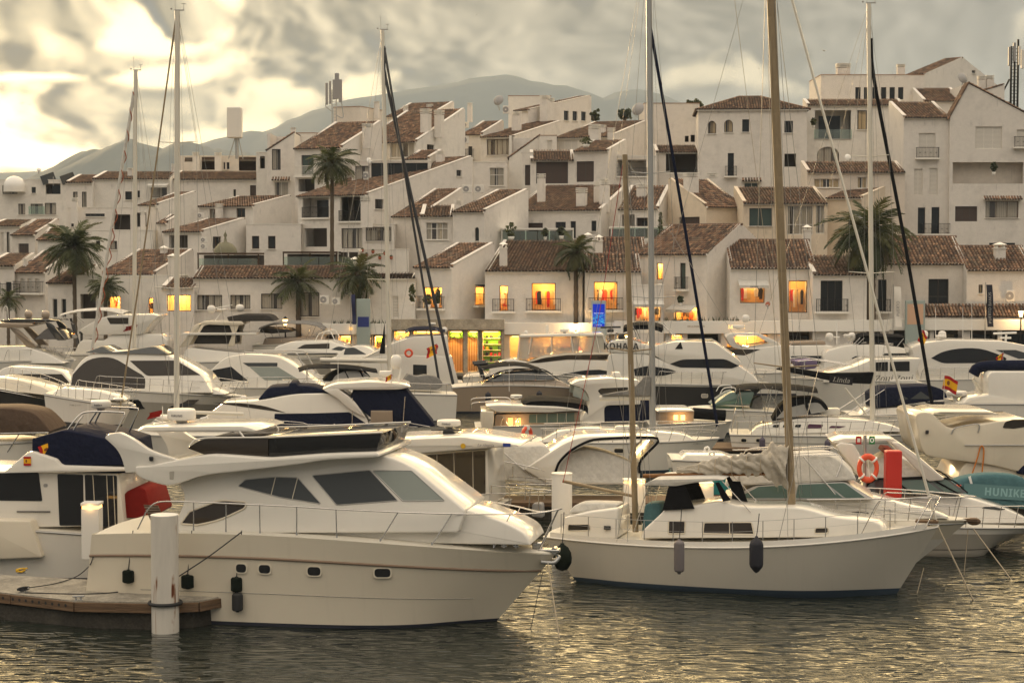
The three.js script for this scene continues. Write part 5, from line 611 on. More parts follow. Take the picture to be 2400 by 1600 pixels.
// ---------- foreground: ketch ----------
{
  const b = new Boat('sailing_ketch', 'white two-masted ketch with tan wooden masts and furled sail', 'sailboat', { z: 0, d: 57.7, psi: -17, B: 3.7, c: 1720 });
  b.hull({ s: 1262, b: 2202, ys: 1262, ym: 1283, yb: 1232, rake: 1.25, aft: 1.1, tr: 0.62, fine: 1.0, flare: 0.34, curve: 0.75, rub: 0.985, rr: 0.03, rubMat: MAT.gel, boot: 0.16, paint: MAT.antifoulBlue, mat: MAT.hullGrey ||= M(0.54, 0.52, 0.47, 0.28, { map: tGel6, clearcoat: 0.3, clearcoatRoughness: 0.15 }) });
  for (const s of [1, -1]) { const g = new GB(); for (let i = 0; i < 24; i++) { const t = 0.02 + 0.95 * i / 24, t2 = 0.02 + 0.95 * (i + 1) / 24, a = b.HP(t, b.sheer(t)), c = b.HP(t2, b.sheer(t2)); g.quad([a[0], a[1] - 0.02, a[2] * s], [c[0], c[1] - 0.02, c[2] * s], [c[0], c[1] + 0.16, c[2] * s * 0.985], [a[0], a[1] + 0.16, a[2] * s * 0.985]); } g.build('bulwark', MAT.gel, b.root); }
  const cab = b.cab('deckhouse', MAT.gel, [[1502, 1262], [1506, 1243, 0.1], [1548, 1204, 0.15], [1556, 1194, 0.1], [1631, 1186, 0.2], [1681, 1177, 0.3], [1740, 1192, 0.4], [1860, 1192, 0.2], [1895, 1198, 0.3], [1950, 1216, 0.3], [2052, 1226, 0.3], [2068, 1240, 0.15], [2070, 1262]], { w: 1.12, tum: 0.16, tap: 0.035 });
  b.use('G').win(cab, [[952, 728], [1068, 728], [1068, 818], [952, 818]], MAT.glassBrown, { frame: MAT.gelCream, ft: 0.022 }).win(cab, [[1202, 742], [1536, 742], [1556, 826], [1196, 818]], MAT.glassBrown, { frame: MAT.gelCream, ft: 0.022, bars: [[1380, 742, 1384, 822]] });
  b.use('H').win(cab, [[452, 827], [538, 825], [540, 860], [450, 862]], MAT.glassBrown, { frame: MAT.gelCream, ft: 0.018 }).use(0);
  { const p = b.p3(2040, 1232, 0); const m = new GB().sph(0.42, p.x, p.y - 0.12, 0, 1.3, 0.9, 1, 16).build('fore_hatch', MAT.gel, b.root); new GB().sph(0.36, p.x, p.y - 0.05, 0.12, 1.25, 0.75, 1, 16).build('hatch_pane', MAT.glassGrey, m); }
  const loc = b.cab('aft_cabin', MAT.gel, [[1320, 1264], [1322, 1212, 0.08], [1380, 1200, 0.1], [1446, 1192, 0.1], [1448, 1262]], { w: 0.95, tum: 0.12 }); b.win(loc, [[1331, 1229], [1381, 1229], [1383, 1243], [1330, 1244]], MAT.glass, { frame: MAT.gelCream });
  b.cab('dinghy_roll', MAT.whiteCloth, [[1330, 1204, 0.1], [1346, 1180, 0.4], [1400, 1180, 0.4], [1450, 1182, 0.2], [1440, 1194, 0.1]], { w: 0.5, tum: 0.3 });
  // wheelhouse: black side cloths under a white top
  for (const s of [1, -1]) { const P = [[1568, 1136], [1605, 1136], [1628, 1192], [1553, 1196]].map(p => b.lp(p[0], p[1], 1.0)); mk('side_cloth', new GB().ext(P, 0.03, 0, 0, s * 0.98).geo(), MAT.black, b.root); const P2 = [[1676, 1132], [1684, 1130], [1712, 1172], [1694, 1176]].map(p => b.lp(p[0], p[1], 1.0)); mk('side_cloth', new GB().ext(P2, 0.03, 0, 0, s * 0.9).geo(), MAT.black, b.root); }
  { const P2 = [[1714, 1130], [1732, 1130], [1750, 1180], [1712, 1172]].map(p => b.lp(p[0], p[1], 0)); mk('front_cloth', new GB().ext(P2, 0.03, 0, 0, -0.3).geo(), MAT.black, b.root); }
  b.cab('cockpit_top', MAT.whiteCloth, [[1506, 1137, 0.05], [1530, 1124, 0.1], [1674, 1121, 0.1], [1700, 1124], [1620, 1132, 0.1], [1585, 1139, 0.05]], { w: 1.08, tum: 0, bv: 0.015 });
  b.tubes('top_frame', [[[1520, 1136, 1.0], [1486, 1246, 1.1]], [[1690, 1124, 0.9], [1760, 1200, 0.9]]], 0.016, MAT.steel, null, true);
  // masts
  const main = b.mast(1856, 1186, 1800, -210, 19, MAT.mastTan, { tip: 1.1, spread: [[0.235, 1.15, 0.1]], across: true, stays: [['topping_lift', [[1851, 1085, 0], [1812, 400, 0.2], [1806, -180, 0]], 0.012, MAT.ropeTan], ['halyard', [[1853, 1100, 0.2], [1822, 400, 0.1], [1804, -180, 0]], 0.009, MAT.ropeTan], ['forestay', [[2196, 1226, 0], [1802, -200, 0]], 0.045, MAT.mastWhite], ['jumper_stay', [[1866, 1150, 0.3], [1700, -180, 0.5]], 0.008, MAT.ropeTan], ['backstay', [[1492, 880, 0], [1796, -190, 0]], 0.007, MAT.wire]] });
  b.mast(1490, 1246, 1465, 362, 15, MAT.mastTan, { tip: 0.85, spread: [[0.48, 0.8, 0.1]], across: true, stays: [['mizzen_stay', [[1466, 370, 0], [1852, 1000, 0]], 0.007, MAT.wire], ['red_halyard', [[1320, 1130, 0.2], [1400, 760, 0.1], [1462, 372, 0]], 0.012, MAT.ropeRed]] });
  b.tubes('mizzen_boom', [[[1319, 1127, 0], [1484, 1162, 0]]], 0.055, MAT.mastTan); b.tubes('main_boom', [[[1508, 1115, 0], [1840, 1108, 0]]], 0.07, M(0.42, 0.22, 0.06, 0.5, { map: tWo }));
  { // furled sail bunched on the boom
    const r = rng(5), g = new GB(), L = 26, prof = (t) => 0.07 + 0.17 * sm(0, 0.5, t) + 0.26 * sm(0.72, 0.95, t); const a = b.p3(1588, 1102, 0), q = b.p3(1850, 1080, 0), n = 110, m = 36, pos = [], idx = [];
    for (let i = 0; i <= n; i++) { const t = i / n, c = a.clone().lerp(q, t), R0 = prof(t); for (let j = 0; j < m; j++) { const th = j / m * 6.2832, fold = 1 + 0.2 * Math.sin(th * 5 + t * 22) + 0.6 * (fbm(t * 14 + 3, Math.abs(j / m - 0.5) * 12 + 1, 4) - 0.5) + 0.13 * Math.sin(t * 70 + th * 3 + 3 * Math.sin(th * 2)); pos.push(c.x + Math.sin(th * 3 + t * 30) * 0.03, c.y - R0 * 0.3 * sm(0.7, 1, t) + Math.sin(th) * R0 * fold * 1.25, Math.cos(th) * R0 * fold * 0.85); } }
    for (let i = 0; i < n; i++) for (let j = 0; j < m; j++) { const k = i * m + j, k2 = i * m + (j + 1) % m; idx.push(k, k2, k + m, k2, k2 + m, k + m); }
    const G = new THREE.BufferGeometry(); G.setAttribute('position', new THREE.Float32BufferAttribute(pos, 3)); G.setIndex(idx); G.computeVertexNormals(); mk('furled_sail', boxUV(G), MAT.sail, b.root);
    const ties = new GB(); for (const t of [0.2, 0.35, 0.5, 0.63, 0.76]) { const c = a.clone().lerp(q, t); ties.add(new THREE.TorusGeometry(prof(t) * 1.2, 0.014, 5, 16).rotateY(Math.PI / 2).scale(1, 1.1, 0.85).translate(c.x, c.y, 0)); } ties.build('sail_tie', MAT.ropeTan, b.root);
  }
  // lifelines and pulpit
  { const g = new GB(), h = 0.66, pt = (t, y) => { const q = b.HP(t, b.sheer(t)); return V(q[0], q[1] + y, q[2] * 0.94); }; for (const s of [1, -1]) { const P = [], P2 = []; for (let i = 0; i <= 11; i++) { const t = 0.05 + i * 0.076, a = pt(t, 0.1), e = pt(t, h + 0.12); g.cyl([a.x, a.y, a.z * s], [e.x, e.y, e.z * s], 0.016, 0.014, 6); P.push(V(e.x, e.y, e.z * s)); const e2 = pt(t, h * 0.55 + 0.1); P2.push(V(e2.x, e2.y, e2.z * s)); } g.line(P, 0.009).line(P2, 0.005); } g.build('lifeline', MAT.steelDull, b.root); }
  b.use('H'); { const g = new GB(); for (const s of [1, -1]) { const q = (x, y, z) => { const v = b.p3(x, y, z); return V(v.x, v.y, z * s); }; g.tube([q(768, 860, 1.0), q(880, 645, 0.95), q(930, 632, 0.9), q(1200, 612, 0.35), q(1290, 608, 0.05)], 0.018, 6).cyl(q(860, 730, 0.95), q(1270, 700, 0.2), 0.014).cyl(q(1120, 825, 0.6), q(1240, 612, 0.25), 0.016).cyl(q(1200, 815, 0.35), q(1300, 608, 0.06), 0.016); } g.build('pulpit', MAT.steel, b.root); } b.use(0);
  { const p = b.p3(2185, 1228, 0), g = new GB().rbox(0.7, 0.08, 0.3, p.x - 0.15, p.y + 0.08, 0, 0.03).cyl([p.x + 0.1, p.y + 0.1, -0.12], [p.x + 0.1, p.y + 0.1, 0.12], 0.06); g.build('bow_roller', MAT.timber, b.root); }
  b.tubes('winch', [[[1424, 1240, 0.9], [1424, 1232, 0.9]]], 0.12, MAT.blackPlastic); b.cab('stern_cover', MAT.black, [[1404, 1256, 0.1], [1412, 1232, 0.2], [1430, 1230, 0.2], [1442, 1256, 0.1]], { w: 0.2, tum: 0 }); b.cab('teal_cloth', MAT.tealCloth, [[1504, 1246, 0.05], [1510, 1182, 0.1], [1546, 1180, 0.1], [1548, 1204, 0.05], [1520, 1240, 0.1]], { w: 0.5, tum: 0.1 });
}
function mooringLine(px0, py0, d0, px1, py1, label, mat = MAT.ropeTan, r = 0.018, sag = 0) { const a = at(px0, py0, d0), q = ground(px1, py1, -0.03), t = thing('mooring_line', label, 'rope', [a.x, a.y, a.z]), e = q.sub(a); new GB().tube([[0, 0, 0], [e.x * 0.5, e.y * 0.5 - sag, e.z * 0.5], [e.x, e.y, e.z]], r, 6, 16).build('rope', mat, t); }
mooringLine(1284, 1320, 50.7, 1312, 1500, 'pale bow line of the flybridge yacht dropping into bright water');
mooringLine(1272, 1340, 50.9, 1243, 1478, 'second thin bow line under the flybridge yacht bow', MAT.rope, 0.012);
mooringLine(2200, 1235, 55.3, 2284, 1410, 'thick pale anchor line from the ketch bow', MAT.ropeTan, 0.026);
mooringLine(2166, 1330, 56.4, 2150, 1392, 'short brown line below the ketch bow', MAT.ropeTan, 0.014);
mooringLine(2283, 1240, 59.7, 2378, 1367, 'pale bow line right of the ketch anchor line', MAT.ropeTan, 0.022);
mooringLine(2270, 1240, 59.7, 2260, 1350, 'thin hanging line between the ketch and the cruiser bow', MAT.ropeTan, 0.012);
// ---------- pontoon ----------
{
  const yt = 0.8, Q = (x, y) => { const q = ground(x, y, yt); return [q.x, q.z]; }, E = (x, y) => Q(x * 0.38272, y * 0.38272 + 950);
  const front = [E(-900, 1075), E(-300, 1108), E(455, 1196), E(960, 1206), E(1215, 1196), E(1425, 1156)], back = [E(1425, 1150), E(930, 1105), E(550, 1066), E(0, 1036), E(-900, 1010)], poly = [...front, ...back];
  const p0 = poly[2], t = thing('pontoon', 'grey concrete pontoon with timber edge at the lower left', 'pontoon', [p0[0], 0, p0[1]]), rel = poly.map(p => [p[0] - p0[0], -(p[1] - p0[1])]);
  const ex = (pts, h, y) => { const g = new THREE.ExtrudeGeometry(new THREE.Shape(pts.map(p => new THREE.Vector2(...p))), { depth: h, bevelEnabled: false }); g.rotateX(-Math.PI / 2); g.translate(0, y, 0); return boxUV(clean(g)); };
  mk('deck', ex(rel, 0.06, yt - 0.06), MAT.concrete, t); const cx = rel.reduce((a, p) => a + p[0], 0) / rel.length, cy = rel.reduce((a, p) => a + p[1], 0) / rel.length; mk('float', ex(rel.map(p => [cx + (p[0] - cx) * 0.955, cy + (p[1] - cy) * 0.92]), yt - 0.36 + 0.5, -0.5), MAT.concreteDark, t);
  for (let i = 0; i < 5; i++) { const a = V(rel[i][0], yt - 0.17, -rel[i][1]), b2 = V(rel[i + 1][0], yt - 0.17, -rel[i + 1][1]), L = a.distanceTo(b2), k = L > 4 ? 2 : 1; for (let q = 0; q < k; q++) { const c = a.clone().lerp(b2, (q + 0.5) / k); const m = mk('edge_board', new GB().rbox(L / k - 0.015, 0.27, 0.12, 0, 0, 0, 0.015).geo(), MAT.timber, t); m.position.copy(c); m.rotation.y = -Math.atan2(b2.z - a.z, b2.x - a.x); if (i === 1) { const h = new GB(); for (let u = 0; u < 9; u++) h.cyl([L / k * (-0.46 + u * 0.105), 0.02, 0.055], [L / k * (-0.46 + u * 0.105), 0.02, 0.0625], 0.045, 0.045, 10); h.build('drain_hole', MAT.rubber, m); } } }
  for (const [x, y, lab] of [[140, 1143, 'rope-wrapped cleat on the pontoon edge'], [1290, 1132, 'bare cleat near the pontoon tip'], [130, 1028, 'cleat with yellow line on the pontoon'], [478, 1192, 'small pale fitting on the pontoon corner']]) { const [qx, qz] = E(x, y), c = thing('cleat', lab, 'cleat', [qx, yt, qz], 0.2); new GB().rbox(0.34, 0.05, 0.06, 0, 0.11, 0, 0.02).cyl([-0.07, 0, 0], [-0.07, 0.1, 0], 0.03).cyl([0.07, 0, 0], [0.07, 0.1, 0], 0.03).build('horn', MAT.galv, c); new GB().box(0.26, 0.02, 0.1, 0, 0.01, 0).build('base_plate', MAT.galv, c); if (x < 200) { const g = new GB(), rr = rng(x); for (let i = 0; i < 6; i++) g.tube([[-0.16, 0.06 + rr() * 0.1, 0.06], [0, 0.05 + rr() * 0.12, 0.1], [0.16, 0.06 + rr() * 0.1, -0.05], [0, 0.05 + rr() * 0.1, -0.09]], 0.02, 5, 14, true); g.build('rope_coil', x === 130 ? MAT.yellow : MAT.rope, c); } }
  const W3 = (x, y, h = 0.02) => { const q = E(x, y); return V(q[0], yt + h, q[1]); };
  const lay = (lab, pts, m = MAT.rope, r = 0.016) => { const o = pts[0], tt = thing('dock_line', lab, 'rope', [o.x, o.y, o.z]); new GB().tube(pts.map(p => p.clone().sub(o)), r, 5, 40).build('rope', m, tt); };
  lay('dark rope curving over the pontoon to the white pile', [W3(150, 1150), W3(480, 1158), W3(700, 1148), W3(920, 1112)]);
  lay('dark rope rising from the pontoon cleat to the yacht stern', [W3(150, 1140, 0.1), W3(330, 1100, 0.04), W3(470, 1065, 0.1), at(212, 1320, 52), at(225, 1270, 52.6)]);
  lay('mooring rope from the pile up to the yacht deck', [at(419, 1350, 50.5), at(490, 1303, 50.6), at(566, 1246, 50.6)], MAT.rope, 0.018);
}
{ // white steel pile with rust runs and weed at the waterline
  const tr = tex(256, (u, v) => { const a = fbm(u * 18 + 3, v * 5, 5, 18), b = fbm(u * 9, v * 7 + 2, 4, 9), run = sm(0.62, 0.8, fbm(u * 26, v * 2.2 + 8, 4, 26)) * sm(0.48, 0.66, b); const s = 0.93 - 0.1 * a; let c = [s, s * 0.98, s * 0.95]; const k = Math.min(1, run * 1.1), w = sm(0.13, 0.04, v + 0.06 * (a - 0.5)); c = [lerp(c[0], 0.42, k), lerp(c[1], 0.2, k), lerp(c[2], 0.07, k)]; return [lerp(c[0], 0.34, w), lerp(c[1], 0.38, w), lerp(c[2], 0.16, w)]; }, true, 512);
  const pm = M(0.84, 0.82, 0.77, 0.45, { map: tr });
  const p = ground(387, 1480, 0), t = thing('mooring_pile', 'white rust-streaked steel pile standing at the pontoon edge', 'pile', [p.x, 0, p.z]); const r = 32 * 50.7 / F, h = at(387, 1208, -p.z).y;
  mk('pile', new THREE.CylinderGeometry(r, r, h + 1, 32).translate(0, h / 2 - 0.5, 0), pm, t); mk('cap', new THREE.CylinderGeometry(r * 1.01, r * 1.01, 0.03, 32).translate(0, h + 0.015, 0), MAT.white, t); mk('collar', new THREE.TorusGeometry(r + 0.06, 0.05, 6, 28).rotateX(Math.PI / 2).translate(0, 0.82, 0), MAT.rubber, t);
  const p2 = at(1317, 1250, 61.5), t2 = thing('mooring_pile', 'plain white pile behind the stern of the ketch', 'pile', [p2.x, 0, p2.z]), r2 = 24 * 61.5 / F, h2 = at(1317, 1112, 61.5).y; mk('pile', new THREE.CylinderGeometry(r2, r2, h2 + 1, 28).translate(0, h2 / 2 - 0.5, 0), MAT.white, t2); mk('cap', new THREE.CylinderGeometry(r2 * 1.04, r2 * 1.04, 0.06, 28).translate(0, h2 + 0.03, 0), MAT.plastic, t2);
}
function pedestal(px, pyT, pyB, wpx, d, label) { // service post with a glowing band under its cap
  const p = at(px, pyB, d), h = at(px, pyT, d).y - p.y, w = wpx * d / F, t = thing('service_pedestal', label, 'bollard light', [p.x, p.y, p.z]);
  new GB().rbox(w, h * 0.9, w, 0, h * 0.45, 0, 0.02).build('post', MAT.white, t); new GB().rbox(w * 1.05, h * 0.05, w * 1.05, 0, h * 0.975, 0, 0.01).build('cap', MAT.white, t); mk('light_band', new GB().box(w * 0.92, h * 0.05, w * 0.92, 0, h * 0.925, 0).geo(), glow(1, 0.5, 0.12, 4), t);
  const L = new THREE.PointLight(lin(1, 0.55, 0.2), 0.12); L.position.set(0, h * 0.925, w * 0.7); L.castShadow = true; t.add(L);
}
pedestal(216, 1176, 1308, 42, 55.9, 'white pedestal with glowing top behind the yacht stern');
pedestal(1652, 1130, 1186, 38, 60.8, 'white pedestal with glowing top seen through the ketch wheelhouse');
pedestal(1478, 1122, 1200, 34, 61.8, 'white pedestal with glowing top beside the mizzen mast');
pedestal(1502, 1122, 1200, 20, 62.5, 'slim glowing pedestal right of the mizzen mast');
// ---------- the boats between the foreground and the quay, nearest first ----------
const bt = (name, label, cat, o, fn) => { const b = new Boat(name, label, cat, o); fn(b); return b; };
// right: two sports cruisers behind the ketch
bt('sports_cruiser', 'white sports cruiser with pale green windscreen behind the ketch bow', 'motorboat', { z: 'H', d: 59.8, psi: -8, B: 3.3, c: 700 }, b => {
  b.hull({ s: -700, b: 1500, ys: 800, ym: 770, yb: 760, rake: 2.2, flare: 0.5, rub: 0.93, rr: 0.03, mat: MAT.gel, split: 0.62, mat2: MAT.gelCream });
  const k = b.cab('coachroof', MAT.gel, [[-200, 790], [-180, 640, 0.1], [330, 632], [870, 628, 0.2], [1050, 680, 0.4], [1290, 735, 0.3], [1380, 775]], { w: 1.35, tum: 0.2, tap: 0.09 });
  const w = b.cab('windscreen_frame', MAT.steelDull, [[-150, 632], [60, 540, 0.1], [330, 522, 0.1], [660, 514, 0.1], [860, 628, 0.05]], { w: 1.25, tum: 0.2, bv: 0.01, r: 0.02, holes: [[[330, 615], [345, 535], [520, 527], [640, 615]], [[-60, 615], [80, 548], [310, 536], [300, 615]], [[665, 615], [540, 527], [655, 524], [790, 612]]] });
  b.win(w, [[330, 618], [345, 532], [525, 524], [645, 618]], MAT.glassGreen).win(w, [[-60, 618], [80, 545], [315, 533], [300, 618]], MAT.glassGreen).win(w, [[662, 618], [538, 524], [656, 520], [795, 616]], MAT.glassGreen);
  b.cab('cockpit_cover', MAT.whiteCloth, [[-150, 540], [-60, 380, 0.4], [340, 345, 0.4], [580, 340, 0.3], [700, 440, 0.5], [740, 500, 0.1], [400, 520]], { w: 1.2, tum: 0.25 });
  b.tubes('hoop', [[[-60, 540, 1.2], [0, 340, 1.0], [330, 322, 0.9], [560, 312, 0.9], [640, 360, 1.0], [600, 480, 1.2]], [[380, 340, 1.1], [600, 600, 1.2]], [[-100, 340, 1], [600, 330, 1]]], 0.02, MAT.steel, null, true);
  b.bowRail(0.5, 0.75, { n: 6, mid: [0.5], out: 0.1, open: true });
  { const p = b.p3(1480, 770, 0); new GB().rbox(0.9, 0.12, 0.3, p.x - 0.15, p.y + 0.03, 0, 0.03).sph(0.14, p.x + 0.2, p.y - 0.02, 0, 1.6, 0.9, 1).build('anchor', MAT.timber, b.root); }
  b.win(k, [[610, 752], [700, 722, 0.2], [810, 726], [830, 735], [780, 752]], MAT.glass);
});
bt('sports_cruiser', 'white sports cruiser with dark windscreen at the right edge', 'motorboat', { z: 'H', d: 64.8, psi: -4, B: 3.8, c: 1500 }, b => {
  b.hull({ s: 500, b: 2150, ys: 800, ym: 810, yb: 800, rake: 2.6, flare: 0.45, rub: 0.97, rr: 0.03, mat: MAT.gelGrey, split: 0.72, mat2: MAT.gel, boot: 0.12, paint: MAT.gelGrey, stripe: [0.08, 0.11, MAT.gelDark] });
  const k = b.cab('coachroof', MAT.gel, [[560, 800], [600, 640], [860, 618, 0.2], [1330, 600, 0.3], [1540, 640, 0.5], [1800, 720, 0.5], [1950, 800]], { w: 1.5, tum: 0.22, tap: 0.08 });
  const w = b.cab('windscreen', MAT.glassGrey, [[740, 610], [790, 520, 0.15], [900, 492, 0.1], [1340, 484, 0.15], [1480, 585, 0.05]], { w: 1.4, tum: 0.3, bv: 0.02 });
  b.win(w, [[1010, 586], [985, 505], [1200, 498], [1310, 583]], MAT.glassGreen).win(w, [[1330, 580], [1230, 497], [1335, 492], [1440, 578]], MAT.glassGreen);
  b.tubes('windscreen_rim', [[[745, 600, 1.42], [850, 498, 1.3], [1030, 487, 1.28], [1345, 487, 1.25], [1480, 585, 1.3]], [[975, 492, 1.36], [1130, 600, 1.42]], [[1240, 490, 1.3], [1420, 590, 1.36]]], 0.03, MAT.black, null, true);
  for (const s of [1, -1]) { const a = b.cab('arch_leg', MAT.gel, [[565, 245, 0.1], [600, 222, 0.1], [690, 232], [740, 320, 0.3], [830, 470], [760, 490], [690, 400, 0.3]], { w: 0.1, tum: 0 }); a.m.position.z = s * 1.35; const c = b.cab('arch_leg', MAT.gel, [[930, 222, 0.1], [985, 222, 0.1], [1100, 300, 0.3], [1300, 470, 0.2], [1180, 480]], { w: 0.1, tum: 0 }); c.m.position.z = s * 1.25; }
  b.cab('arch_top', MAT.gel, [[570, 245, 0.05], [650, 218, 0.1], [970, 218, 0.1], [985, 235], [700, 245]], { w: 1.35, tum: 0 });
  b.cab('sunbed', MAT.whiteCloth, [[760, 490], [940, 330, 0.4], [1040, 350, 0.4], [1280, 470]], { w: 1.1, tum: 0.3 }); b.cab('red_cover', MAT.redCloth, [[925, 330], [940, 300, 0.05], [1000, 305, 0.05], [1000, 332]], { w: 1.0, tum: 0 });
  b.bowRail(0.42, 0.78, { n: 8, mid: [0.45], open: true }); b.win(k, [[1590, 700], [1640, 686], [1760, 708], [1720, 716]], MAT.glassGrey);
});
bt('inflatable_dinghy', 'teal covered dinghy lying on its side at the right edge', 'dinghy', { z: 'H', d: 66, psi: 0, B: 1.6, c: 1700 }, b => { const c = b.cab('cover', MAT.tealCloth, [[1360, 540, 0.3], [1440, 490, 0.6], [1640, 455, 0.8], [1900, 480, 0.5], [1900, 700], [1560, 660, 0.4], [1480, 600, 0.4]], { w: 0.55, tum: 0.1, bv: 0.15 }); b.win(c, [[1490, 480, 0], [1505, 475, 0], [1525, 560, 0], [1520, 640, 0], [1508, 635, 0], [1510, 560, 0]], MAT.white, { name: 'stripe', r: 0, one: 1 }); const q = b.lp(1725, 580, 0.5), m = mk('lettering', new THREE.PlaneGeometry(3.0, 0.5), new THREE.MeshStandardMaterial({ transparent: true, map: letters('HUNIKE', 3, 0.5, 'bold #px sans-serif', '#7fa3a5', '#56797c'), roughness: 0.8 }), b.root); m.position.set(q[0], q[1], 0.575); m.rotation.z = -0.06; mk('grab_handle', new GB().rbox(0.24, 0.1, 0.1, b.lp(1415, 538, 0.6)[0], b.lp(1415, 538, 0.6)[1], 0.6).geo(), MAT.orange, b.root); });
bt('motor_yacht', 'cream flybridge yacht high over the teal dinghy at the right edge', 'yacht', { z: 'H', d: 74, psi: 0, B: 4.2, c: 1600 }, b => {
  b.hull({ s: 1330, b: 2900, ys: 500, ym: 510, yb: 500, mat: MAT.gelCream, flare: 0.4 });
  b.cab('saloon', MAT.gelCream, [[1390, 540], [1440, 420, 0.3], [1480, 380], [2300, 400], [2300, 540]], { w: 1.8 });
  const c = b.cab('flybridge', MAT.gelCream, [[1130, 70, 0.2], [1160, 45, 0.2], [1240, 45, 0.3], [1300, 110, 0.5], [1370, 165, 0.4], [1540, 130, 0.3], [1740, 100, 0.3], [1900, 95], [1900, 440], [1810, 440, 0.1], [1660, 400, 0.5], [1200, 340, 0.3], [1165, 270, 0.3], [1145, 150, 0.5]], { w: 1.9, tum: 0.02 });
  b.win(c, [[1715, 150], [1730, 110, 0.1], [1780, 95], [1890, 92], [1890, 140], [1790, 155]], MAT.glassBrown); b.cab('hardtop', MAT.gelCream, [[1240, 55], [1300, 38, 0.1], [1640, 40, 0.2], [1700, 62], [1600, 66], [1300, 64]], { w: 1.7, tum: 0 });
  b.tubes('handrail', [[[1370, 190, 1.9], [1400, 150, 1.9], [1550, 125, 1.9], [1550, 180, 1.9]], [[1460, 265, 1.93], [1900, 265, 1.93]]], 0.025, MAT.steelDull, null, true); b.cab('fender_cover', MAT.navy, [[1810, 455], [1860, 395, 0.2], [1900, 395], [1900, 470]], { w: 2.0 });
  new GB().rbox(0.14, 0.16, 0.1, b.p3(1208, 178, 1.95).x, b.p3(1208, 178, 1.95).y, 1.96).build('speaker', MAT.blackPlastic, b.root); b.tubes('orange_line', [[[1505, 470, 1.95], [1545, 350, 1.95], [1568, 270, 1.95], [1588, 300, 1.95], [1575, 460, 1.95]]], 0.03, MAT.ropeOrange);
});
// centre: arch cruiser and the fishing cruiser beside it
bt('sports_cruiser', 'white covered cruiser with black-edged radar arch behind the ketch', 'motorboat', { z: 'C', d: 74, psi: 4, B: 3.6, c: 600 }, b => {
  b.hull({ s: 1700, b: -500, ys: 1900, ym: 1900, yb: 1900, flare: 0.4 }); b.psi = 0;
  const a = b.cab('radar_arch', MAT.gel, [[480, 1568], [620, 1480, 0.2], [830, 1340, 0.4], [980, 1285, 0.3], [1380, 1275, 0.2], [1650, 1280, 0.15], [1660, 1340, 0.2], [1510, 1500, 0.4], [1500, 1568], [1490, 1700], [700, 1700]], { w: 1.45, tum: 0.05, holes: [[[760, 1690], [790, 1520], [900, 1400], [1080, 1315], [1380, 1300], [1620, 1300], [1640, 1335], [1490, 1500], [1480, 1690]]] });
  b.tubes('arch_trim', [[[750, 1600, 1.47], [790, 1500, 1.47], [900, 1395, 1.47], [1080, 1310, 1.47], [1380, 1290, 1.47], [1625, 1290, 1.47], [1650, 1330, 1.47], [1500, 1490, 1.47], [1490, 1600, 1.47]]], 0.055, MAT.black, a.m, true);
  b.cab('tonneau_cover', MAT.whiteCloth, [[780, 1700], [800, 1480, 0.3], [1000, 1390, 0.6], [1250, 1440, 0.5], [1480, 1540, 0.3], [1480, 1700]], { w: 1.4, tum: 0.35 });
  b.cab('bow_cover', MAT.whiteCloth, [[150, 1650], [160, 1450, 0.2], [240, 1380, 0.3], [700, 1370, 0.3], [760, 1520, 0.3], [740, 1700]], { w: 1.4, tum: 0.3 });
  b.tubes('rail', [[[150, 1520, 1.4], [240, 1490, 1.4], [620, 1568, 1.4], [700, 1640, 1.4]], [[240, 1370, 1.2], [560, 1640, 1.3]], [[380, 1540, 1.4], [380, 1640, 1.4]], [[160, 1700, 1.5], [900, 1700, 1.5]]], 0.025, MAT.steel, null, true);
});
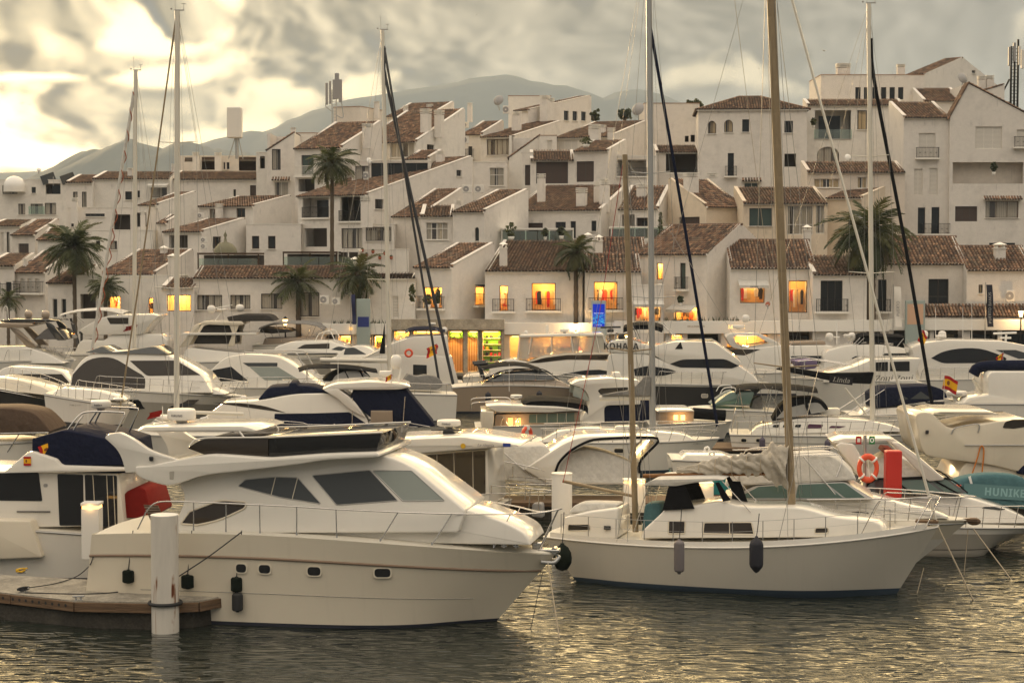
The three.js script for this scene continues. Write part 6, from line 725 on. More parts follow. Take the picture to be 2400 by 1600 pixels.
bt('fishing_cruiser', 'white cabin boat lettered La Alegria with dark glazed doors', 'motorboat', { z: 'F', d: 70, psi: 168, B: 3.6, c: 1000 }, b => {
  b.hull({ s: 1330, b: -200, ys: 640, ym: 620, yb: 560, flare: 0.4 });
  const c = b.cab('cabin', MAT.gel, [[600, 620], [610, 300, 0.1], [1285, 268, 0.05], [1300, 620]], { w: 1.5, tum: 0.02 });
  b.win(c, [[900, 305], [1272, 275], [1275, 540], [935, 560]], MAT.glass, { bars: [[975, 300, 985, 555], [1080, 290, 1085, 550], [1195, 282, 1200, 545]] }).win(c, [[620, 310], [820, 306], [825, 400], [640, 420]], MAT.glass);
  b.tubes('door_handle', [[[1095, 490, 1.52], [1128, 496, 1.52]], [[1103, 488, 1.52], [1103, 515, 1.52]]], 0.02, MAT.steel);
  const r = b.cab('cabin_roof', MAT.gel, [[600, 255, 0.05], [640, 215, 0.1], [830, 205], [1130, 192, 0.2], [1470, 240, 0.1], [1480, 252, 0.05], [1200, 268], [860, 295, 0.1], [700, 275]], { w: 1.85, tum: 0 });
  b.win(r, [[1195, 232], [1352, 228], [1352, 252], [1195, 256]], MAT.gel, { name: 'name_plate', one: 1 }); const q = b.lp(1275, 244, 1.9), k = b.d / F * 0.38272; const m = mk('lettering', new THREE.PlaneGeometry(150 * k, 26 * k), new THREE.MeshStandardMaterial({ transparent: true, map: letters('La Alegría', 150, 26, 'italic #px serif', '#666068', '#cfc8ba'), roughness: 0.5 }), b.root); m.position.set(q[0], q[1], -1.9); m.rotation.y = Math.PI; const e = b.p3(1137, 248, 1.89); mk('emblem', new THREE.CircleGeometry(16 * k, 16).rotateY(Math.PI).translate(e.x, e.y, e.z), MAT.yellow, b.root); const e2 = b.p3(1405, 242, 1.89); mk('emblem', new THREE.PlaneGeometry(46 * k, 22 * k).rotateY(Math.PI).translate(e2.x, e2.y, e2.z), MAT.blue, b.root);
  b.cab('blue_valance', MAT.navy, [[620, 262], [700, 256], [1050, 262], [880, 292, 0.2], [800, 288]], { w: 1.75, tum: 0 });
  const rd = b.radar(1050, 86, 138, 145, 0, 'SIMRAD'); b.cab('radar_mount', MAT.blackPlastic, [[1010, 205], [1010, 150], [1060, 138], [1120, 205]], { w: 0.3, tum: 0 }); b.tubes('light_bar', [[[940, 150, 0.6], [1130, 150, 0.6]]], 0.03, MAT.blackPlastic);
  b.tubes('stern_rail', [[[1310, 490, 1.5], [1680, 520, 1.5]], [[1310, 540, 1.5], [1310, 490, 1.5]], [[1180, 560, 1.5], [1200, 545, 1.5], [1680, 530, 1.5]], [[1420, 640, 1.5], [1420, 500, 1.5]], [[1540, 640, 1.5], [1550, 510, 1.5]], [[1600, 660, 1.5], [1600, 520, 1.5]]], 0.02, MAT.steel, null, true);
  b.cab('outboard', MAT.greyPlastic, [[1555, 680], [1560, 600, 0.1], [1620, 600, 0.1], [1625, 690]], { w: 0.25, tum: 0 }); b.cab('yellow_rope_heap', MAT.yellow, [[1200, 640], [1215, 595, 0.2], [1300, 590, 0.2], [1315, 640]], { w: 0.4, tum: 0.5 });
});
// left: trawler with navy canvas
bt('trawler', 'white trawler with navy flybridge cover at the left edge', 'motorboat', { z: 'E', d: 59, psi: 176, B: 4, c: 300 }, b => {
  b.hull({ s: 770, b: -900, ys: 800, ym: 740, yb: 640, flare: 0.4, aft: -0.2, boot: 0.3 });
  const c = b.cab('cabin', MAT.gel, [[-300, 760], [-300, 400], [725, 415, 0.05], [760, 735]], { w: 1.6, tum: 0.02 });
  b.win(c, [[-200, 415], [232, 412], [256, 586], [-200, 580]], MAT.glass).win(c, [[347, 420], [505, 424], [512, 735], [362, 735]], MAT.glass).win(c, [[515, 424], [712, 430], [718, 742], [525, 740]], MAT.glass, { bars: [[565, 426, 585, 740], [650, 428, 665, 742], [690, 430, 705, 742]] }).win(c, [[262, 480], [288, 480], [288, 500], [262, 500]], MAT.greyPlastic, { name: 'emblem' });
  const f = b.cab('flybridge', MAT.gel, [[20, 412, 0.05], [40, 392, 0.1], [175, 275, 0.2], [250, 300, 0.3], [340, 330], [370, 368, 0.1], [820, 384, 0.05], [818, 402, 0.05], [380, 412]], { w: 1.85, tum: 0.02 });
  b.cab('flybridge_cover', MAT.navy, [[190, 296], [188, 205, 0.05], [290, 178, 0.2], [380, 152, 0.15], [500, 172, 0.2], [640, 205, 0.2], [755, 240, 0.05], [772, 366, 0.05], [360, 374, 0.05], [330, 330]], { w: 1.65, tum: 0.06 });
  { const q = b.p3(164, 341, 1.88); mk('flag_sticker', new THREE.PlaneGeometry(0.24, 0.29).rotateY(Math.PI).translate(q.x, q.y, q.z), flagMat, b.root); }
  b.cab('awning', MAT.navy, [[378, 405], [480, 392], [815, 392, 0.05], [815, 415, 0.05], [560, 412]], { w: 1.75, tum: 0 });
  b.tubes('radar_frame', [[[350, 242, 1.2], [440, 110, 1.1], [500, 48, 1.0], [580, 38, 0.9], [740, 42, 0.8], [760, 60, 0.8], [690, 200, 0.9]], [[400, 242, 1.2], [470, 110, 1.1], [505, 60, 1.0]]], 0.03, MAT.steel, null, true);
  b.cab('red_cover', MAT.redCloth, [[748, 690, 0.1], [745, 545, 0.3], [800, 510, 0.3], [880, 500, 0.2], [930, 690, 0.1]], { w: 1.3, tum: 0.1 }); b.cab('stern_box', MAT.gelCream, [[-200, 950], [-200, 700], [180, 706, 0.08], [256, 932]], { w: 2.15, tum: 0.02 });
  b.tubes('side_rail', [[[100, 650, 1.62], [305, 650, 1.62]]], 0.02, MAT.blackPlastic); b.use('A').radar(880, 960, 1050, 175, 0, 'koden'); b.dome(1065, 930, 960, 95, -0.4); b.whip(725, 1000, 1260, 0.5); b.use('E');
});
fender('can', 158, 1252, 1310, 30, 57.6, MAT.fenderBlue, 'blue-grey fender on the trawler beside the pedestal', [166, 1240, 0.2]);
flag(118, 1036, 34, 32, 57.4, 0.4, -1.25, 'Spanish flag drooping on the navy canvas of the trawler', [0, 48]);
// left middle: dark canopy, dark-bowed yacht, big express yacht
bt('covered_motorboat', 'motorboat under a dark brown canopy at the left edge', 'motorboat', { z: 'A', d: 78, psi: 0, B: 3.4, c: 100 }, b => { b.hull({ s: -500, b: 420, ys: 1340, ym: 1330, yb: 1300, mat: MAT.gel }); b.cab('canopy', MAT.brownCloth, [[-300, 1250], [-300, 1040], [60, 1035, 0.3], [240, 1060, 0.5], [320, 1100, 0.6], [440, 1240, 0.1]], { w: 1.5, tum: 0.2 }); b.tubes('rail', [[[0, 1252, 1.5], [420, 1245, 1.5]], [[60, 1415, 1.5], [165, 1255, 1.5]]], 0.025, MAT.steel, null, true); });
bt('motor_yacht', 'dark-sided yacht bow with chromed anchor at the left edge', 'yacht', { z: 'A', d: 103, psi: -6, B: 4.6, c: 100 }, b => { b.hull({ s: -900, b: 575, ys: 830, ym: 830, yb: 975, rake: 2.2, mat: MAT.gelTan, split: 0.55, mat2: MAT.gelDark, flare: 0.55, rubMat: MAT.steel }); b.cab('coachroof', MAT.gelCream, [[-200, 850], [-100, 760, 0.4], [150, 790, 0.5], [380, 860, 0.4], [470, 930, 0.1]], { w: 1.7, tap: 0.05, tum: 0.3 }); b.bowRail(0.55, 0.85, { n: 6, mid: [0.55] }); const p = b.p3(540, 985, 0); new GB().rbox(0.9, 0.3, 0.4, p.x, p.y, 0, 0.1).build('anchor', MAT.steel, b.root); });
bt('motorboat', 'white open-bow boat with registration letters between the left yachts', 'motorboat', { z: 'A', d: 97, psi: -5, B: 3.2, c: 850 }, b => { b.hull({ s: 380, b: 1165, ys: 900, ym: 960, yb: 990, split: 0.55, mat: MAT.gelDark, mat2: MAT.gel, rake: 1.4, flare: 0.5 }); b.cab('coachroof', MAT.gel, [[420, 930], [500, 855, 0.3], [800, 880, 0.4], [1000, 930, 0.3], [1060, 970]], { w: 1.2, tap: 0.08, tum: 0.3 }); b.bowRail(0.2, 0.7, { n: 8 }); b.hullText(655, 1005, 110, '7ª MA-2-1-11', '#7a7060', '#c5bdad'); const p = b.p3(1130, 1020, 0); new GB().rbox(0.7, 0.3, 0.3, p.x, p.y, 0, 0.1).build('anchor', MAT.steel, b.root); });
bt('motor_yacht', 'long express yacht with sweeping dark glass and hull window', 'yacht', { z: 'A', d: 110, psi: -4, B: 5, c: 1300 }, b => {
  b.hull({ s: 450, b: 2130, ys: 850, ym: 880, yb: 925, rake: 2.4, mat: MAT.gelGrey, split: 0.72, mat2: MAT.gel, flare: 0.45 });
  const c = b.cab('superstructure', MAT.gel, [[600, 900], [600, 750, 0.5], [700, 590, 1.5], [850, 545, 1], [1100, 530, 1], [1350, 545, 1], [1530, 610, 1.5], [1750, 745, 0.3], [1850, 900]], { w: 1.9, tum: 0.25, tap: 0.01 });
  b.win(c, [[610, 860], [620, 740], [720, 620, 0.8], [850, 585, 0.6], [980, 595, 0.6], [1130, 690, 0.8], [1260, 760, 0.3], [1260, 860]], MAT.glassBrown).win(c, [[1110, 620], [1520, 618, 0.2], [1740, 745], [1270, 752, 0.2]], MAT.glassBrown);
  b.cab('trunk', MAT.gel, [[1100, 880], [1180, 800, 0.3], [1840, 860, 0.5], [1960, 915]], { w: 1.7, tum: 0.3, tap: 0.05 }); b.cab('sun_deck_screen', MAT.glassGrey, [[740, 545], [880, 490, 0.1], [980, 545, 0.2], [1100, 530], [1340, 490, 0.2], [1460, 560]], { w: 1.4, tum: 0.3 });
  { const q = [[1130, 955], [1720, 965], [1680, 1000], [1600, 1030], [1160, 1040]].map(p => b.onHull(...p)); for (const s of [1, -1]) { const g = new THREE.BufferGeometry(), v = []; for (let i = 1; i + 1 < q.length; i++) for (const k of [0, i, i + 1]) v.push(q[k].x, q[k].y, (q[k].z + 0.1) * s); g.setAttribute('position', new THREE.Float32BufferAttribute(v, 3)); g.computeVertexNormals(); mk('hull_window', boxUV(g), MAT.glass, b.root); } }
  b.bowRail(0.25, 0.8, { n: 10, mid: [0.5] }); const p = b.p3(2080, 940, 0); new GB().rbox(1.1, 0.3, 0.4, p.x, p.y, 0, 0.1).build('anchor', MAT.steel, b.root);
});
bt('motor_yacht', 'white low-roofed yacht behind the dark bow at the left edge', 'yacht', { z: 'A', d: 119, psi: 0, B: 4.4, c: 200 }, b => { b.hull({ s: -500, b: 700, ys: 870, ym: 860, yb: 880 }); const c = b.cab('saloon', MAT.gel, [[-200, 880], [0, 690, 0.2], [60, 668, 0.3], [460, 690, 0.3], [540, 722, 0.1], [640, 840, 0.2]], { w: 1.7, tum: 0.2 }); b.win(c, [[-100, 860], [90, 735], [530, 735], [630, 840]], MAT.glassBrown); b.bowRail(0.5, 0.8, { n: 6 }); });
bt('motor_yacht', 'white yacht with swept grey radar arch and twin domes at the far left', 'yacht', { z: 'A', d: 131, psi: 0, B: 5, c: 250 }, b => {
  b.hull({ s: -700, b: 640, ys: 640, ym: 620, yb: 600 }); b.cab('saloon', MAT.gel, [[-300, 640], [-300, 500], [200, 490, 0.4], [420, 560, 0.4], [560, 640]], { w: 2 });
  for (const s of [1, -1]) { const a = b.cab('arch_leg', MAT.gelTan, [[130, 320], [200, 330, 0.3], [280, 400, 0.4], [370, 490], [280, 490], [200, 400, 0.4]], { w: 0.12, tum: 0 }); a.m.position.z = s * 1.6; const a2 = b.cab('arch_leg', MAT.gelDark, [[430, 260], [500, 290, 0.3], [620, 430], [540, 430], [460, 330, 0.3]], { w: 0.12, tum: 0 }); a2.m.position.z = s * 1.5; }
  b.cab('hardtop', MAT.gelTan, [[-300, 290], [-100, 285], [270, 290, 0.1], [280, 310, 0.1], [200, 330, 0.2], [-300, 322]], { w: 1.9, tum: 0 }); b.cab('radar_shelf', MAT.gelDark, [[0, 262], [100, 250], [430, 255], [520, 268], [430, 278], [0, 280]], { w: 1.4, tum: 0 });
  b.dome(245, 175, 250, 68, 0, { mat: MAT.gelTan }); b.dome(405, 175, 252, 72, 0.3, { mat: MAT.gelTan }); b.cab('windscreen', MAT.glassBrown, [[290, 430], [400, 330, 0.3], [540, 340, 0.4], [600, 430]], { w: 1.4, tum: 0.3 }); b.tubes('mast_frame', [[[20, 260, 0.2], [30, 150, 0.2], [60, 150, 0.2], [68, 260, 0.2]]], 0.03, MAT.white); b.bowRail(0.6, 0.8, { n: 5 });
});
bt('motor_yacht', 'white flybridge yacht under a pale bimini left of the big mast', 'yacht', { z: 'A', d: 138, psi: 0, B: 4.8, c: 950 }, b => {
  b.hull({ s: 500, b: 1500, ys: 560, ym: 560, yb: 560 }); b.cab('saloon', MAT.gel, [[640, 560], [700, 430, 0.4], [900, 440], [980, 385], [1400, 385, 0.2], [1460, 440, 0.3], [1440, 560]], { w: 1.9 }); b.bimini('bimini', MAT.whiteCloth, [[515, 205], [660, 170], [900, 158], [1070, 190]], 1.7, { feet: [[0.1, 640, 300], [0.7, 950, 300]] });
  const f = b.cab('flybridge', MAT.gel, [[690, 350, 0.2], [830, 260, 0.6], [960, 215, 0.6], [1340, 210, 0.2], [1390, 225, 0.1], [1300, 300, 0.4], [1240, 385], [900, 390, 0.3], [740, 400]], { w: 1.9, tum: 0.02 }); b.win(f, [[930, 240], [1120, 240], [1120, 295], [960, 295]], MAT.glassBrown); b.dome(1035, 318, 388, 66, 1.2); b.hullText(1325, 352, 75, 'URSULA', '#55504a', '#cfc6b5'); b.tubes('dark_davit', [[[615, 245, 1], [680, 500, 1]], [[640, 290, 1], [690, 490, 1]], [[690, 370, 1], [760, 370, 1]], [[710, 380, 1], [710, 480, 1]]], 0.1, MAT.gelDark);
});
bt('motor_yacht', 'cream flybridge yacht with grey canopy and twin white domes', 'yacht', { z: 'A', d: 139, psi: 0, B: 5, c: 1900 }, b => {
  b.hull({ s: 1480, b: 2400, ys: 640, ym: 620, yb: 600 }); b.cab('saloon', MAT.gel, [[1580, 640], [1620, 500, 0.4], [2000, 540, 0.4], [2240, 560], [2400, 640]], { w: 2, tum: 0.2 });
  for (const s of [1, -1]) { const a = b.cab('arch_leg', MAT.gelCream, [[1600, 490], [1740, 290, 0.2], [1800, 280], [1680, 480]], { w: 0.12, tum: 0 }); a.m.position.z = s * 1.7; const a2 = b.cab('arch_leg', MAT.gelCream, [[2030, 290], [2120, 290, 0.1], [2085, 380, 0.2], [2080, 480], [2020, 480], [2060, 370]], { w: 0.12, tum: 0 }); a2.m.position.z = s * 1.7; }
  b.cab('hardtop', MAT.gelCream, [[1730, 300], [1780, 270, 0.1], [2110, 272, 0.1], [2130, 300, 0.1], [2060, 310], [1790, 300]], { w: 1.9, tum: 0 }); b.cab('enclosure', MAT.charcoal, [[1690, 470], [1780, 310], [2040, 312], [2050, 470]], { w: 1.5, tum: 0 }); b.cab('rail_band', MAT.gel, [[1570, 395], [1600, 372, 0.1], [2240, 372], [2240, 392]], { w: 1.95, tum: 0 }); b.cab('canvas_top', MAT.charcoal, [[1980, 235], [2100, 212, 0.3], [2350, 216, 0.3], [2400, 270], [2000, 272]], { w: 1.6, tum: 0.1 });
  b.dome(1862, 128, 195, 72, 0.8); b.dome(2086, 124, 190, 74, -0.6); b.tubes('radar_mast', [[[1880, 265, 0.4], [1935, 190, 0]], [[1985, 265, -0.4], [1935, 190, 0]], [[1860, 160, 0], [2030, 128, 0]]], 0.035, MAT.white); b.whip(1800, 30, 260, 0.5); b.whip(2155, 230, 540, 1); b.radar(1940, 160, 186, 90, 0);
});
bt('motor_yacht', 'white cruiser with broad pale windscreen in the left middle row', 'yacht', { z: 'B', d: 124, psi: -6, B: 4.4, c: 350 }, b => {
  b.hull({ s: -350, b: 830, ys: 860, ym: 850, yb: 850, rake: 1.6 }); const c = b.cab('saloon', MAT.gel, [[-250, 860], [-220, 700], [-100, 590, 0.4], [60, 560, 0.4], [350, 575, 0.6], [480, 640, 0.6], [700, 800, 0.3], [780, 850]], { w: 1.8, tum: 0.15 });
  b.win(c, [[60, 636], [365, 636], [365, 668], [110, 668]], MAT.glassGrey).win(c, [[120, 672], [370, 672, 0.1], [560, 785], [260, 788], [200, 740]], MAT.glassPale ||= M(0.30, 0.33, 0.30, 0.08)); b.win(c, [[-230, 800], [-200, 700], [-40, 670], [110, 790]], MAT.glass);
  b.tubes('arch_frame', [[[180, 860, 1.4], [80, 570, 1.3], [140, 545, 1.2], [520, 545, 1.2], [560, 590, 1.3], [690, 830, 1.4]]], 0.05, MAT.steelDull, null, true); b.bowRail(0.4, 0.75, { n: 7 }); b.dome(225, 540, 568, 34, 0);
});
bt('motor_yacht', 'white yacht with navy canvas screens and big navy cockpit tent', 'yacht', { z: 'B', d: 98, psi: 4, B: 4.6, c: 700 }, b => {
  b.hull({ s: 1760, b: -700, ys: 1330, ym: 1310, yb: 1130, rake: 2 });
  const c = b.cab('saloon', MAT.gel, [[-250, 1300], [-300, 1140], [-100, 985, 0.3], [200, 970, 0.5], [520, 910, 0.6], [840, 905, 0.4], [960, 990, 0.6], [1160, 1120, 0.2], [1200, 1300]], { w: 1.95, tum: 0.1 });
  b.win(c, [[345, 1082], [680, 1078], [1000, 1068], [1200, 1200], [345, 1240]], MAT.navy, { name: 'canvas_screen' }).win(c, [[-200, 985], [40, 988, 0.2], [250, 1010, 0.5], [450, 1075], [200, 1040, 0.5]], MAT.glassBrown);
  b.cab('flybridge_cover', MAT.navy, [[200, 960], [285, 855, 0.3], [470, 845], [475, 815, 0.1], [535, 815, 0.1], [545, 840], [700, 845, 0.4], [835, 905], [430, 915, 0.3]], { w: 1.6, tum: 0.3 });
  b.cab('hardtop', MAT.gel, [[760, 868, 0.1], [860, 820, 0.3], [1180, 798, 0.5], [1480, 820, 0.3], [1545, 845, 0.1], [1440, 870, 0.2], [1000, 872, 0.3]], { w: 1.95, tum: 0 }); b.cab('wing', MAT.gel, [[770, 870], [900, 860], [1040, 960, 0.4], [1150, 1115, 0.1], [1020, 1060, 0.4], [900, 950]], { w: 1.98, tum: 0 });
  b.cab('cockpit_tent', MAT.navy, [[1005, 960], [1040, 876, 0.1], [1500, 870, 0.1], [1760, 1190, 0.1], [1600, 1200], [1290, 1200]], { w: 1.85, tum: 0.05 }); b.tubes('tent_pole', [[[1030, 940, 1.95], [1025, 1240, 1.95]], [[1490, 930, 1.95], [1465, 1260, 1.95]]], 0.03, MAT.steel);
  b.cab('folding_box', MAT.gelTan, [[1185, 1240], [1190, 1055, 0.03], [1380, 1055, 0.03], [1385, 1240]], { w: 2.1, tum: 0 }); b.tubes('hand_rail', [[[-100, 1160, 2.0], [300, 1140, 2.0], [600, 1160, 2.0], [660, 1200, 2.0]], [[1180, 1145, 2.0], [1500, 1160, 2.0], [1710, 1195, 2.0]], [[210, 1165, 2.0], [1600, 1195, 2.0]]], 0.022, MAT.steel, null, true);
  b.radar(1320, 700, 760, 110, 0.2); b.dome(1412, 565, 690, 100, -0.3); b.tubes('dome_mast', [[[1360, 800, -0.3], [1380, 660, -0.3], [1420, 640, -0.3], [1450, 700, -0.3], [1425, 810, -0.3]]], 0.06, MAT.white); b.whip(908, 560, 1210, 1.2, 0.018);
});
bt('sailing_yacht', 'sailing yacht with dark sprayhood and black furled stays', 'sailboat', { z: 'B', d: 116, psi: 8, B: 3.8, c: 1300 }, b => {
  b.hull({ s: 1950, b: 350, ys: 915, ym: 900, yb: 880, rake: 1.2, tr: 0.8, aft: -0.1, boot: 0.05 }); b.cab('coachroof', MAT.gel, [[700, 900], [760, 850, 0.2], [1250, 830, 0.2], [1350, 900]], { w: 1.1 });
  const c = b.cab('sprayhood', MAT.black, [[770, 800, 0.1], [830, 735, 0.5], [960, 685, 0.6], [1100, 680, 0.4], [1160, 720, 0.4], [1220, 800, 0.1]], { w: 1.2, tum: 0.25 }); b.win(c, [[850, 795], [880, 745, 0.2], [960, 710], [1000, 795]], MAT.vinyl).win(c, [[1015, 795], [970, 710], [1090, 705, 0.2], [1130, 795]], MAT.vinyl).win(c, [[1145, 795], [1110, 715], [1160, 735], [1210, 795]], MAT.vinyl);
  b.bimini('bimini', MAT.black, [[560, 690], [700, 660], [1000, 665], [1250, 700]], 1.4, { feet: [[0.2, 640, 820], [0.8, 1200, 820]] }); b.tubes('boom', [[[745, 610, 0], [1330, 618, 0]]], 0.16, MAT.mastWhite); b.use(0);
  b.mast(913, 870, 896, 70, 11, MAT.mastWhite, { tip: 0.75, head: 1, spread: [[0.27, 1.35, 0.05], [0.62, 1.1, 0.05]], across: true, stays: [['furled_stay', [[1030, 900, 0], [900, 108, 0]], 0.085, MAT.wireDark], ['furled_stay', [[1062, 900, 0], [905, 190, 0], [901, 112, 0]], 0.11, MAT.wireDark], ['backstay', [[760, 850, 0], [895, 80, 0]], 0.012, MAT.wire], ['runner', [[890, 300, 0.3], [800, 640, 0.6]], 0.008, MAT.wire]] }); b.use('B');
  b.cab('dinghy', MAT.greyCloth, [[1480, 800, 0.1], [1520, 735, 0.1], [1600, 760, 0.2], [1680, 740, 0.3], [1800, 770, 0.3], [1830, 830, 0.3], [1780, 870, 0.2], [1500, 870, 0.2]], { w: 0.8, tum: 0.2 }); b.bowRail(0.05, 0.7, { n: 10, open: true });
  b.cab('black_pennant', MAT.black, [[1265, 555], [1290, 420], [1312, 280], [1316, 555]], { w: 0.03, tum: 0, bv: 0 });
});
bt('motor_yacht', 'white high-sided yacht carrying an orange lifebuoy and navy bimini', 'yacht', { z: 'B', d: 131, psi: 3, B: 4.8, c: 1500 }, b => {
  b.hull({ s: 2000, b: 700, ys: 820, ym: 800, yb: 780 }); const c = b.cab('saloon', MAT.gel, [[1100, 820], [1100, 600, 0.2], [1360, 560, 0.3], [1900, 580, 0.1], [1960, 820]], { w: 2, tum: 0.05 }); b.win(c, [[1560, 650], [1680, 655], [1680, 760], [1560, 755]], MAT.glass); b.cab('flybridge', MAT.gel, [[1105, 600], [1360, 470, 0.6], [1560, 405, 0.3], [1860, 395, 0.1], [1880, 580], [1500, 620], [1360, 590, 0.4]], { w: 1.9, tum: 0.05 });
  b.bimini('bimini', MAT.navy, [[1490, 360], [1550, 330], [1700, 322], [1840, 345]], 1.5, { feet: [[0.2, 1380, 450], [0.8, 1850, 420]] }); b.radar(1725, 282, 312, 70, 0); b.dome(1835, 318, 370, 50, 0.5); b.cab('red_box', MAT.red, [[1462, 800], [1462, 655], [1535, 655], [1535, 800]], { w: 0.3, tum: 0, bv: 0.02 });
});
{ const p = at(550 + 1522 * 0.26786, 680 + 550 * 0.26786, 128.3), t = thing('lifebuoy', 'orange lifebuoy on the rail of the high white yacht', 'lifebuoy', [p.x, p.y, p.z]); mk('ring', new THREE.TorusGeometry(0.24, 0.075, 8, 24), MAT.orange, t); }
bt('motor_yacht', 'grey and white yacht with dark side windows in the back left row', 'yacht', { z: 'B', d: 136, psi: -3, B: 4.8, c: 650 }, b => { b.hull({ s: 250, b: 1150, ys: 600, ym: 590, yb: 570, mat: MAT.gelGrey }); const c = b.cab('saloon', MAT.gel, [[330, 600], [340, 500, 0.3], [480, 450, 0.5], [830, 445, 0.4], [980, 500, 0.6], [1100, 570]], { w: 1.9, tum: 0.2 }); b.win(c, [[540, 512], [600, 475, 0.2], [825, 465], [825, 512]], MAT.glassBrown).win(c, [[840, 520], [900, 490, 0.2], [980, 505], [1000, 540]], MAT.glassGrey); b.cab('rail_band', MAT.glass, [[450, 555], [900, 550], [880, 562], [460, 565]], { w: 2.02, tum: 0 }); b.tubes('arch', [[[700, 450, 1.4], [740, 380, 1.3], [830, 360, 1.2], [880, 450, 1.4]]], 0.04, MAT.gel, null, true); });
bt('motor_yacht', 'small dark-windowed cruiser at the foot of the pale mast', 'yacht', { z: 'B', d: 133, psi: -3, B: 4, c: 1000 }, b => { b.hull({ s: 830, b: 1330, ys: 600, ym: 590, yb: 590 }); const c = b.cab('saloon', MAT.gel, [[860, 610], [940, 520, 0.3], [1040, 485, 0.4], [1150, 490, 0.4], [1250, 560, 0.4], [1300, 600]], { w: 1.5, tum: 0.2 }); b.win(c, [[950, 565], [965, 505], [1040, 500, 0.2], [1150, 560]], MAT.glassGrey); });
bt('motorboat', 'boat under a wide grey bimini at the back left', 'motorboat', { z: 'B', d: 142, psi: 0, B: 4, c: 450 }, b => { b.hull({ s: 150, b: 850, ys: 480, ym: 470, yb: 460 }); b.bimini('bimini', MAT.greyCloth, [[205, 325], [330, 285], [520, 272], [700, 290], [780, 335]], 1.8, { feet: [[0.05, 290, 450], [0.3, 410, 450], [0.7, 620, 430], [0.95, 640, 440]] }); b.cab('side_cloth', MAT.charcoal, [[230, 330], [460, 340], [500, 365], [320, 380], [210, 370]], { w: 1.75, tum: 0 }); b.cab('saloon', MAT.gelTan, [[240, 480], [260, 420], [780, 410], [800, 480]], { w: 1.6 }); });
// centre and right rows
bt('sports_boat', 'bronze-hulled sports boat with black soft top in the centre', 'motorboat', { z: 'C', d: 123, psi: 4, B: 4, c: 500 }, b => {
  b.hull({ s: -150, b: 1150, ys: 850, ym: 830, yb: 870, mat: MAT.gelTan, split: 0.4, mat2: MAT.gelTan, rake: 2, flare: 0.5 }); b.cab('coachroof', MAT.gelTan, [[60, 850], [200, 780, 0.3], [560, 765, 0.3], [800, 790, 0.5], [900, 850]], { w: 1.5, tap: 0.04, tum: 0.3 });
  const c = b.cab('windscreen', MAT.glassGrey, [[150, 800], [260, 745, 0.3], [430, 712, 0.3], [660, 712, 0.2], [760, 780]], { w: 1.4, tum: 0.3 }); b.tubes('screen_rim', [[[150, 800, 1.42], [300, 730, 1.3], [450, 708, 1.25], [670, 712, 1.25], [790, 785, 1.3]]], 0.04, MAT.black, c.m, true);
  b.bimini('soft_top', MAT.black, [[100, 685], [180, 660], [350, 640], [500, 648], [630, 690]], 1.5, { feet: [[0.1, 200, 780], [0.9, 600, 760]] }); b.tubes('radar_arch', [[[130, 780, 1.2], [100, 690, 1.1], [80, 660, 1]], [[40, 650, 1], [160, 640, 1]]], 0.12, MAT.blackPlastic, null, true); b.bowRail(0.12, 0.75, { n: 12, mid: [0.5] });
});
fender('bullet', 1144, 918, 945, 14, 120, MAT.fenderNavy, 'navy fender under the stern of the bronze sports boat'); fender('bullet', 1264, 915, 945, 14, 120, MAT.fenderNavy, 'navy fender amidships on the bronze sports boat');
bt('motor_yacht', 'white cruiser with clear plastic flybridge enclosure before the green shop', 'yacht', { z: 'C', d: 134, psi: -3, B: 4.8, c: 700 }, b => {
  b.hull({ s: -60, b: 1330, ys: 760, ym: 740, yb: 760, rake: 1.8 }); const c = b.cab('saloon', MAT.gel, [[150, 760], [190, 650, 0.3], [360, 600, 0.5], [540, 635, 0.3], [860, 608, 0.4], [1190, 612, 0.3], [1310, 670, 0.4], [1320, 760]], { w: 2, tum: 0.1 }); b.win(c, [[780, 742], [1000, 700, 0.5], [1140, 695], [1260, 715], [1260, 745]], MAT.glass).win(c, [[200, 645], [240, 625], [330, 620], [300, 645]], MAT.glassGrey);
  const f = b.cab('flybridge', MAT.gelCream, [[480, 640], [640, 575, 0.4], [860, 555, 0.3], [1230, 545, 0.1], [1215, 605, 0.1], [860, 606, 0.3], [560, 642]], { w: 1.9, tum: 0.02 }); b.win(f, [[500, 636], [650, 592, 0.3], [860, 566], [1222, 562], [1208, 602], [860, 602], [600, 636]], MAT.glassBrown);
  const e = b.cab('enclosure', MAT.vinyl, [[415, 600], [440, 405, 0.05], [1160, 392, 0.05], [1225, 545]], { w: 1.75, tum: 0.05, bv: 0.02 }); b.tubes('enclosure_frame', [[[425, 600, 1.78], [440, 405, 1.75]], [[520, 560, 1.78], [545, 405, 1.75]], [[720, 550, 1.78], [715, 400, 1.75]], [[910, 545, 1.78], [890, 400, 1.75]], [[1140, 545, 1.78], [1110, 395, 1.75]], [[1225, 545, 1.78], [1165, 395, 1.75]]], 0.05, MAT.gel, e.m, true);
  b.cab('hardtop', MAT.gel, [[425, 412, 0.05], [440, 390, 0.1], [1160, 378, 0.1], [1180, 398, 0.05]], { w: 1.85, tum: 0 }); b.radar(835, 335, 372, 78, 0.3); b.dome(498, 350, 392, 36, 0.4); b.whip(732, 300, 385, 0.2, 0.02); b.cab('light_mast', MAT.gel, [[665, 390], [668, 305], [695, 305], [695, 390]], { w: 0.1, tum: 0 });
  b.cab('seat', MAT.gel, [[1060, 545], [1070, 480, 0.2], [1130, 470, 0.2], [1135, 545]], { w: 0.5, tum: 0 });
});
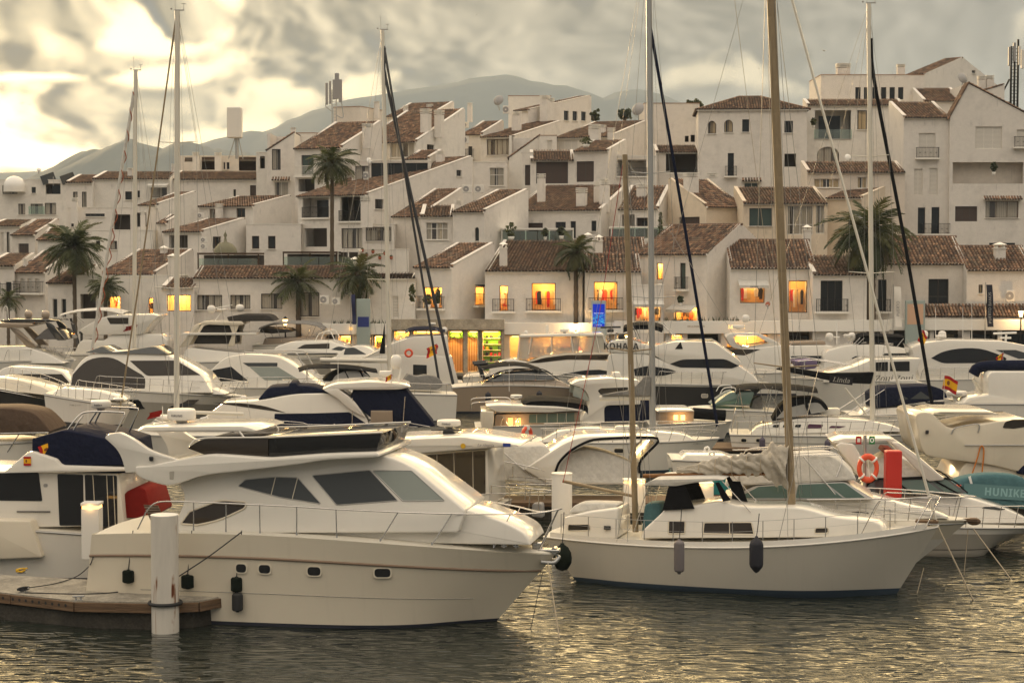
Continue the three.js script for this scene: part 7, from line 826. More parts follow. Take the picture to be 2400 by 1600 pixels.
bt('motor_yacht', 'large grey-hulled yacht lettered KOHALA with long white superstructure', 'yacht', { z: 'C', d: 122, psi: -6, B: 5.4, c: 1750 }, b => {
  b.hull({ s: 1150, b: 2620, ys: 800, ym: 820, yb: 810, rake: 2.2, mat: MAT.gelDark, flare: 0.5, split: 0.9, mat2: MAT.gel, boot: 0.3 });
  const c = b.cab('saloon', MAT.gel, [[1200, 830], [1210, 560, 0.3], [1440, 520], [1760, 640], [1800, 600, 0.3], [2240, 590, 0.3], [2330, 640, 0.5], [2480, 740, 0.3], [2560, 830]], { w: 2.2, tum: 0.1 }); b.win(c, [[1440, 690], [1560, 660, 0.3], [1760, 690, 0.3], [1820, 715, 0.1], [1700, 750, 0.3], [1450, 750]], MAT.glass);
  const u = b.cab('upper_deck', MAT.gel, [[1200, 470, 0.1], [1290, 435, 0.3], [1420, 435, 0.3], [1500, 470], [1620, 490], [1800, 450, 0.3], [2140, 450, 0.3], [2240, 520, 0.5], [2400, 640, 0.4], [2300, 690, 0.3], [1760, 655, 0.3], [1600, 560], [1230, 545, 0.1]], { w: 2.1, tum: 0.05 }); b.win(u, [[1755, 645], [1860, 605, 0.3], [2240, 600, 0.3], [2360, 660], [2300, 682], [1850, 675]], MAT.glass).win(u, [[1800, 515], [1850, 450], [1870, 515]], MAT.glass);
  b.cab('fly_screen', MAT.glassGrey, [[1840, 515], [1880, 445, 0.1], [2130, 438, 0.1], [2180, 510]], { w: 1.7, tum: 0.2 }); const q = b.lp(1328, 490, 2.1), m = mk('lettering', new THREE.PlaneGeometry(2.9, 0.75), new THREE.MeshStandardMaterial({ transparent: true, map: letters('KOHALA', 2.9, 0.75, 'bold #px sans-serif', '#33302c', '#c9c2b4'), roughness: 0.5 }), b.root); m.position.set(q[0], q[1], 2.14);
  b.bimini('folded_bimini', MAT.black, [[1350, 310], [1450, 285], [1600, 285], [1690, 310]], 1.4, { th: 0.3 }); b.tubes('bimini_arm', [[[1690, 300, 1.4], [1830, 440, 1.4]], [[1430, 310, 1.4], [1480, 440, 1.4]]], 0.04, MAT.steel, null, true); b.dome(1335, 375, 430, 62, 0.5, { mat: MAT.blackPlastic }); b.tubes('light_bar', [[[1150, 325, 1], [1325, 322, 1]]], 0.07, MAT.blackPlastic); b.dome(1238, 330, 375, 60, 0.2, { mat: MAT.blackPlastic }); b.tubes('radar_frame', [[[1210, 450, 1], [1205, 380, 1], [1275, 380, 1], [1275, 450, 1]]], 0.05, MAT.steel, null, true);
  b.bowRail(0.35, 0.85, { n: 10, mid: [0.5] }); b.port(2060, 925, 52, 28, MAT.gelGrey);
});
bt('motorboat', 'white motorboat with navy cover and curved glass side behind the tan mizzen', 'motorboat', { z: 'C', d: 106, psi: 2, B: 4, c: 1200 }, b => {
  b.hull({ s: 950, b: 1900, ys: 1160, ym: 1150, yb: 1130 }); const c = b.cab('superstructure', MAT.gel, [[970, 1160], [1000, 1080, 0.3], [1060, 1000, 0.4], [1040, 900, 0.8], [980, 850, 0.5], [885, 825, 0.1], [960, 785, 0.4], [1250, 768, 0.4], [1500, 790, 0.2], [1500, 1000], [1180, 1010, 0.3], [1185, 1160]], { w: 1.7, tum: 0.02 }); b.win(c, [[1125, 880], [1150, 858, 0.1], [1390, 848], [1390, 910], [1150, 915, 0.1]], MAT.glass).win(c, [[905, 925], [920, 835], [1000, 870, 0.6], [1050, 960], [1040, 970]], MAT.glassPale);
  b.cab('cockpit_cover', MAT.navy, [[1175, 1160], [1190, 970], [1600, 960], [1740, 1060, 0.2], [1640, 1160]], { w: 1.6 }); b.cab('roof_box', MAT.gel, [[1250, 770], [1255, 718, 0.1], [1325, 718, 0.1], [1330, 770]], { w: 0.6, tum: 0 });
});
bt('motorboat', 'open boat with green glass wheelhouse and black folded cover', 'motorboat', { z: 'C', d: 101, psi: 2, B: 3.8, c: 600 }, b => {
  b.hull({ s: 50, b: 1150, ys: 1200, ym: 1180, yb: 1160 }); const c = b.cab('wheelhouse', MAT.gelTan, [[220, 1190], [230, 1090], [960, 1060], [975, 1180]], { w: 1.5, tum: 0 }); b.win(c, [[520, 1160], [525, 1085], [920, 1070], [920, 1150]], MAT.glassGreen, { bars: [[590, 1085, 590, 1160], [680, 1080, 680, 1158], [770, 1076, 770, 1156], [850, 1074, 850, 1154]] });
  b.cab('roof', MAT.gel, [[140, 1015, 0.1], [240, 1000, 0.3], [800, 1020, 0.4], [1000, 1050, 0.1], [700, 1070, 0.2], [240, 1068, 0.2]], { w: 1.8, tum: 0 }); b.bimini('folded_cover', MAT.black, [[470, 985], [560, 945], [800, 950], [1000, 975], [1040, 1010]], 1.5, { th: 0.35 }); b.radar(410, 910, 950, 105, 0.2, 'SIMRAD'); b.whip(346, 640, 880, 0.5); b.tubes('rack', [[[20, 1050, 1.5], [40, 985, 1.5], [330, 975, 1.5], [380, 1000, 1.5]], [[270, 1200, 1.6], [300, 1110, 1.6], [340, 1200, 1.6]], [[400, 1200, 1.6], [420, 1110, 1.6], [440, 1200, 1.6]]], 0.03, MAT.steel, null, true);
  b.cab('cabinet', MAT.gelCream, [[105, 1250], [105, 1060, 0.05], [215, 1060, 0.05], [215, 1150, 0.05], [195, 1250]], { w: 1.9, tum: 0 }); for (const px of [360, 428]) { const p = b.p3(px, 1150, 1.53); mk('cabin_light', new GB().box(0.28, 0.42, 0.05, p.x, p.y, 1.53).geo(), glow(1, 0.5, 0.12, 2.2), b.root); const L = new THREE.PointLight(lin(1, 0.55, 0.2), 0.8); L.position.set(p.x, p.y, 1.75); L.castShadow = true; b.root.add(L); }
});
bt('motorboat', 'dark-cabined boat with two glowing portlights right of the grey mast', 'motorboat', { z: 'C', d: 103, psi: 2, B: 3.8, c: 1850 }, b => { b.hull({ s: 1580, b: 2300, ys: 1180, ym: 1160, yb: 1140 }); const c = b.cab('wheelhouse', MAT.gelTan, [[1650, 1180], [1660, 1060], [1970, 1055], [1965, 1150]], { w: 1.5, tum: 0 }); b.cab('roof', MAT.gel, [[1640, 1062], [1680, 1045, 0.1], [1960, 1045, 0.1], [1975, 1062]], { w: 1.7, tum: 0 }); b.tubes('dark_spar', [[[1960, 1075, 1], [2240, 1095, 1]]], 0.35, MAT.black); for (const px of [1808, 1870]) { const p = b.p3(px, 1113, 1.53); mk('cabin_light', new GB().box(0.24, 0.3, 0.05, p.x, p.y, 1.53).geo(), glow(1, 0.55, 0.18, 3), b.root); const L = new THREE.PointLight(lin(1, 0.55, 0.2), 0.8); L.position.set(p.x, p.y, 1.75); L.castShadow = true; b.root.add(L); } });
bt('sailing_yacht', 'white sailing yacht with thick grey mast and sail bag on its boom', 'sailboat', { z: 'C', d: 88, psi: -4, B: 3.6, c: 1400 }, b => {
  b.hull({ s: 540, b: 2190, ys: 1330, ym: 1330, yb: 1290, rake: 1.1, tr: 0.7, flare: 0.35, boot: 0.25, paint: MAT.antifoulBlue, curve: 0.8 }); const c = b.cab('coachroof', MAT.gel, [[560, 1330], [640, 1310], [780, 1235, 0.2], [1000, 1210, 0.3], [1300, 1230], [1600, 1240, 0.3], [1900, 1270, 0.4], [1980, 1320]], { w: 1.15, tum: 0.2, tap: 0.03 }); for (const x of [812, 905, 950]) b.win(c, [[x, 1282], [x + 40, 1248], [x + 62, 1246], [x + 30, 1284]], MAT.glass); b.win(c, [[1000, 1280], [1010, 1250], [1070, 1245], [1090, 1280]], MAT.glass);
  b.cab('liferaft', MAT.gel, [[1270, 1250, 0.1], [1275, 1190, 0.1], [1480, 1185, 0.1], [1485, 1245, 0.1]], { w: 0.4, tum: 0 }); b.port(1310, 1402, 80, 34); b.hullText(2010, 1357, 110, '6ª GIR-3-1-23', '#55504a', '#c4bdb0'); b.bowRail(0.05, 0.7, { n: 12, mid: [0.5], open: true });
  b.tubes('boom', [[[1140, 945, 0], [1580, 938, 0]]], 0.14, MAT.mastWhite); b.cab('sail_bag', MAT.greyCloth, [[1150, 920, 0.1], [1300, 890, 0.2], [1400, 880, 0.3], [1480, 820, 0.3], [1540, 745, 0.2], [1590, 760, 0.1], [1585, 930, 0.1], [1400, 925, 0.1]], { w: 0.22, tum: 0 });
  b.use(0); b.mast(1530, 1012, 1520, -160, 15, MAT.mastGrey, { tip: 0.9, spread: [[0.27, 1.25, 0.1], [0.52, 1.0, 0.08]], across: true, sm: MAT.mastGrey, stays: [['furled_jib', [[1682, 1000, 0], [1600, 500, 0], [1524, 60, 0]], 0.085, MAT.navy], ['backstay', [[1320, 1010, 0], [1519, -150, 0]], 0.01, MAT.wire], ['backstay', [[1360, 1010, 0], [1519, -150, 0]], 0.008, MAT.wire]] }); b.use('C'); });
{ const p = at(1235, 1017, 84.5), t = thing('lifebuoy', 'faded orange lifebuoy on the grey-masted yacht stern', 'lifebuoy', [p.x, p.y, p.z], 0.9); mk('ring', new THREE.TorusGeometry(0.3, 0.09, 8, 24), MAT.orange, t); new GB().box(0.2, 0.2, 0.2, 0, 0.3, 0).box(0.2, 0.2, 0.2, 0, -0.3, 0).build('band', MAT.white, t); }
bt('sailing_yacht', 'white sailing yacht with purple cabin windows and navy boom cover', 'sailboat', { z: 'D', d: 94, psi: -6, B: 3.9, c: 900 }, b => {
  b.hull({ s: 190, b: 1620, ys: 1060, ym: 1070, yb: 1045, rake: 1.1, tr: 0.85, flare: 0.35, boot: 0.2, curve: 0.8, stripe: [0.62, 0.66, MAT.gelGrey] }); const c = b.cab('coachroof', MAT.gel, [[330, 1060], [400, 1000, 0.2], [560, 975], [680, 945, 0.3], [900, 940, 0.3], [1200, 960, 0.4], [1400, 1000, 0.4], [1480, 1040]], { w: 1.25, tum: 0.2, tap: 0.03 }); b.win(c, [[752, 1018], [775, 985], [882, 990], [868, 1016]], MAT.purple ||= M(0.08, 0.03, 0.06, 0.1)).win(c, [[918, 1015], [940, 998], [1050, 1002], [1000, 1016]], MAT.purple); for (const x of [505, 580, 668]) b.win(c, [[x, 1008], [x + 8, 990], [x + 50, 988], [x + 45, 1010]], MAT.glass);
  const h = b.cab('sprayhood', MAT.black, [[500, 965], [560, 850, 0.3], [640, 800, 0.4], [820, 790, 0.4], [900, 830, 0.3], [920, 880]], { w: 1.15, tum: 0.2 }); b.win(h, [[530, 945], [600, 870, 0.2], [740, 838], [770, 915]], MAT.vinyl).win(h, [[790, 910], [765, 832], [850, 826, 0.2], [900, 890]], MAT.vinyl);
  b.bimini('bimini', MAT.black, [[240, 715], [400, 700], [620, 705], [840, 730]], 1.4, { feet: [[0.1, 300, 940], [0.5, 460, 930], [0.9, 760, 900]] }); const bag = b.cab('boom_cover', MAT.black, [[525, 580, 0.1], [600, 560, 0.2], [900, 610, 0.3], [1180, 605, 0.2], [1255, 600, 0.1], [1230, 690, 0.1], [1000, 680, 0.3], [640, 605, 0.2]], { w: 0.24, tum: 0 }); { const q = b.lp(1010, 660, 0.25), m = mk('lettering', new THREE.PlaneGeometry(1.2, 0.4), new THREE.MeshStandardMaterial({ transparent: true, map: letters('Linda', 1.2, 0.4, 'italic #px serif', '#b8b4aa', '#1c1c22'), roughness: 0.9 }), b.root); m.position.set(q[0], q[1], 0.28); m.rotation.z = -0.1; }
  b.cab('liferaft', MAT.gel, [[860, 915, 0.1], [865, 870, 0.1], [1000, 868, 0.1], [1005, 915, 0.1]], { w: 0.4, tum: 0 }); b.tubes('spinnaker_pole', [[[1040, 720, 0.4], [1200, 915, 0.4]]], 0.06, MAT.mastWhite); b.hullText(1540, 1066, 80, 'POLOO', '#3a3835', '#c8c1b4', 'bold #px sans-serif'); b.port(295, 1105, 38, 24); b.port(405, 1105, 38, 24); b.bowRail(0.03, 0.75, { n: 13, mid: [0.5], open: true });
  { const p = b.p3(200, 1050, 0); new GB().tube([[p.x, p.y, 0.6], [p.x + 0.2, p.y + 1.2, 0.6], [p.x + 0.2, p.y + 1.2, -0.6], [p.x, p.y, -0.6]], 0.03).build('pushpit', MAT.steel, b.root); }
  b.use(0); b.mast(2046, 985, 2037, 8, 12, MAT.mastWhite, { tip: 0.85, head: 1, spread: [[0.355, 1.2, 0.08], [0.635, 1.0, 0.08]], across: true, stays: [['furled_jib', [[2188, 960, 0], [2120, 560, 0], [2050, 190, 0], [2042, 90, 0]], 0.1, MAT.black], ['backstay', [[1720, 960, 0], [2036, 15, 0]], 0.01, MAT.wire], ['topping_lift', [[1850, 870, 0], [2037, 20, 0]], 0.007, MAT.wire]] }); b.use('D');
});
fender('bullet', 1787, 1022, 1062, 14, 91.5, MAT.fenderPurple, 'purple fender near the stern of the navy-covered sailing yacht', [1790, 985]); fender('bullet', 1940, 1028, 1066, 14, 91.2, MAT.fenderPurple, 'purple fender amidships on the navy-covered sailing yacht', [1940, 975]);
bt('motorboat', 'cabin boat with navy canopy and clear panels right of the white mast', 'motorboat', { z: 'D', d: 106, psi: 0, B: 3.8, c: 1450 }, b => { b.hull({ s: 1080, b: 1950, ys: 920, ym: 910, yb: 890 }); b.cab('cabin', MAT.gel, [[1150, 920], [1200, 870], [1700, 850, 0.4], [1850, 900]], { w: 1.4 }); const c = b.cab('canopy', MAT.navy, [[1260, 870], [1250, 770, 0.1], [1330, 718, 0.3], [1700, 705, 0.4], [1780, 740, 0.3], [1800, 800, 0.2], [1560, 830, 0.2]], { w: 1.45, tum: 0.15 }); b.win(c, [[1520, 800], [1600, 745], [1680, 800]], MAT.glassGrey).win(c, [[1430, 815], [1460, 770], [1510, 800]], MAT.glassGrey); b.tubes('canopy_leg', [[[1260, 860, 1.4], [1150, 920, 1.5]], [[1000, 940, 1.4], [1330, 730, 1.3]]], 0.03, MAT.steel, null, true); });
bt('motorboat', 'boat with green-tinted screen and black top left of the tan main mast', 'motorboat', { z: 'D', d: 108, psi: 0, B: 3.6, c: 300 }, b => { b.hull({ s: 600, b: -150, ys: 900, ym: 880, yb: 860 }); const c = b.cab('windscreen', MAT.glassGreen, [[60, 850], [200, 750, 0.3], [380, 745, 0.2], [340, 840]], { w: 1.3, tum: 0.2 }); b.bimini('soft_top', MAT.black, [[235, 740], [300, 705], [500, 705], [620, 735]], 1.3, { feet: [[0.2, 250, 850], [0.9, 560, 850]] }); b.cab('engine_cowl', MAT.greyCloth, [[340, 900], [370, 790, 0.3], [430, 770, 0.3], [440, 900]], { w: 0.5 }); b.tubes('rack', [[[120, 760, 1], [150, 720, 1], [230, 720, 1], [230, 790, 1]]], 0.03, MAT.white, null, true); b.hullText(150, 880, 60, 'OYAC', '#3a3835', '#c8c1b4'); });
bt('motor_yacht', 'white yacht with looped radar arch below the glowing shop name', 'yacht', { z: 'D', d: 139, psi: -3, B: 5, c: 600 }, b => {
  b.hull({ s: 160, b: 1250, ys: 620, ym: 600, yb: 590 }); const c = b.cab('saloon', MAT.gel, [[160, 620], [180, 450, 0.1], [540, 410, 0.4], [900, 405, 0.4], [1100, 440, 0.5], [1280, 520, 0.3], [1300, 620]], { w: 2.1, tum: 0.15 }); b.win(c, [[640, 540], [645, 485], [1080, 480, 0.3], [1200, 520], [1150, 545]], MAT.glass).win(c, [[165, 470], [165, 435], [420, 435], [300, 480]], MAT.glassBrown);
  const a = b.cab('radar_arch', MAT.gel, [[160, 345, 0.1], [190, 318, 0.3], [400, 312, 0.4], [560, 390, 0.3], [560, 415, 0.1], [300, 440, 0.3], [200, 420, 0.3]], { w: 1.7, tum: 0.02, holes: [[[215, 345], [240, 328], [395, 330], [490, 390], [320, 420], [240, 400]]] }); b.cab('fly_cushion', MAT.gelTan, [[640, 400], [650, 380, 0.1], [890, 372, 0.1], [900, 400]], { w: 1.5, tum: 0 }); b.dome(305, 178, 235, 58, 0.3); b.whip(800, 180, 390, 0.6); b.radar(255, 255, 290, 90, 0);
});
bt('motor_yacht', 'white saloon yacht behind the navy boom cover with dark wraparound windows', 'yacht', { z: 'D', d: 136, psi: -3, B: 4.8, c: 1250 }, b => { b.hull({ s: 850, b: 1700, ys: 620, ym: 600, yb: 590 }); const c = b.cab('saloon', MAT.gel, [[880, 620], [900, 450, 0.3], [1060, 405, 0.5], [1300, 400, 0.5], [1500, 430, 0.5], [1640, 500, 0.4], [1680, 620]], { w: 2, tum: 0.2 }); b.win(c, [[1090, 500], [1120, 485], [1310, 490], [1310, 520], [1100, 520]], MAT.glass).win(c, [[1320, 495], [1330, 465, 0.1], [1560, 465, 0.2], [1640, 500], [1500, 500]], MAT.glass); b.dome(918, 310, 372, 58, 0.5); b.dome(1083, 306, 372, 54, 0.4); b.radar(1053, 320, 348, 66, 0.6); b.tubes('mast', [[[978, 400, 0], [978, 240, 0]], [[955, 345, 0], [1000, 345, 0]]], 0.05, MAT.white); b.bimini('rolled_bimini', MAT.black, [[1140, 350], [1180, 320], [1320, 325], [1480, 330]], 1.5, { th: 0.45 }); b.tubes('bimini_leg', [[[1150, 350, 1.5], [960, 545, 1.6]], [[1180, 350, 1.5], [980, 545, 1.6]], [[1470, 355, 1.5], [1350, 500, 1.6]], [[1490, 355, 1.5], [1560, 480, 1.6]]], 0.035, MAT.steelDull, null, true); });
bt('motor_yacht', 'white flybridge boat lettered Zoui Zoui with square dark windows', 'yacht', { z: 'D', d: 121, psi: 3, B: 4.6, c: 1250 }, b => { b.hull({ s: 1620, b: 640, ys: 680, ym: 660, yb: 640 }); const c = b.cab('saloon', MAT.gel, [[880, 680], [900, 620, 0.2], [1120, 560, 0.5], [1250, 505, 0.3], [1600, 500, 0.1], [1560, 620, 0.2], [1570, 680]], { w: 1.9, tum: 0.02 }); b.win(c, [[1265, 595], [1265, 530], [1355, 525], [1355, 595]], MAT.glass).win(c, [[1370, 595], [1370, 525], [1515, 522], [1515, 595]], MAT.glass); b.tubes('rail', [[[690, 525, 1.6], [820, 515, 1.6], [1100, 555, 1.6]], [[740, 640, 1.7], [740, 520, 1.6]]], 0.04, MAT.steel, null, true); b.cab('violet_cover', MAT.violet ||= M(0.16, 0.12, 0.22, 0.8), [[690, 525, 0.1], [840, 515, 0.2], [830, 575, 0.2], [730, 585, 0.2]], { w: 1.3, tum: 0 }); b.cab('tender', MAT.gel, [[1370, 690], [1370, 660, 0.2], [1560, 655, 0.2], [1560, 690]], { w: 2.2, tum: 0 }); const q = b.lp(1395, 648, 1.9), m = mk('lettering', new THREE.PlaneGeometry(4, 0.7), new THREE.MeshStandardMaterial({ transparent: true, map: letters('Zoui Zoui', 4, 0.7, 'italic #px serif', '#3a3835', '#c8c1b4'), roughness: 0.5 }), b.root); m.position.set(q[0], q[1], 1.96 * b.ns); if (b.ns < 0) m.rotation.y = Math.PI; });
bt('motor_yacht', 'large white yacht with long arched dark side window at the right', 'yacht', { z: 'D', d: 131, psi: -4, B: 5.2, c: 2000 }, b => { b.hull({ s: 1540, b: 3100, ys: 660, ym: 650, yb: 640, rake: 2 }); const c = b.cab('saloon', MAT.gel, [[1530, 420, 0.2], [1640, 385, 0.3], [1800, 368], [2200, 375, 0.4], [2500, 430, 0.5], [2800, 560], [2800, 680], [1600, 680]], { w: 2.2, tum: 0.12 }); b.win(c, [[1675, 500], [1760, 450, 0.6], [1900, 425, 0.8], [2060, 428, 0.8], [2250, 505, 0.4], [2180, 535], [1760, 538, 0.3]], MAT.glass).win(c, [[2150, 440], [2300, 440], [2500, 500], [2320, 505]], MAT.glassGrey); b.bowRail(0.05, 0.9, { n: 14, mid: [0.5] }); b.dome(1745, 295, 350, 58, 0.5); b.radar(1730, 325, 352, 80, 0.8); b.dome(1632, 298, 352, 52, -0.5); b.tubes('radar_mast', [[[2220, 375, 0], [2225, 325, 0]], [[2130, 318, 0], [2300, 312, 0]], [[2180, 350, 0], [2260, 350, 0]]], 0.08, MAT.white); for (const x of [1695, 1895, 1960]) b.whip(x, 75 + (x % 50), 370, 0.6, 0.02); b.tubes('wiper', [[[2200, 440, 1.9], [2330, 480, 1.9]]], 0.03, MAT.blackPlastic); });
bt('motor_yacht', 'white boat with rope-lashed navy boom cover at the right edge', 'sailboat', { z: 'D', d: 100, psi: 0, B: 4, c: 2250 }, b => { b.hull({ s: 1880, b: 3000, ys: 830, ym: 830, yb: 820 }); b.cab('cabin', MAT.gel, [[1900, 840], [1940, 790, 0.3], [2100, 770], [2090, 640, 0.3], [2120, 600, 0.2], [2500, 600], [2500, 840]], { w: 1.6 }); b.cab('windscreen', MAT.glassGrey, [[1880, 850], [1920, 815, 0.2], [2180, 800, 0.2], [2260, 860]], { w: 1.4, tum: 0.3 }); b.tubes('boom_cover', [[[1985, 620, 0.2], [2010, 575, 0.2], [2100, 555, 0.2], [2400, 550, 0.2]]], 0.32, MAT.navy); b.tubes('pole', [[[1980, 650, 0.2], [2065, 800, 0.2]]], 0.09, MAT.mastWhite); b.tubes('rail', [[[1800, 850, 1.7], [2400, 855, 1.7]], [[1800, 880, 1.7], [2400, 885, 1.7]]], 0.03, MAT.steel, null, true); b.radar(1850, 735, 785, 150, 0.3, 'marine'); b.tubes('radar_post', [[[1850, 890, 0.3], [1850, 780, 0.3]]], 0.14, MAT.white); });
bt('motorboat', 'white fibreglass boat with low windscreen behind the orange lifebuoy', 'motorboat', { z: 'C', d: 80, psi: 0, B: 3, c: 2250 }, b => { b.hull({ s: 1770, b: 3100, ys: 1480, ym: 1500, yb: 1480, mat: MAT.teal, split: 0.55, mat2: MAT.gel }); b.cab('deck_moulding', MAT.gel, [[1860, 1480], [1900, 1440, 0.1], [2240, 1445], [2400, 1500]], { w: 1.1 }); b.tubes('rail', [[[2100, 1450, 1], [2110, 1420, 1], [2140, 1420, 1], [2150, 1500, 1]]], 0.05, MAT.white, null, true); });
// tall masts on the left, each with its own hull
bt('sailing_yacht', 'sailing yacht carrying the tallest pale mast left of centre', 'sailboat', { z: 0, d: 92, psi: 4, B: 3.8, c: 430 }, b => { b.hull({ s: 660, b: 230, ys: 1020, ym: 1020, yb: 1010, tr: 0.8 }); b.cab('coachroof', MAT.gel, [[300, 1020], [330, 1000, 0.2], [520, 992, 0.3], [560, 1015]], { w: 1.1, tap: 0.03 }); b.mast(413, 1000, 415, 25, 13, MAT.mastWhite, { tip: 0.95, head: 1, spread: [[0.335, 1.25, 0.06], [0.685, 1.05, 0.06]], across: true, stays: [['furled_jib', [[280, 960, 0], [340, 560, 0], [411, 45, 0]], 0.045, MAT.mastTan], ['backstay', [[560, 1000, 0], [418, 35, 0]], 0.01, MAT.wire], ['backstay', [[590, 1000, 0], [420, 45, 0]], 0.01, MAT.wire], ['inner_stay', [[395, 900, 0.4], [398, 300, 0.3], [411, 60, 0]], 0.008, MAT.wire]] }); b.tubes('boom', [[[420, 965, 0], [570, 970, 0]]], 0.1, MAT.mastWhite); });
bt('sailing_yacht', 'sailing yacht with shorter mast and striped furled jib at the left', 'sailboat', { z: 0, d: 117, psi: 4, B: 3.6, c: 330 }, b => { b.hull({ s: 520, b: 160, ys: 910, ym: 910, yb: 900, tr: 0.8 }); b.cab('coachroof', MAT.gel, [[230, 912], [260, 895, 0.2], [420, 892, 0.3], [450, 910]], { w: 1.1 }); b.mast(313, 900, 317, 165, 10, MAT.mastWhite, { tip: 0.9, head: 1, spread: [[0.34, 1.4, 0.06]], across: true, stays: [['furled_jib', [[205, 880, 0], [250, 600, 0], [300, 300, 0], [313, 215, 0]], 0.11, MAT.whiteCloth], ['backstay', [[430, 890, 0], [320, 175, 0]], 0.012, MAT.wire], ['backstay', [[390, 890, 0.5], [320, 190, 0]], 0.01, MAT.wire]] }); const g = new GB(), a = b.p3(205, 880, 0), c = b.p3(313, 215, 0); const P = []; for (let i = 0; i <= 90; i++) { const t = i / 90, q = b.p3(lerp(205, 313, Math.pow(t, 0.86)), lerp(880, 215, t), 0); P.push([q.x + Math.cos(t * 90) * 0.1, q.y, Math.sin(t * 90) * 0.1]); } g.tube(P, 0.035, 5, 260); g.build('jib_stripe', MAT.terracotta, b.root); });
// ---------- quay: shop fronts, signs, palms, lamps ----------
function shopfront(name, label, x0, x1, yTop, yFas, yBot, d, o = {}) {
  const a = at(x0, yFas, d), b = at(x1, yFas, d), w = b.x - a.x, base = 1.3, H = a.y - base, hf = at(x0, yTop, d).y - a.y, t = thing(name, label, 'shop', [a.x, base, a.z]), wall = o.wall || MAT.stucco[0], dep = o.dep || 3;
  const top = new GB().box(w, hf, 0.6, w / 2, H + hf / 2, -0.1).build('fascia', o.fm || MAT.trim, t); new GB().box(w, 0.12, dep, w / 2, H + 0.0, -dep / 2 - 0.42).build('canopy', MAT.trim, t);
  const L = (px) => (at(px, yBot, d).x - a.x), ops = o.open || []; let cur = 0; const piers = [];
  for (const q of ops) { piers.push([cur, L(q[0])]); cur = L(q[1]); } piers.push([cur, w]);
  for (const [p, q] of piers) if (q - p > 0.05) mk('pier', new GB().box(q - p, H - 0.06, 0.3, (p + q) / 2, (H - 0.06) / 2, -0.3).geo(), wall, t);
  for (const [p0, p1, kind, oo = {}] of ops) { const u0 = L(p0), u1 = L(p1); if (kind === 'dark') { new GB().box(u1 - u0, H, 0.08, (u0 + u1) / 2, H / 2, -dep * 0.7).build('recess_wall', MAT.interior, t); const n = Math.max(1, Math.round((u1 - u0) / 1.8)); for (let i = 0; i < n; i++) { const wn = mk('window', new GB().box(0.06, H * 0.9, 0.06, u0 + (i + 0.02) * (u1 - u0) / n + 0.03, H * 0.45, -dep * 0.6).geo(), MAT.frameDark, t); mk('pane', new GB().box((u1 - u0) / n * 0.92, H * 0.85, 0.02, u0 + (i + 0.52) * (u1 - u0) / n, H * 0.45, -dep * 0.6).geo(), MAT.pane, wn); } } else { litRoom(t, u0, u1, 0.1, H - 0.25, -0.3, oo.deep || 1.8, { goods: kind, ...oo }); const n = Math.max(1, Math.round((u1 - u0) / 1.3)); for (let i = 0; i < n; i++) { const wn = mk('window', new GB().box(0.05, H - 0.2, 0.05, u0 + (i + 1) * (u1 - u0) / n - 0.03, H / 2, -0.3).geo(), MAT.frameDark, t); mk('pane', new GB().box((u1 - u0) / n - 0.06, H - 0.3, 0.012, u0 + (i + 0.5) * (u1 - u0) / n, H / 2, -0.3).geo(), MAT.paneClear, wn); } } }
  if (o.sign) for (const [px, py, wp, hp, text, font, fg, bg, em] of o.sign) { const k = d / F, q = at(px, py, d - 0.25).sub(t.position), m = new THREE.MeshStandardMaterial({ transparent: true, map: letters(text, wp, hp, font, fg, bg), roughness: 0.6 }); if (em) { m.emissiveMap = m.map; m.emissive = lin(1, 0.62, 0.25); m.emissiveIntensity = em; } const sm2 = mk('shop_sign', new THREE.PlaneGeometry(wp * k, hp * k).translate(q.x, q.y, 0.215), m, t); if (em) { const pl = new THREE.PointLight(lin(1, 0.6, 0.25), 0.15); pl.position.set(q.x, q.y, 0.5); pl.castShadow = true; t.add(pl); } }
  if (o.plants) { const g = new GB(), r = rng(x0); for (let i = 0; i < 90; i++) { const px = lerp(o.plants[0], o.plants[1], r()), u = L(px), h = 0.15 + r() * 0.3; g.add(new THREE.ConeGeometry(0.03 + r() * 0.03, h, 3).rotateZ((r() - 0.5) * 0.9).translate(u, H + hf + h / 2, -0.15 + (r() - 0.5) * 0.3)); } g.build('planting', MAT.leaf[2], t, 'stuff'); }
  return t;
}
shopfront('shop_front', 'white shop front with planters and amber windows left of the pale mast', 756, 915, 758, 783, 862, 142.5, { open: [[765, 785, 'dark'], [793, 824, 'shelves', { panel: MAT.shopWall }], [842, 871, 'clothes'], [874, 897, 'slats']], sign: [[822, 770, 8, 14, 'D', 'bold #px serif', '#ffd890', '#cdc4b4', 1.2]], plants: [780, 905] });
shopfront('shop_front', 'stone-fronted shop with rows of glowing globes behind the black stays', 917, 1047, 748, 772, 866, 142.2, { fm: MAT.stoneFascia, wall: MAT.stoneFascia, open: [[924, 962, 'shelves', { panel: MAT.shopWall }], [965, 1036, 'shelves', { panel: MAT.shopWall }]] });
shopfront('shop_front', 'brightly lit shop with green shelves and orange slats in the centre', 1047, 1182, 748, 772, 866, 142, { fm: MAT.stoneFascia, wall: MAT.stoneFascia, open: [[1050, 1086, 'slats', { power: 9 }], [1096, 1124, 'slats', { power: 9, wall: MAT.shopWallPale }], [1126, 1175, 'shelves', { power: 12, wall: MAT.shopWallPale, panel: MAT.limePanel ||= M(0.16, 0.5, 0.03, 0.6) }]] });
shopfront('shop_front', 'white fascia shop behind the clear flybridge enclosure', 1182, 1440, 756, 783, 866, 142.4, { wall: MAT.cream, open: [[1195, 1225, 'none', { wall: MAT.shopWallPale, power: 4 }], [1240, 1340, 'clothes', { power: 9 }], [1345, 1380, 'clothes'], [1390, 1430, 'clothes']] });
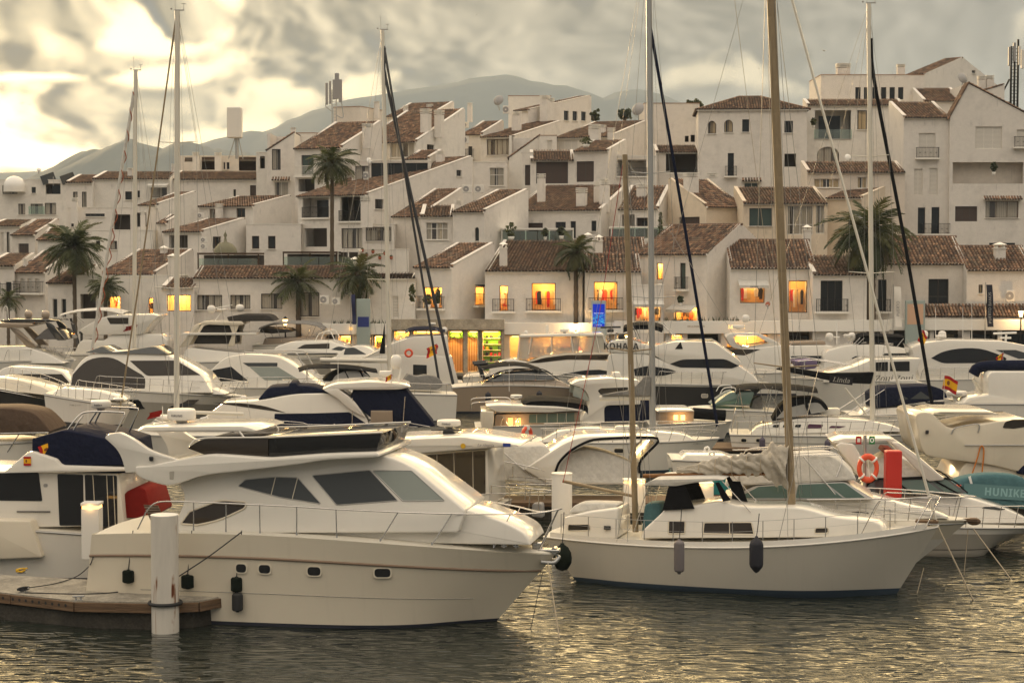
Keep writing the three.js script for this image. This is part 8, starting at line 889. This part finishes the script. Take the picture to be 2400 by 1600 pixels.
shopfront('shop_front', 'white fascia shop with gold lettering beside the grey mast', 1440, 1830, 752, 781, 866, 142.1, { open: [[1445, 1502, 'clothes'], [1512, 1560, 'dark'], [1575, 1600, 'clothes'], [1612, 1690, 'dark'], [1705, 1800, 'clothes', { power: 9 }]], sign: [[1525, 768, 28, 9, 'TOM FORD', 'bold #px sans-serif', '#ffdf9a', '#cfc8ba', 1.0], [1632, 765, 46, 14, 'BELLERMANN', '#px serif', '#8a6a3a', '#cfc8ba'], [1727, 766, 44, 16, 'LOEWE', 'bold #px serif', '#fff0c0', '#c8a888', 2.2]], plants: [1500, 1760] });
shopfront('shop_front', 'long white fascia over dark shop openings left of the white banner', 1830, 2085, 750, 776, 866, 142.3, { open: [[1850, 1960, 'dark'], [1970, 2075, 'dark']] });
shopfront('shop_front', 'long white fascia over dark shop openings at the right', 2085, 2440, 748, 773, 866, 142.0, { open: [[2095, 2180, 'dark'], [2190, 2260, 'dark'], [2275, 2340, 'dark'], [2350, 2430, 'dark']] });
{ // tiled lean-to above the right shops
  const a = at(2168, 739, 142.6), b = at(2430, 739, 142.6), w = b.x - a.x, t = thing('tiled_canopy', 'low tiled lean-to roof above the right shops', 'roof', [a.x, a.y - 0.05, a.z]); const g = new GB().ext([[0, -0.1], [0, 0.8], [1.5, -0.1]], w).geo(); g.applyMatrix4(new THREE.Matrix4().makeBasis(V(0, 0, 1), V(0, 1, 0), V(-1, 0, 0)).setPosition(w, 0, -1.5)); mk('roof_body', boxUV(g), MAT.underTile, t); mk('tile_covering', tiles(V(0, -0.05, 0.1), V(1, 0, 0), V(0, 0.9, -1.5).normalize(), w, () => [0, 1.8], 991), MAT.tile, t, 'stuff');
}
// palms
const frondGeo = [0, 1, 2].map(k => { const r = rng(60 + k), g = new GB(), n = 30, L = 1, pt = (t) => V(t * L * (1 - 0.12 * t), 0.34 * t - (0.55 + k * 0.22) * t * t, 0); for (let i = 0; i < 12; i++) g.cyl(pt(i / 12), pt((i + 1) / 12), 0.014 * (1 - i / 14), 0.012 * (1 - i / 14), 4); for (let i = 2; i < n; i++) for (const s of [1, -1]) { const t = i / n + r() * 0.015, p = pt(t), len = 0.34 * Math.sin(Math.PI * Math.min(1, t * 0.85 + 0.12)) * (0.8 + r() * 0.4), q = V(p.x + len * 0.62, p.y - len * (0.3 + r() * 0.5), s * len * 0.75), wd = 0.016, m = p.clone().lerp(q, 0.5).add(V(0, len * 0.1, 0)); g.quad(p.clone().add(V(-wd, 0, 0)), m.clone().add(V(-wd, 0.006, 0)), m.clone().add(V(wd, 0, 0)), p.clone().add(V(wd, 0, 0))); g.quad(m.clone().add(V(-wd, 0.006, 0)), q, q.clone().add(V(0.004, 0, 0)), m.clone().add(V(wd, 0, 0))); } return g.geo(); });
function palm(px, pyBase, pyTop, d, crown, n, label, o = {}) {
  const b = at(px, pyBase, d), c = at(px + (o.dx || 0), pyTop, d), t = thing('palm_tree', label, 'palm tree', [b.x, Math.min(b.y, 1.3), b.z]), h = c.y - t.position.y, dx = c.x - b.x, r = rng(px), R0 = crown * d / F, rt = (o.tw || 16) * d / F / 2;
  const P = [], rings = 26; for (let i = 0; i <= rings; i++) { const k = i / rings, rr = rt * (1.15 - 0.3 * k) * (i % 2 ? 1.07 : 0.95) * (i === rings ? 0.6 : 1); P.push([rr, k * h]); } const g = new THREE.LatheGeometry(P.map(p => new THREE.Vector2(...p)), 12), a = g.attributes.position; for (let i = 0; i < a.count; i++) { const k = a.getY(i) / h; a.setX(i, a.getX(i) + dx * k * k); } g.computeVertexNormals(); mk('trunk', boxUV(g), MAT.trunk, t);
  const cr = new GB().sph(rt * 1.7, dx, h + rt, 0, 1, 1.4, 1, 10).build('crown', MAT.trunk, t);
  for (let i = 0; i < n; i++) { const k = i / n, el = lerp(1.25, o.low ?? -0.75, Math.pow(k, 0.85)) + (r() - 0.5) * 0.3, az = i * 2.39996 + r() * 0.5, m = mk('frond', frondGeo[Math.floor(r() * 3)], MAT.leaf[Math.floor(r() * 4)], cr), s = R0 * (0.85 + r() * 0.3); m.position.set(dx, h + rt * 1.2, 0); m.rotation.order = 'YZX'; m.rotation.set((r() - 0.5) * 0.6, az, el); m.scale.set(s, s * (o.ys || 1), s * 0.9); }
}

palm(178, 740, 592, 148, 82, 46, 'tall hazy date palm at the left end of the quay', { tw: 14, dx: -5 }); palm(246, 745, 680, 146, 50, 32, 'small palm before the yellow-lit doorway', { tw: 9 });
palm(778, 745, 390, 147, 62, 44, 'tallest slim palm rising before the railed loggias', { tw: 10, low: -1.0 }); palm(699, 750, 672, 145, 66, 34, 'short bushy palm before the long low white house', { tw: 13 }); palm(838, 850, 655, 144.5, 66, 40, 'palm with drooping fronds beside the pale mast', { tw: 14, low: -1.1 });
palm(1350, 800, 600, 144, 60, 36, 'leaning palm by the street lamp in front of the lit windows', { tw: 11, low: -1.0 }); palm(2040, 800, 560, 143.5, 104, 60, 'large date palm behind the white mast', { tw: 26, low: -1.2 }); palm(18, 745, 708, 144, 38, 24, 'low palm at the far left edge of the quay', { tw: 8 });
// street lamps
function lamp(px, pyB, pyT, d, label) { const p = at(px, pyT, d), t = thing('street_lamp', label, 'street lamp', [p.x, 1.3, p.z]), h = p.y - 1.3; new GB().lathe([[0.16, 0], [0.16, 0.5], [0.08, 0.6], [0.05, h - 0.75], [0.09, h - 0.7], [0.001, h - 0.7]], 0, 0, 0, 10).build('post', MAT.iron, t); mk('lantern', new GB().lathe([[0.12, h - 0.68], [0.22, h - 0.2], [0.001, h - 0.2]], 0, 0, 0, 6).geo(), glow(1, 0.6, 0.22, 6), t); new GB().lathe([[0.25, h - 0.2], [0.08, h], [0.001, h + 0.05]], 0, 0, 0, 6).build('hood', MAT.iron, t); const L = new THREE.PointLight(lin(1, 0.6, 0.25), 14); L.position.set(0, h - 0.4, 0); L.castShadow = true; L.shadow.radius = 6; t.add(L); }
lamp(1350, 800, 752, 141.3, 'lit street lamp at the foot of the leaning palm'); lamp(2394, 800, 722, 141, 'lit street lamp at the right edge'); lamp(668, 800, 742, 141.5, 'glowing lantern behind the grey bimini');  // all three lanterns glow and carry a light
// screens, banners
function totem(px, py0, py1, wpx, d, label, sc, draw) { const a = at(px, py1, d), h = at(px, py0, d).y - 1.3, w = wpx * d / F, t = thing('display_totem', label, 'sign', [a.x, 1.3, a.z]); new GB().rbox(w, h, 0.25, 0, h / 2, 0, 0.03).build('casing', M(0.34, 0.40, 0.37, 0.5), t); const c = document.createElement('canvas'); c.width = 256; c.height = 448; draw(c.getContext('2d')); const tx = new THREE.CanvasTexture(c); tx.colorSpace = THREE.SRGBColorSpace; const sh = (sc[1] - sc[0]) * d / F, sy = at(px, (sc[0] + sc[1]) / 2, d).y - 1.3; mk('screen', new THREE.PlaneGeometry(w * 0.82, sh).translate(0, sy, 0.135), new THREE.MeshStandardMaterial(sc[2] ? { color: 0x000000, emissive: 0xffffff, emissiveMap: tx, emissiveIntensity: 1 } : { map: tx, roughness: 0.4 }), t); if (sc[2]) { const L = new THREE.PointLight(lin(0.2, 0.35, 1), 1.2); L.position.set(0, sy, 0.6); L.castShadow = true; t.add(L); } }
totem(1403, 704, 860, 34, 141.8, 'tall outdoor screen glowing blue on the quay', [712, 766, 1], (x) => { x.fillStyle = '#1230a8'; x.fillRect(0, 0, 256, 448); const r = rng(4); for (let i = 0; i < 160; i++) { x.fillStyle = ['#1a6fd0', '#2aa0c8', '#1c48c0', '#57c8d8'][i % 4]; x.beginPath(); const y = 200 + r() * 190; x.ellipse(r() * 256, y, 8 + r() * 26, 2 + r() * 4, 0.2, 0, 7); x.fill(); } x.fillStyle = '#dfeaff'; x.font = 'bold 26px sans-serif'; x.textAlign = 'center'; x.fillText("DON'T MISS OUT", 128, 190); x.font = 'bold 24px sans-serif'; x.fillText('bookit.com', 128, 420); });
totem(852, 700, 860, 32, 142.0, 'dark blue poster board behind the drooping palm', [742, 766, 0], (x) => { x.fillStyle = '#20327a'; x.fillRect(0, 0, 256, 448); });
totem(2144, 704, 860, 46, 141.6, 'pale poster board right of the white banner', [712, 760, 0], (x) => { x.fillStyle = '#cfa98c'; x.fillRect(0, 0, 256, 448); x.fillStyle = '#eee'; x.font = 'bold 40px sans-serif'; x.fillText('EST', 90, 60); });
function banner(px, py0, py1, wpx, d, text, bg, fg, label) { const a = at(px, py1, d), k = d / F, t = thing('banner', label, 'banner', [a.x, 1.3, a.z]), h = at(px, py0, d).y - 1.3, bh = (py1 - py0) * k; new GB().cyl([0, 0, 0], [0, h + 0.2, 0], 0.04, 0.03).build('pole', MAT.steelDull, t); const g = new THREE.PlaneGeometry(wpx * k, bh, 4, 14), p = g.attributes.position; for (let i = 0; i < p.count; i++) { const v = p.getY(i) / bh; p.setZ(i, Math.sin(v * 7 + p.getX(i) * 2) * 0.1); p.setX(i, p.getX(i) + (0.5 - v) * 0.25 * wpx * k); } g.translate(wpx * k / 2 + 0.04, h - bh / 2, 0); g.computeVertexNormals(); const c = document.createElement('canvas'); c.width = 96; c.height = 512; const x = c.getContext('2d'); x.fillStyle = bg; x.fillRect(0, 0, 96, 512); x.save(); x.translate(48, 280); x.rotate(-Math.PI / 2); x.fillStyle = fg; x.font = '54px sans-serif'; x.textAlign = 'center'; x.textBaseline = 'middle'; x.fillText(text, 0, 0); x.restore(); const tx = new THREE.CanvasTexture(c); tx.colorSpace = THREE.SRGBColorSpace; mk('cloth', g, new THREE.MeshStandardMaterial({ map: tx, roughness: 0.9, side: THREE.DoubleSide }), t); }
banner(2094, 672, 766, 16, 141, 'PUERTO', '#dcd6cb', '#5a5560', 'white hanging banner beside the large date palm'); banner(2310, 667, 766, 15, 141, 'PUERTO BANÚS', '#24252f', '#b9b6b0', 'dark hanging banner near the right edge'); banner(822, 690, 760, 9, 141, '', '#22264a', '#fff', 'narrow navy banner left of the drooping palm');
// lifebuoy station on the walkway behind the ketch
{ const p = at(2085, 1130, 62.2), t = thing('lifebuoy_station', 'red fire cabinet and signpost on the walkway behind the ketch', 'safety post', [p.x, 0.8, p.z]), k = 62.2 / F, Y = (py) => at(2085, py, 62.2).y - 0.8; new GB().cyl([-0.85, 0, 0], [-0.85, Y(1020), 0], 0.06).build('post', MAT.steelDull, t); new GB().rbox(38 * k, Y(1055) , 0.45, 0.12, Y(1055) / 2, 0, 0.05).build('cabinet', MAT.red, t); const S = (text, x, fg, bg) => mk('sign', new GB().box(13 * k, 19 * k, 0.03, x, Y(1031), 0.05).geo(false), new THREE.MeshStandardMaterial({ transparent: true, map: letters(text, 1, 1.4, 'bold #px sans-serif', fg, bg), roughness: 0.5 }), t); S('', -1.08, '#fff', '#b02018'); new GB().box(0.1, 0.13, 0.02, -1.08, Y(1031), 0.07).build('pictogram', MAT.white, t); S('O', -0.62, '#fff', '#0a7a3a');
  const b = at(2035, 1097, 61.7), q = thing('lifebuoy', 'bright red lifebuoy with white bands beside the red cabinet', 'lifebuoy', [b.x, b.y, b.z]); mk('ring', new THREE.TorusGeometry(0.35, 0.095, 10, 30).scale(0.86, 1.15, 1), MAT.orange, q); for (let i = 0; i < 4; i++) { const th = 0.78 + i * Math.PI / 2; const m = mk('band', new THREE.TorusGeometry(0.105, 0.04, 6, 12).rotateY(Math.PI / 2), MAT.white, q); m.position.set(Math.cos(th) * 0.3, Math.sin(th) * 0.4, 0); m.rotation.z = th + Math.PI / 2; } new GB().line([[0, 0.35, 0.02], [0.05, -0.4, 0.05], [-0.15, -0.42, 0.05]], 0.015).build('rope', MAT.white, q); }
// walkways between the berths
const walkway = (px0, px1, py, wid, label, psi = 0) => { const d = depthOf(py, 0.7), a = at(px0, py, d), b = at(px1, py, d), w = b.x - a.x, t = thing('floating_walkway', label, 'pontoon', [a.x, 0, a.z]); new GB().box(w, 0.16, wid, w / 2, 0.62, -wid / 2).build('deck', MAT.timber, t); new GB().box(w * 0.98, 0.8, wid * 0.8, w / 2, 0.1, -wid / 2).build('float', MAT.concreteDark, t); };
walkway(1180, 2700, 1178, 2.2, 'floating walkway behind the ketch and cruisers'); walkway(-300, 1900, 1050, 3, 'floating walkway behind the second row of boats'); walkway(-300, 215, 1318, 1.6, 'finger pontoon behind the near dock');
// hilltop antennas, dishes, coolers
{ const p = at(783, 300, 199), t = thing('antenna_mast', 'cellular antenna mast with white panels on the rooftop block', 'antenna', [p.x, p.y - 0.5, p.z]), k = 199 / F, g = new GB(), h = 100 * k; for (const x of [-5, 5]) g.cyl([x * k, 0, 0], [x * k, h, 0], 0.05); for (let i = 0; i < 14; i++) g.box(10 * k, 0.05, 0.05, 0, i * h / 14, 0); g.tube([[0.3, h * 0.4, 0.2], [1, h * 0.35, 0.2], [0.8, h * 0.75, 0.1]], 0.06).tube([[-0.3, h * 0.5, 0.2], [-0.9, h * 0.62, 0.2], [-0.8, h * 0.8, 0]], 0.05); g.build('lattice', MAT.galv, t); [[-17, 68, 44, 6], [-9, 70, 46, 5], [7, 82, 52, 10], [15, 74, 46, 8], [0, 80, 40, 6]].forEach(([x, y, hh, w]) => mk('panel', new GB().rbox(w * k, hh * k * 1.15, 0.25, x * k, y * k + hh * k * 0.5, 0.1, 0.05).geo(), MAT.greyPlastic, t)); }
{ const p = at(555, 372, 204), t = thing('antenna_mast', 'white boxed antenna panel on a braced lattice leg', 'antenna', [p.x, p.y, p.z]), k = 204 / F; new GB().line([[0, 0, 0], [0, 54 * k, 0]], 0.2).line([[-20 * k, 0, 0], [-4 * k, 50 * k, 0]], 0.06).line([[14 * k, 0, 0], [4 * k, 50 * k, 0]], 0.06).build('lattice', MAT.galv, t); new GB().rbox(34 * k, 72 * k, 1.2, -5 * k, 84 * k, 0, 0.15).build('panel', MAT.plastic, t); }
{ const p = at(2378, 230, 196), t = thing('antenna_mast', 'dark cluster antenna mast on the roof at the right edge', 'antenna', [p.x, p.y - 1, p.z]), k = 196 / F, g = new GB(); for (const x of [-8, 0, 8]) g.cyl([x * k, 0, 0], [x * k, (150 + x) * k, 0], 0.12); for (let i = 0; i < 18; i++) g.box(18 * k, 0.06, 0.06, 0, i * 8 * k, 0); g.tube([[-0.4, 0.5, 0.3], [-1.6, 0.8, 0.3], [-0.6, 3, 0.2]], 0.1); g.build('lattice', MAT.iron, t); for (const [x, y] of [[-13, 118], [-2, 128], [10, 120], [17, 112]]) mk('panel', new GB().rbox(6 * k, 44 * k, 0.3, x * k, y * k, 0.2, 0.05).geo(), x < 0 ? MAT.greyPlastic : MAT.plastic, t); }
function dish(px, py, wpx, d, label, turn, mat = MAT.greyPlastic) { const p = at(px, py, d), r = wpx * d / F / 2, t = thing('satellite_dish', label, 'satellite dish', [p.x, p.y, p.z], turn), g = new THREE.SphereGeometry(r * 1.6, 18, 8, 0, 6.2832, 0, 0.68).rotateX(Math.PI / 2 - 0.35).translate(0, 0, -r * 1.25); mk('reflector', g, mat, t); new GB().cyl([0, -r * 0.2, -r * 0.1], [0, -r * 1.4, -r * 0.4], 0.05).build('stand', MAT.galv, t); new GB().cyl([0, -r * 0.9, 0.1], [0, 0, r * 0.9], 0.02).sph(0.07, 0, 0, r * 0.9).build('feed_arm', MAT.galv, t); }
dish(1168, 240, 26, 207, 'pale satellite dish between hilltop chimneys', -0.5); dish(1495, 262, 32, 195, 'large satellite dish left of the hip-roofed house', -0.6); dish(2013, 524, 42, 155, 'big satellite dish behind the date palm', 0.6); dish(2258, 188, 26, 205, 'grey dish below the skyline gable', 0.4); dish(866, 380, 16, 172, 'white oval dish on the dark veranda', 0.8, MAT.white); dish(1989, 373, 18, 180, 'small white dish on the terrace house', 0.4, MAT.white); dish(1800, 715, 12, 142.6, 'rusty little dish on the shore house wall', -0.4, MAT.terracotta); dish(90, 400, 10, 214, 'small dish on the hazy apartment block', 0.3, MAT.white);
[[1090, 293, 18, 14, 197, 'upper cooler on the white house left of the brown window strip'], [1090, 328, 18, 17, 196, 'lower cooler on the white house left of the brown window strip'], [1187, 257, 16, 18, 205, 'cooler on the hilltop block'], [1095, 443, 22, 18, 160, 'left cooler of the rooftop pair'], [1123, 443, 22, 18, 160, 'right cooler of the rooftop pair'], [761, 702, 22, 20, 144, 'larger cooler behind the short bushy palm'], [788, 706, 20, 16, 144, 'smaller cooler behind the short bushy palm'], [815, 684, 16, 15, 145, 'high cooler beside the drooping palm'], [478, 562, 16, 12, 162, 'upper cooler on the brown loggia house'], [478, 577, 16, 12, 162, 'lower cooler on the brown loggia house'], [2367, 693, 20, 26, 144, 'cooler on the right edge shore house'], [858, 412, 12, 18, 172, 'cooler at the end of the dark veranda'], [470, 505, 16, 12, 170, 'cooler beside the brown windows']].forEach(q => acUnit(q[0], q[1] + q[3] / 2, q[2], q[3], q[4], q[5]));
// terraces: pavilion, brown canopies, pots, glass rails, balcony plants
{ const p = at(528, 626, 157), k = 157 / F, t = thing('pavilion', 'small terrace pavilion with ribbed green dome and finial', 'pavilion', [p.x, p.y, p.z]), h = 34 * k, r = 28 * k; for (const x of [-1, 1]) for (const z of [-1, 1]) mk('column', new GB().cyl([x * r * 0.7, -1, z * r * 0.7], [x * r * 0.7, h, z * r * 0.7], 0.1).geo(), MAT.trim, t); new GB().lathe([[r, h], [r * 0.92, h + 0.35], [r * 0.6, h + 0.75], [r * 0.15, h + 0.95], [0.08, h + 1.3], [0.16, h + 1.5], [0.03, h + 1.8], [0.001, h + 2]], 0, 0, 0, 12).build('dome', M(0.16, 0.15, 0.09, 0.7), t); }
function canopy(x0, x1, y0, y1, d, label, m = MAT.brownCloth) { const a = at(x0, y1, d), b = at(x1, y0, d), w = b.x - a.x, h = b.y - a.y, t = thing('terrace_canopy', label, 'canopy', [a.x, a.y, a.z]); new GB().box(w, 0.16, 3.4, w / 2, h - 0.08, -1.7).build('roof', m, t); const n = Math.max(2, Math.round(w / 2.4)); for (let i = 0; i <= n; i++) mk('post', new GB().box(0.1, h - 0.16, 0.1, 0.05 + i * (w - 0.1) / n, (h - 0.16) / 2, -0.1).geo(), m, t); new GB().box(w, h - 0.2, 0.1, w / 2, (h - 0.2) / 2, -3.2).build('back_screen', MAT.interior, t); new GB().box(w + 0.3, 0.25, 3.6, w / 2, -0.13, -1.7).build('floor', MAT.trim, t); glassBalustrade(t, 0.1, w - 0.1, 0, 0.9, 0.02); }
canopy(462, 606, 592, 632, 150, 'brown terrace canopy left of the green domed pavilion'); canopy(662, 790, 589, 628, 149.5, 'dark brown terrace canopy above the long low house'); canopy(790, 842, 585, 630, 149.8, 'white framed terrace pergola next to the dark canopy', MAT.trim); canopy(1175, 1345, 534, 566, 161, 'glass-railed planted terrace below the chimney row', MAT.trim); canopy(1432, 1600, 530, 558, 160, 'glass-railed terrace below the loggia house', MAT.trim);
for (const [x, y, lab] of [[849, 591, 'leftmost'], [859, 602, 'second from left'], [874, 594, 'third from left'], [890, 608, 'lower middle'], [917, 608, 'rightmost'], [902, 598, 'fifth from left']]) { const d = 152.6, p = at(x, y, d), t = thing('flower_pot', lab + ' terracotta pot hung on the white wall house', 'pot', [p.x, p.y, p.z], 0, 'terracotta pots on the white wall'); new GB().lathe([[0.001, 0], [0.1, 0], [0.16, 0.25], [0.001, 0.25]], 0, 0, 0.1, 10).build('pot', MAT.terracotta, t); new GB().sph(0.13, 0, 0.3, 0.1, 1, 0.7, 1, 6).build('plant', MAT.leaf[0], t); }
function bush(px, py, wpx, hpx, d, label, tall) { const k = d / F, p = at(px, py, d), t = thing('potted_plant', label, 'plant', [p.x, p.y, p.z]), r = rng(px + py), W = wpx * k, Hh = hpx * k; new GB().lathe([[0.001, 0], [W * 0.22, 0], [W * 0.3, 0.3], [0.001, 0.3]], 0, 0, 0, 10).build('pot', MAT.trim, t); const g = new GB(); for (let i = 0; i < 150; i++) { const a = r() * 6.28, y = r(), rad = W * 0.5 * Math.sqrt(r()) * (tall ? 1 - y * 0.8 : Math.sin(0.3 + y * 2.6)), s = 0.08 + r() * 0.09; g.add(new THREE.PlaneGeometry(s, s * 1.7).rotateX(r() * 3).rotateY(r() * 6).rotateZ(r() * 3).translate(Math.cos(a) * rad, 0.3 + y * Hh, Math.sin(a) * rad)); } g.build('foliage', MAT.leaf[Math.floor(r() * 3)], t); }
bush(1198, 562, 28, 32, 160, 'leafy shrub at the left end of the glass terrace'); bush(1316, 560, 20, 20, 160, 'round shrub in the middle of the glass terrace'); bush(1278, 562, 14, 18, 160, 'spindly plant on the glass terrace'); bush(1548, 556, 13, 50, 159, 'slim potted cypress on the loggia terrace', 1); bush(1003, 722, 26, 22, 143, 'bushy plants on the lit balcony beside the black stays'); bush(1026, 720, 12, 34, 143, 'tall cactus on the lit balcony'); bush(966, 716, 16, 40, 143.5, 'climbing plant left of the lit balcony'); bush(1595, 718, 14, 14, 143, 'low plant by the awning shop'); bush(1374, 345, 30, 16, 182, 'palm tuft on the chimney house terrace'); bush(2330, 410, 16, 22, 172, 'spiky plant in the recessed balcony'); bush(1907, 300, 12, 16, 187, 'yucca at the open upper terrace');
function tree(px, py, wpx, hpx, d, label) { const k = d / F, p = at(px, py, d), t = thing('hilltop_tree', label, 'tree', [p.x, p.y - 3, p.z]), r = rng(px), W = wpx * k, Hh = hpx * k; new GB().cyl([0, 0, 0], [0.1, 3 + Hh * 0.5, 0], 0.2, 0.08).cyl([0.05, 3, 0], [W * 0.3, 3 + Hh * 0.6, 0.2], 0.1, 0.04).cyl([0.05, 3, 0], [-W * 0.3, 3 + Hh * 0.5, 0.2], 0.1, 0.04).build('trunk', MAT.trunk, t); const g = new GB(); for (let c = 0; c < 16; c++) { const cx = (r() - 0.5) * W * 0.8, cy = 3 + (0.25 + r() * 0.65) * Hh, cz = (r() - 0.5) * W * 0.6, cr = W * (0.09 + r() * 0.1); for (let i = 0; i < 60; i++) { const s = 0.07 + r() * 0.1, u = V(r() - 0.5, r() - 0.5, r() - 0.5).normalize().multiplyScalar(cr * Math.cbrt(r())); g.add(new THREE.PlaneGeometry(s, s * 1.5).rotateX(r() * 3).rotateY(r() * 6).translate(cx + u.x, cy + u.y, cz + u.z)); } } g.build('crown', MAT.leaf[Math.floor(r() * 3)], t); }
tree(1394, 290, 22, 38, 214, 'dark tree behind the hilltop house with four windows'); tree(1464, 284, 34, 32, 214, 'dark tree left of the large satellite dish'); tree(1628, 255, 40, 22, 215, 'low treetop left of the hip-roofed house');
// rooftop things on the hazy block
{ const p = at(33, 418, 217), t = thing('roof_dome', 'white dome on the hazy apartment block', 'dome', [p.x, p.y - 1, p.z]); mk('shell', new THREE.SphereGeometry(1.3, 20, 10, 0, 6.2832, 0, 1.57).scale(1, 1, 1), MAT.white, t); new GB().cyl([0, -0.6, 0], [0, 0.02, 0], 1.3, 1.3, 20).build('drum', MAT.trim, t); }
for (const [x, lab] of [[112, 'left solar panel on the hazy block'], [158, 'right solar panel on the hazy block']]) { const p = at(x, 418, 217), t = thing('solar_panel', lab, 'solar panel', [p.x, p.y - 0.6, p.z]); new GB().box(1.7, 1.1, 0.06, 0, 0.6, 0, 0.5, 0.35).build('panel', MAT.glassGrey, t); new GB().line([[-0.6, -0.3, 0], [-0.6, 0.5, 0]], 0.04).line([[0.6, -0.3, 0], [0.6, 0.8, 0]], 0.04).build('stand', MAT.galv, t); }
// flags
flag(1086 - 62, 805, 22, 30, 126, 0.5, -1.2, 'Spanish flag flying from the furled black stays', [0, 60]); flag(1090, 1135, 22, 36, 66, 0.6, -1.3, 'Spanish flag on the stern of the dark-doored cabin boat', [-6, 60]); flag(2214, 880, 36, 32, 96, 0.2, -0.15, 'large Spanish flag on the rope-lashed boat', [0, 60]); flag(2162, 772, 22, 30, 126, 0.5, -0.5, 'red and yellow flag behind the black furled jib', [0, 60]); flag(2352, 826, 12, 26, 126, 0.5, -1.1, 'small Spanish flag on the arched-window yacht', [0, 50]); flag(918, 876, 10, 18, 96, 0.4, -1.1, 'small flag on the navy tent yacht radar', [0, 30]);
flag(380, 960, 14, 34, 54, 0.6, -1.4, 'red ensign behind the flybridge yacht radar', [0, 50], MAT.redCloth); flag(321, 760, 10, 30, 130, 0.6, -1.4, 'red pennant beside the left mast', [0, 40], MAT.redCloth); flag(783, 1000, 16, 16, 56, 0.6, -1.0, 'red cloth on the rail behind the flybridge', [0, 24], MAT.redCloth);
// gulls
function gull(px, py, s, d, label, roll) { const p = at(px, py, d), k = s * d / F, t = thing('gull', label, 'bird', [p.x, p.y, p.z]); t.rotation.set(0.3, 0.4, roll); const pos = [], idx = [], n = 8; for (let i = 0; i <= n; i++) { const u = i / n * 2 - 1, y = 0.22 * (1 - Math.abs(Math.abs(u) - 0.45) * 2) * k * 0.5, c = 0.14 * k * (1 - Math.abs(u) * 0.8), sw = -Math.abs(u) * 0.12 * k; pos.push(u * k / 2, y, c / 2 + sw * -1, u * k / 2, y + 0.01, -c / 2 + sw * -1); } for (let i = 0; i < n; i++) { const a = i * 2; idx.push(a, a + 1, a + 2, a + 2, a + 1, a + 3); } const g = new THREE.BufferGeometry(); g.setAttribute('position', new THREE.Float32BufferAttribute(pos, 3)); g.setIndex(idx); g.computeVertexNormals(); const b = new GB().sph(0.06 * k, 0, 0.02, 0, 0.9, 0.8, 3, 8).add(g.toNonIndexed().setAttribute('uv', new THREE.Float32BufferAttribute(new Float32Array(idx.length * 2), 2))); b.build('body', MAT.greyPlastic, t); }
gull(1932, 119, 26, 160, 'gull gliding right of the tan mast', -0.2); gull(1779, 161, 14, 180, 'small gull beside the tan mast', -0.8); gull(1117, 35, 16, 200, 'gull high over the mountain', 0.1); gull(20, 112, 18, 200, 'upper gull in the glowing sky', 0.1); gull(50, 242, 12, 230, 'left gull of the low pair at the left', 0.2); gull(68, 246, 12, 230, 'right gull of the low pair at the left', -0.2);
renderer.render(scene, camera);
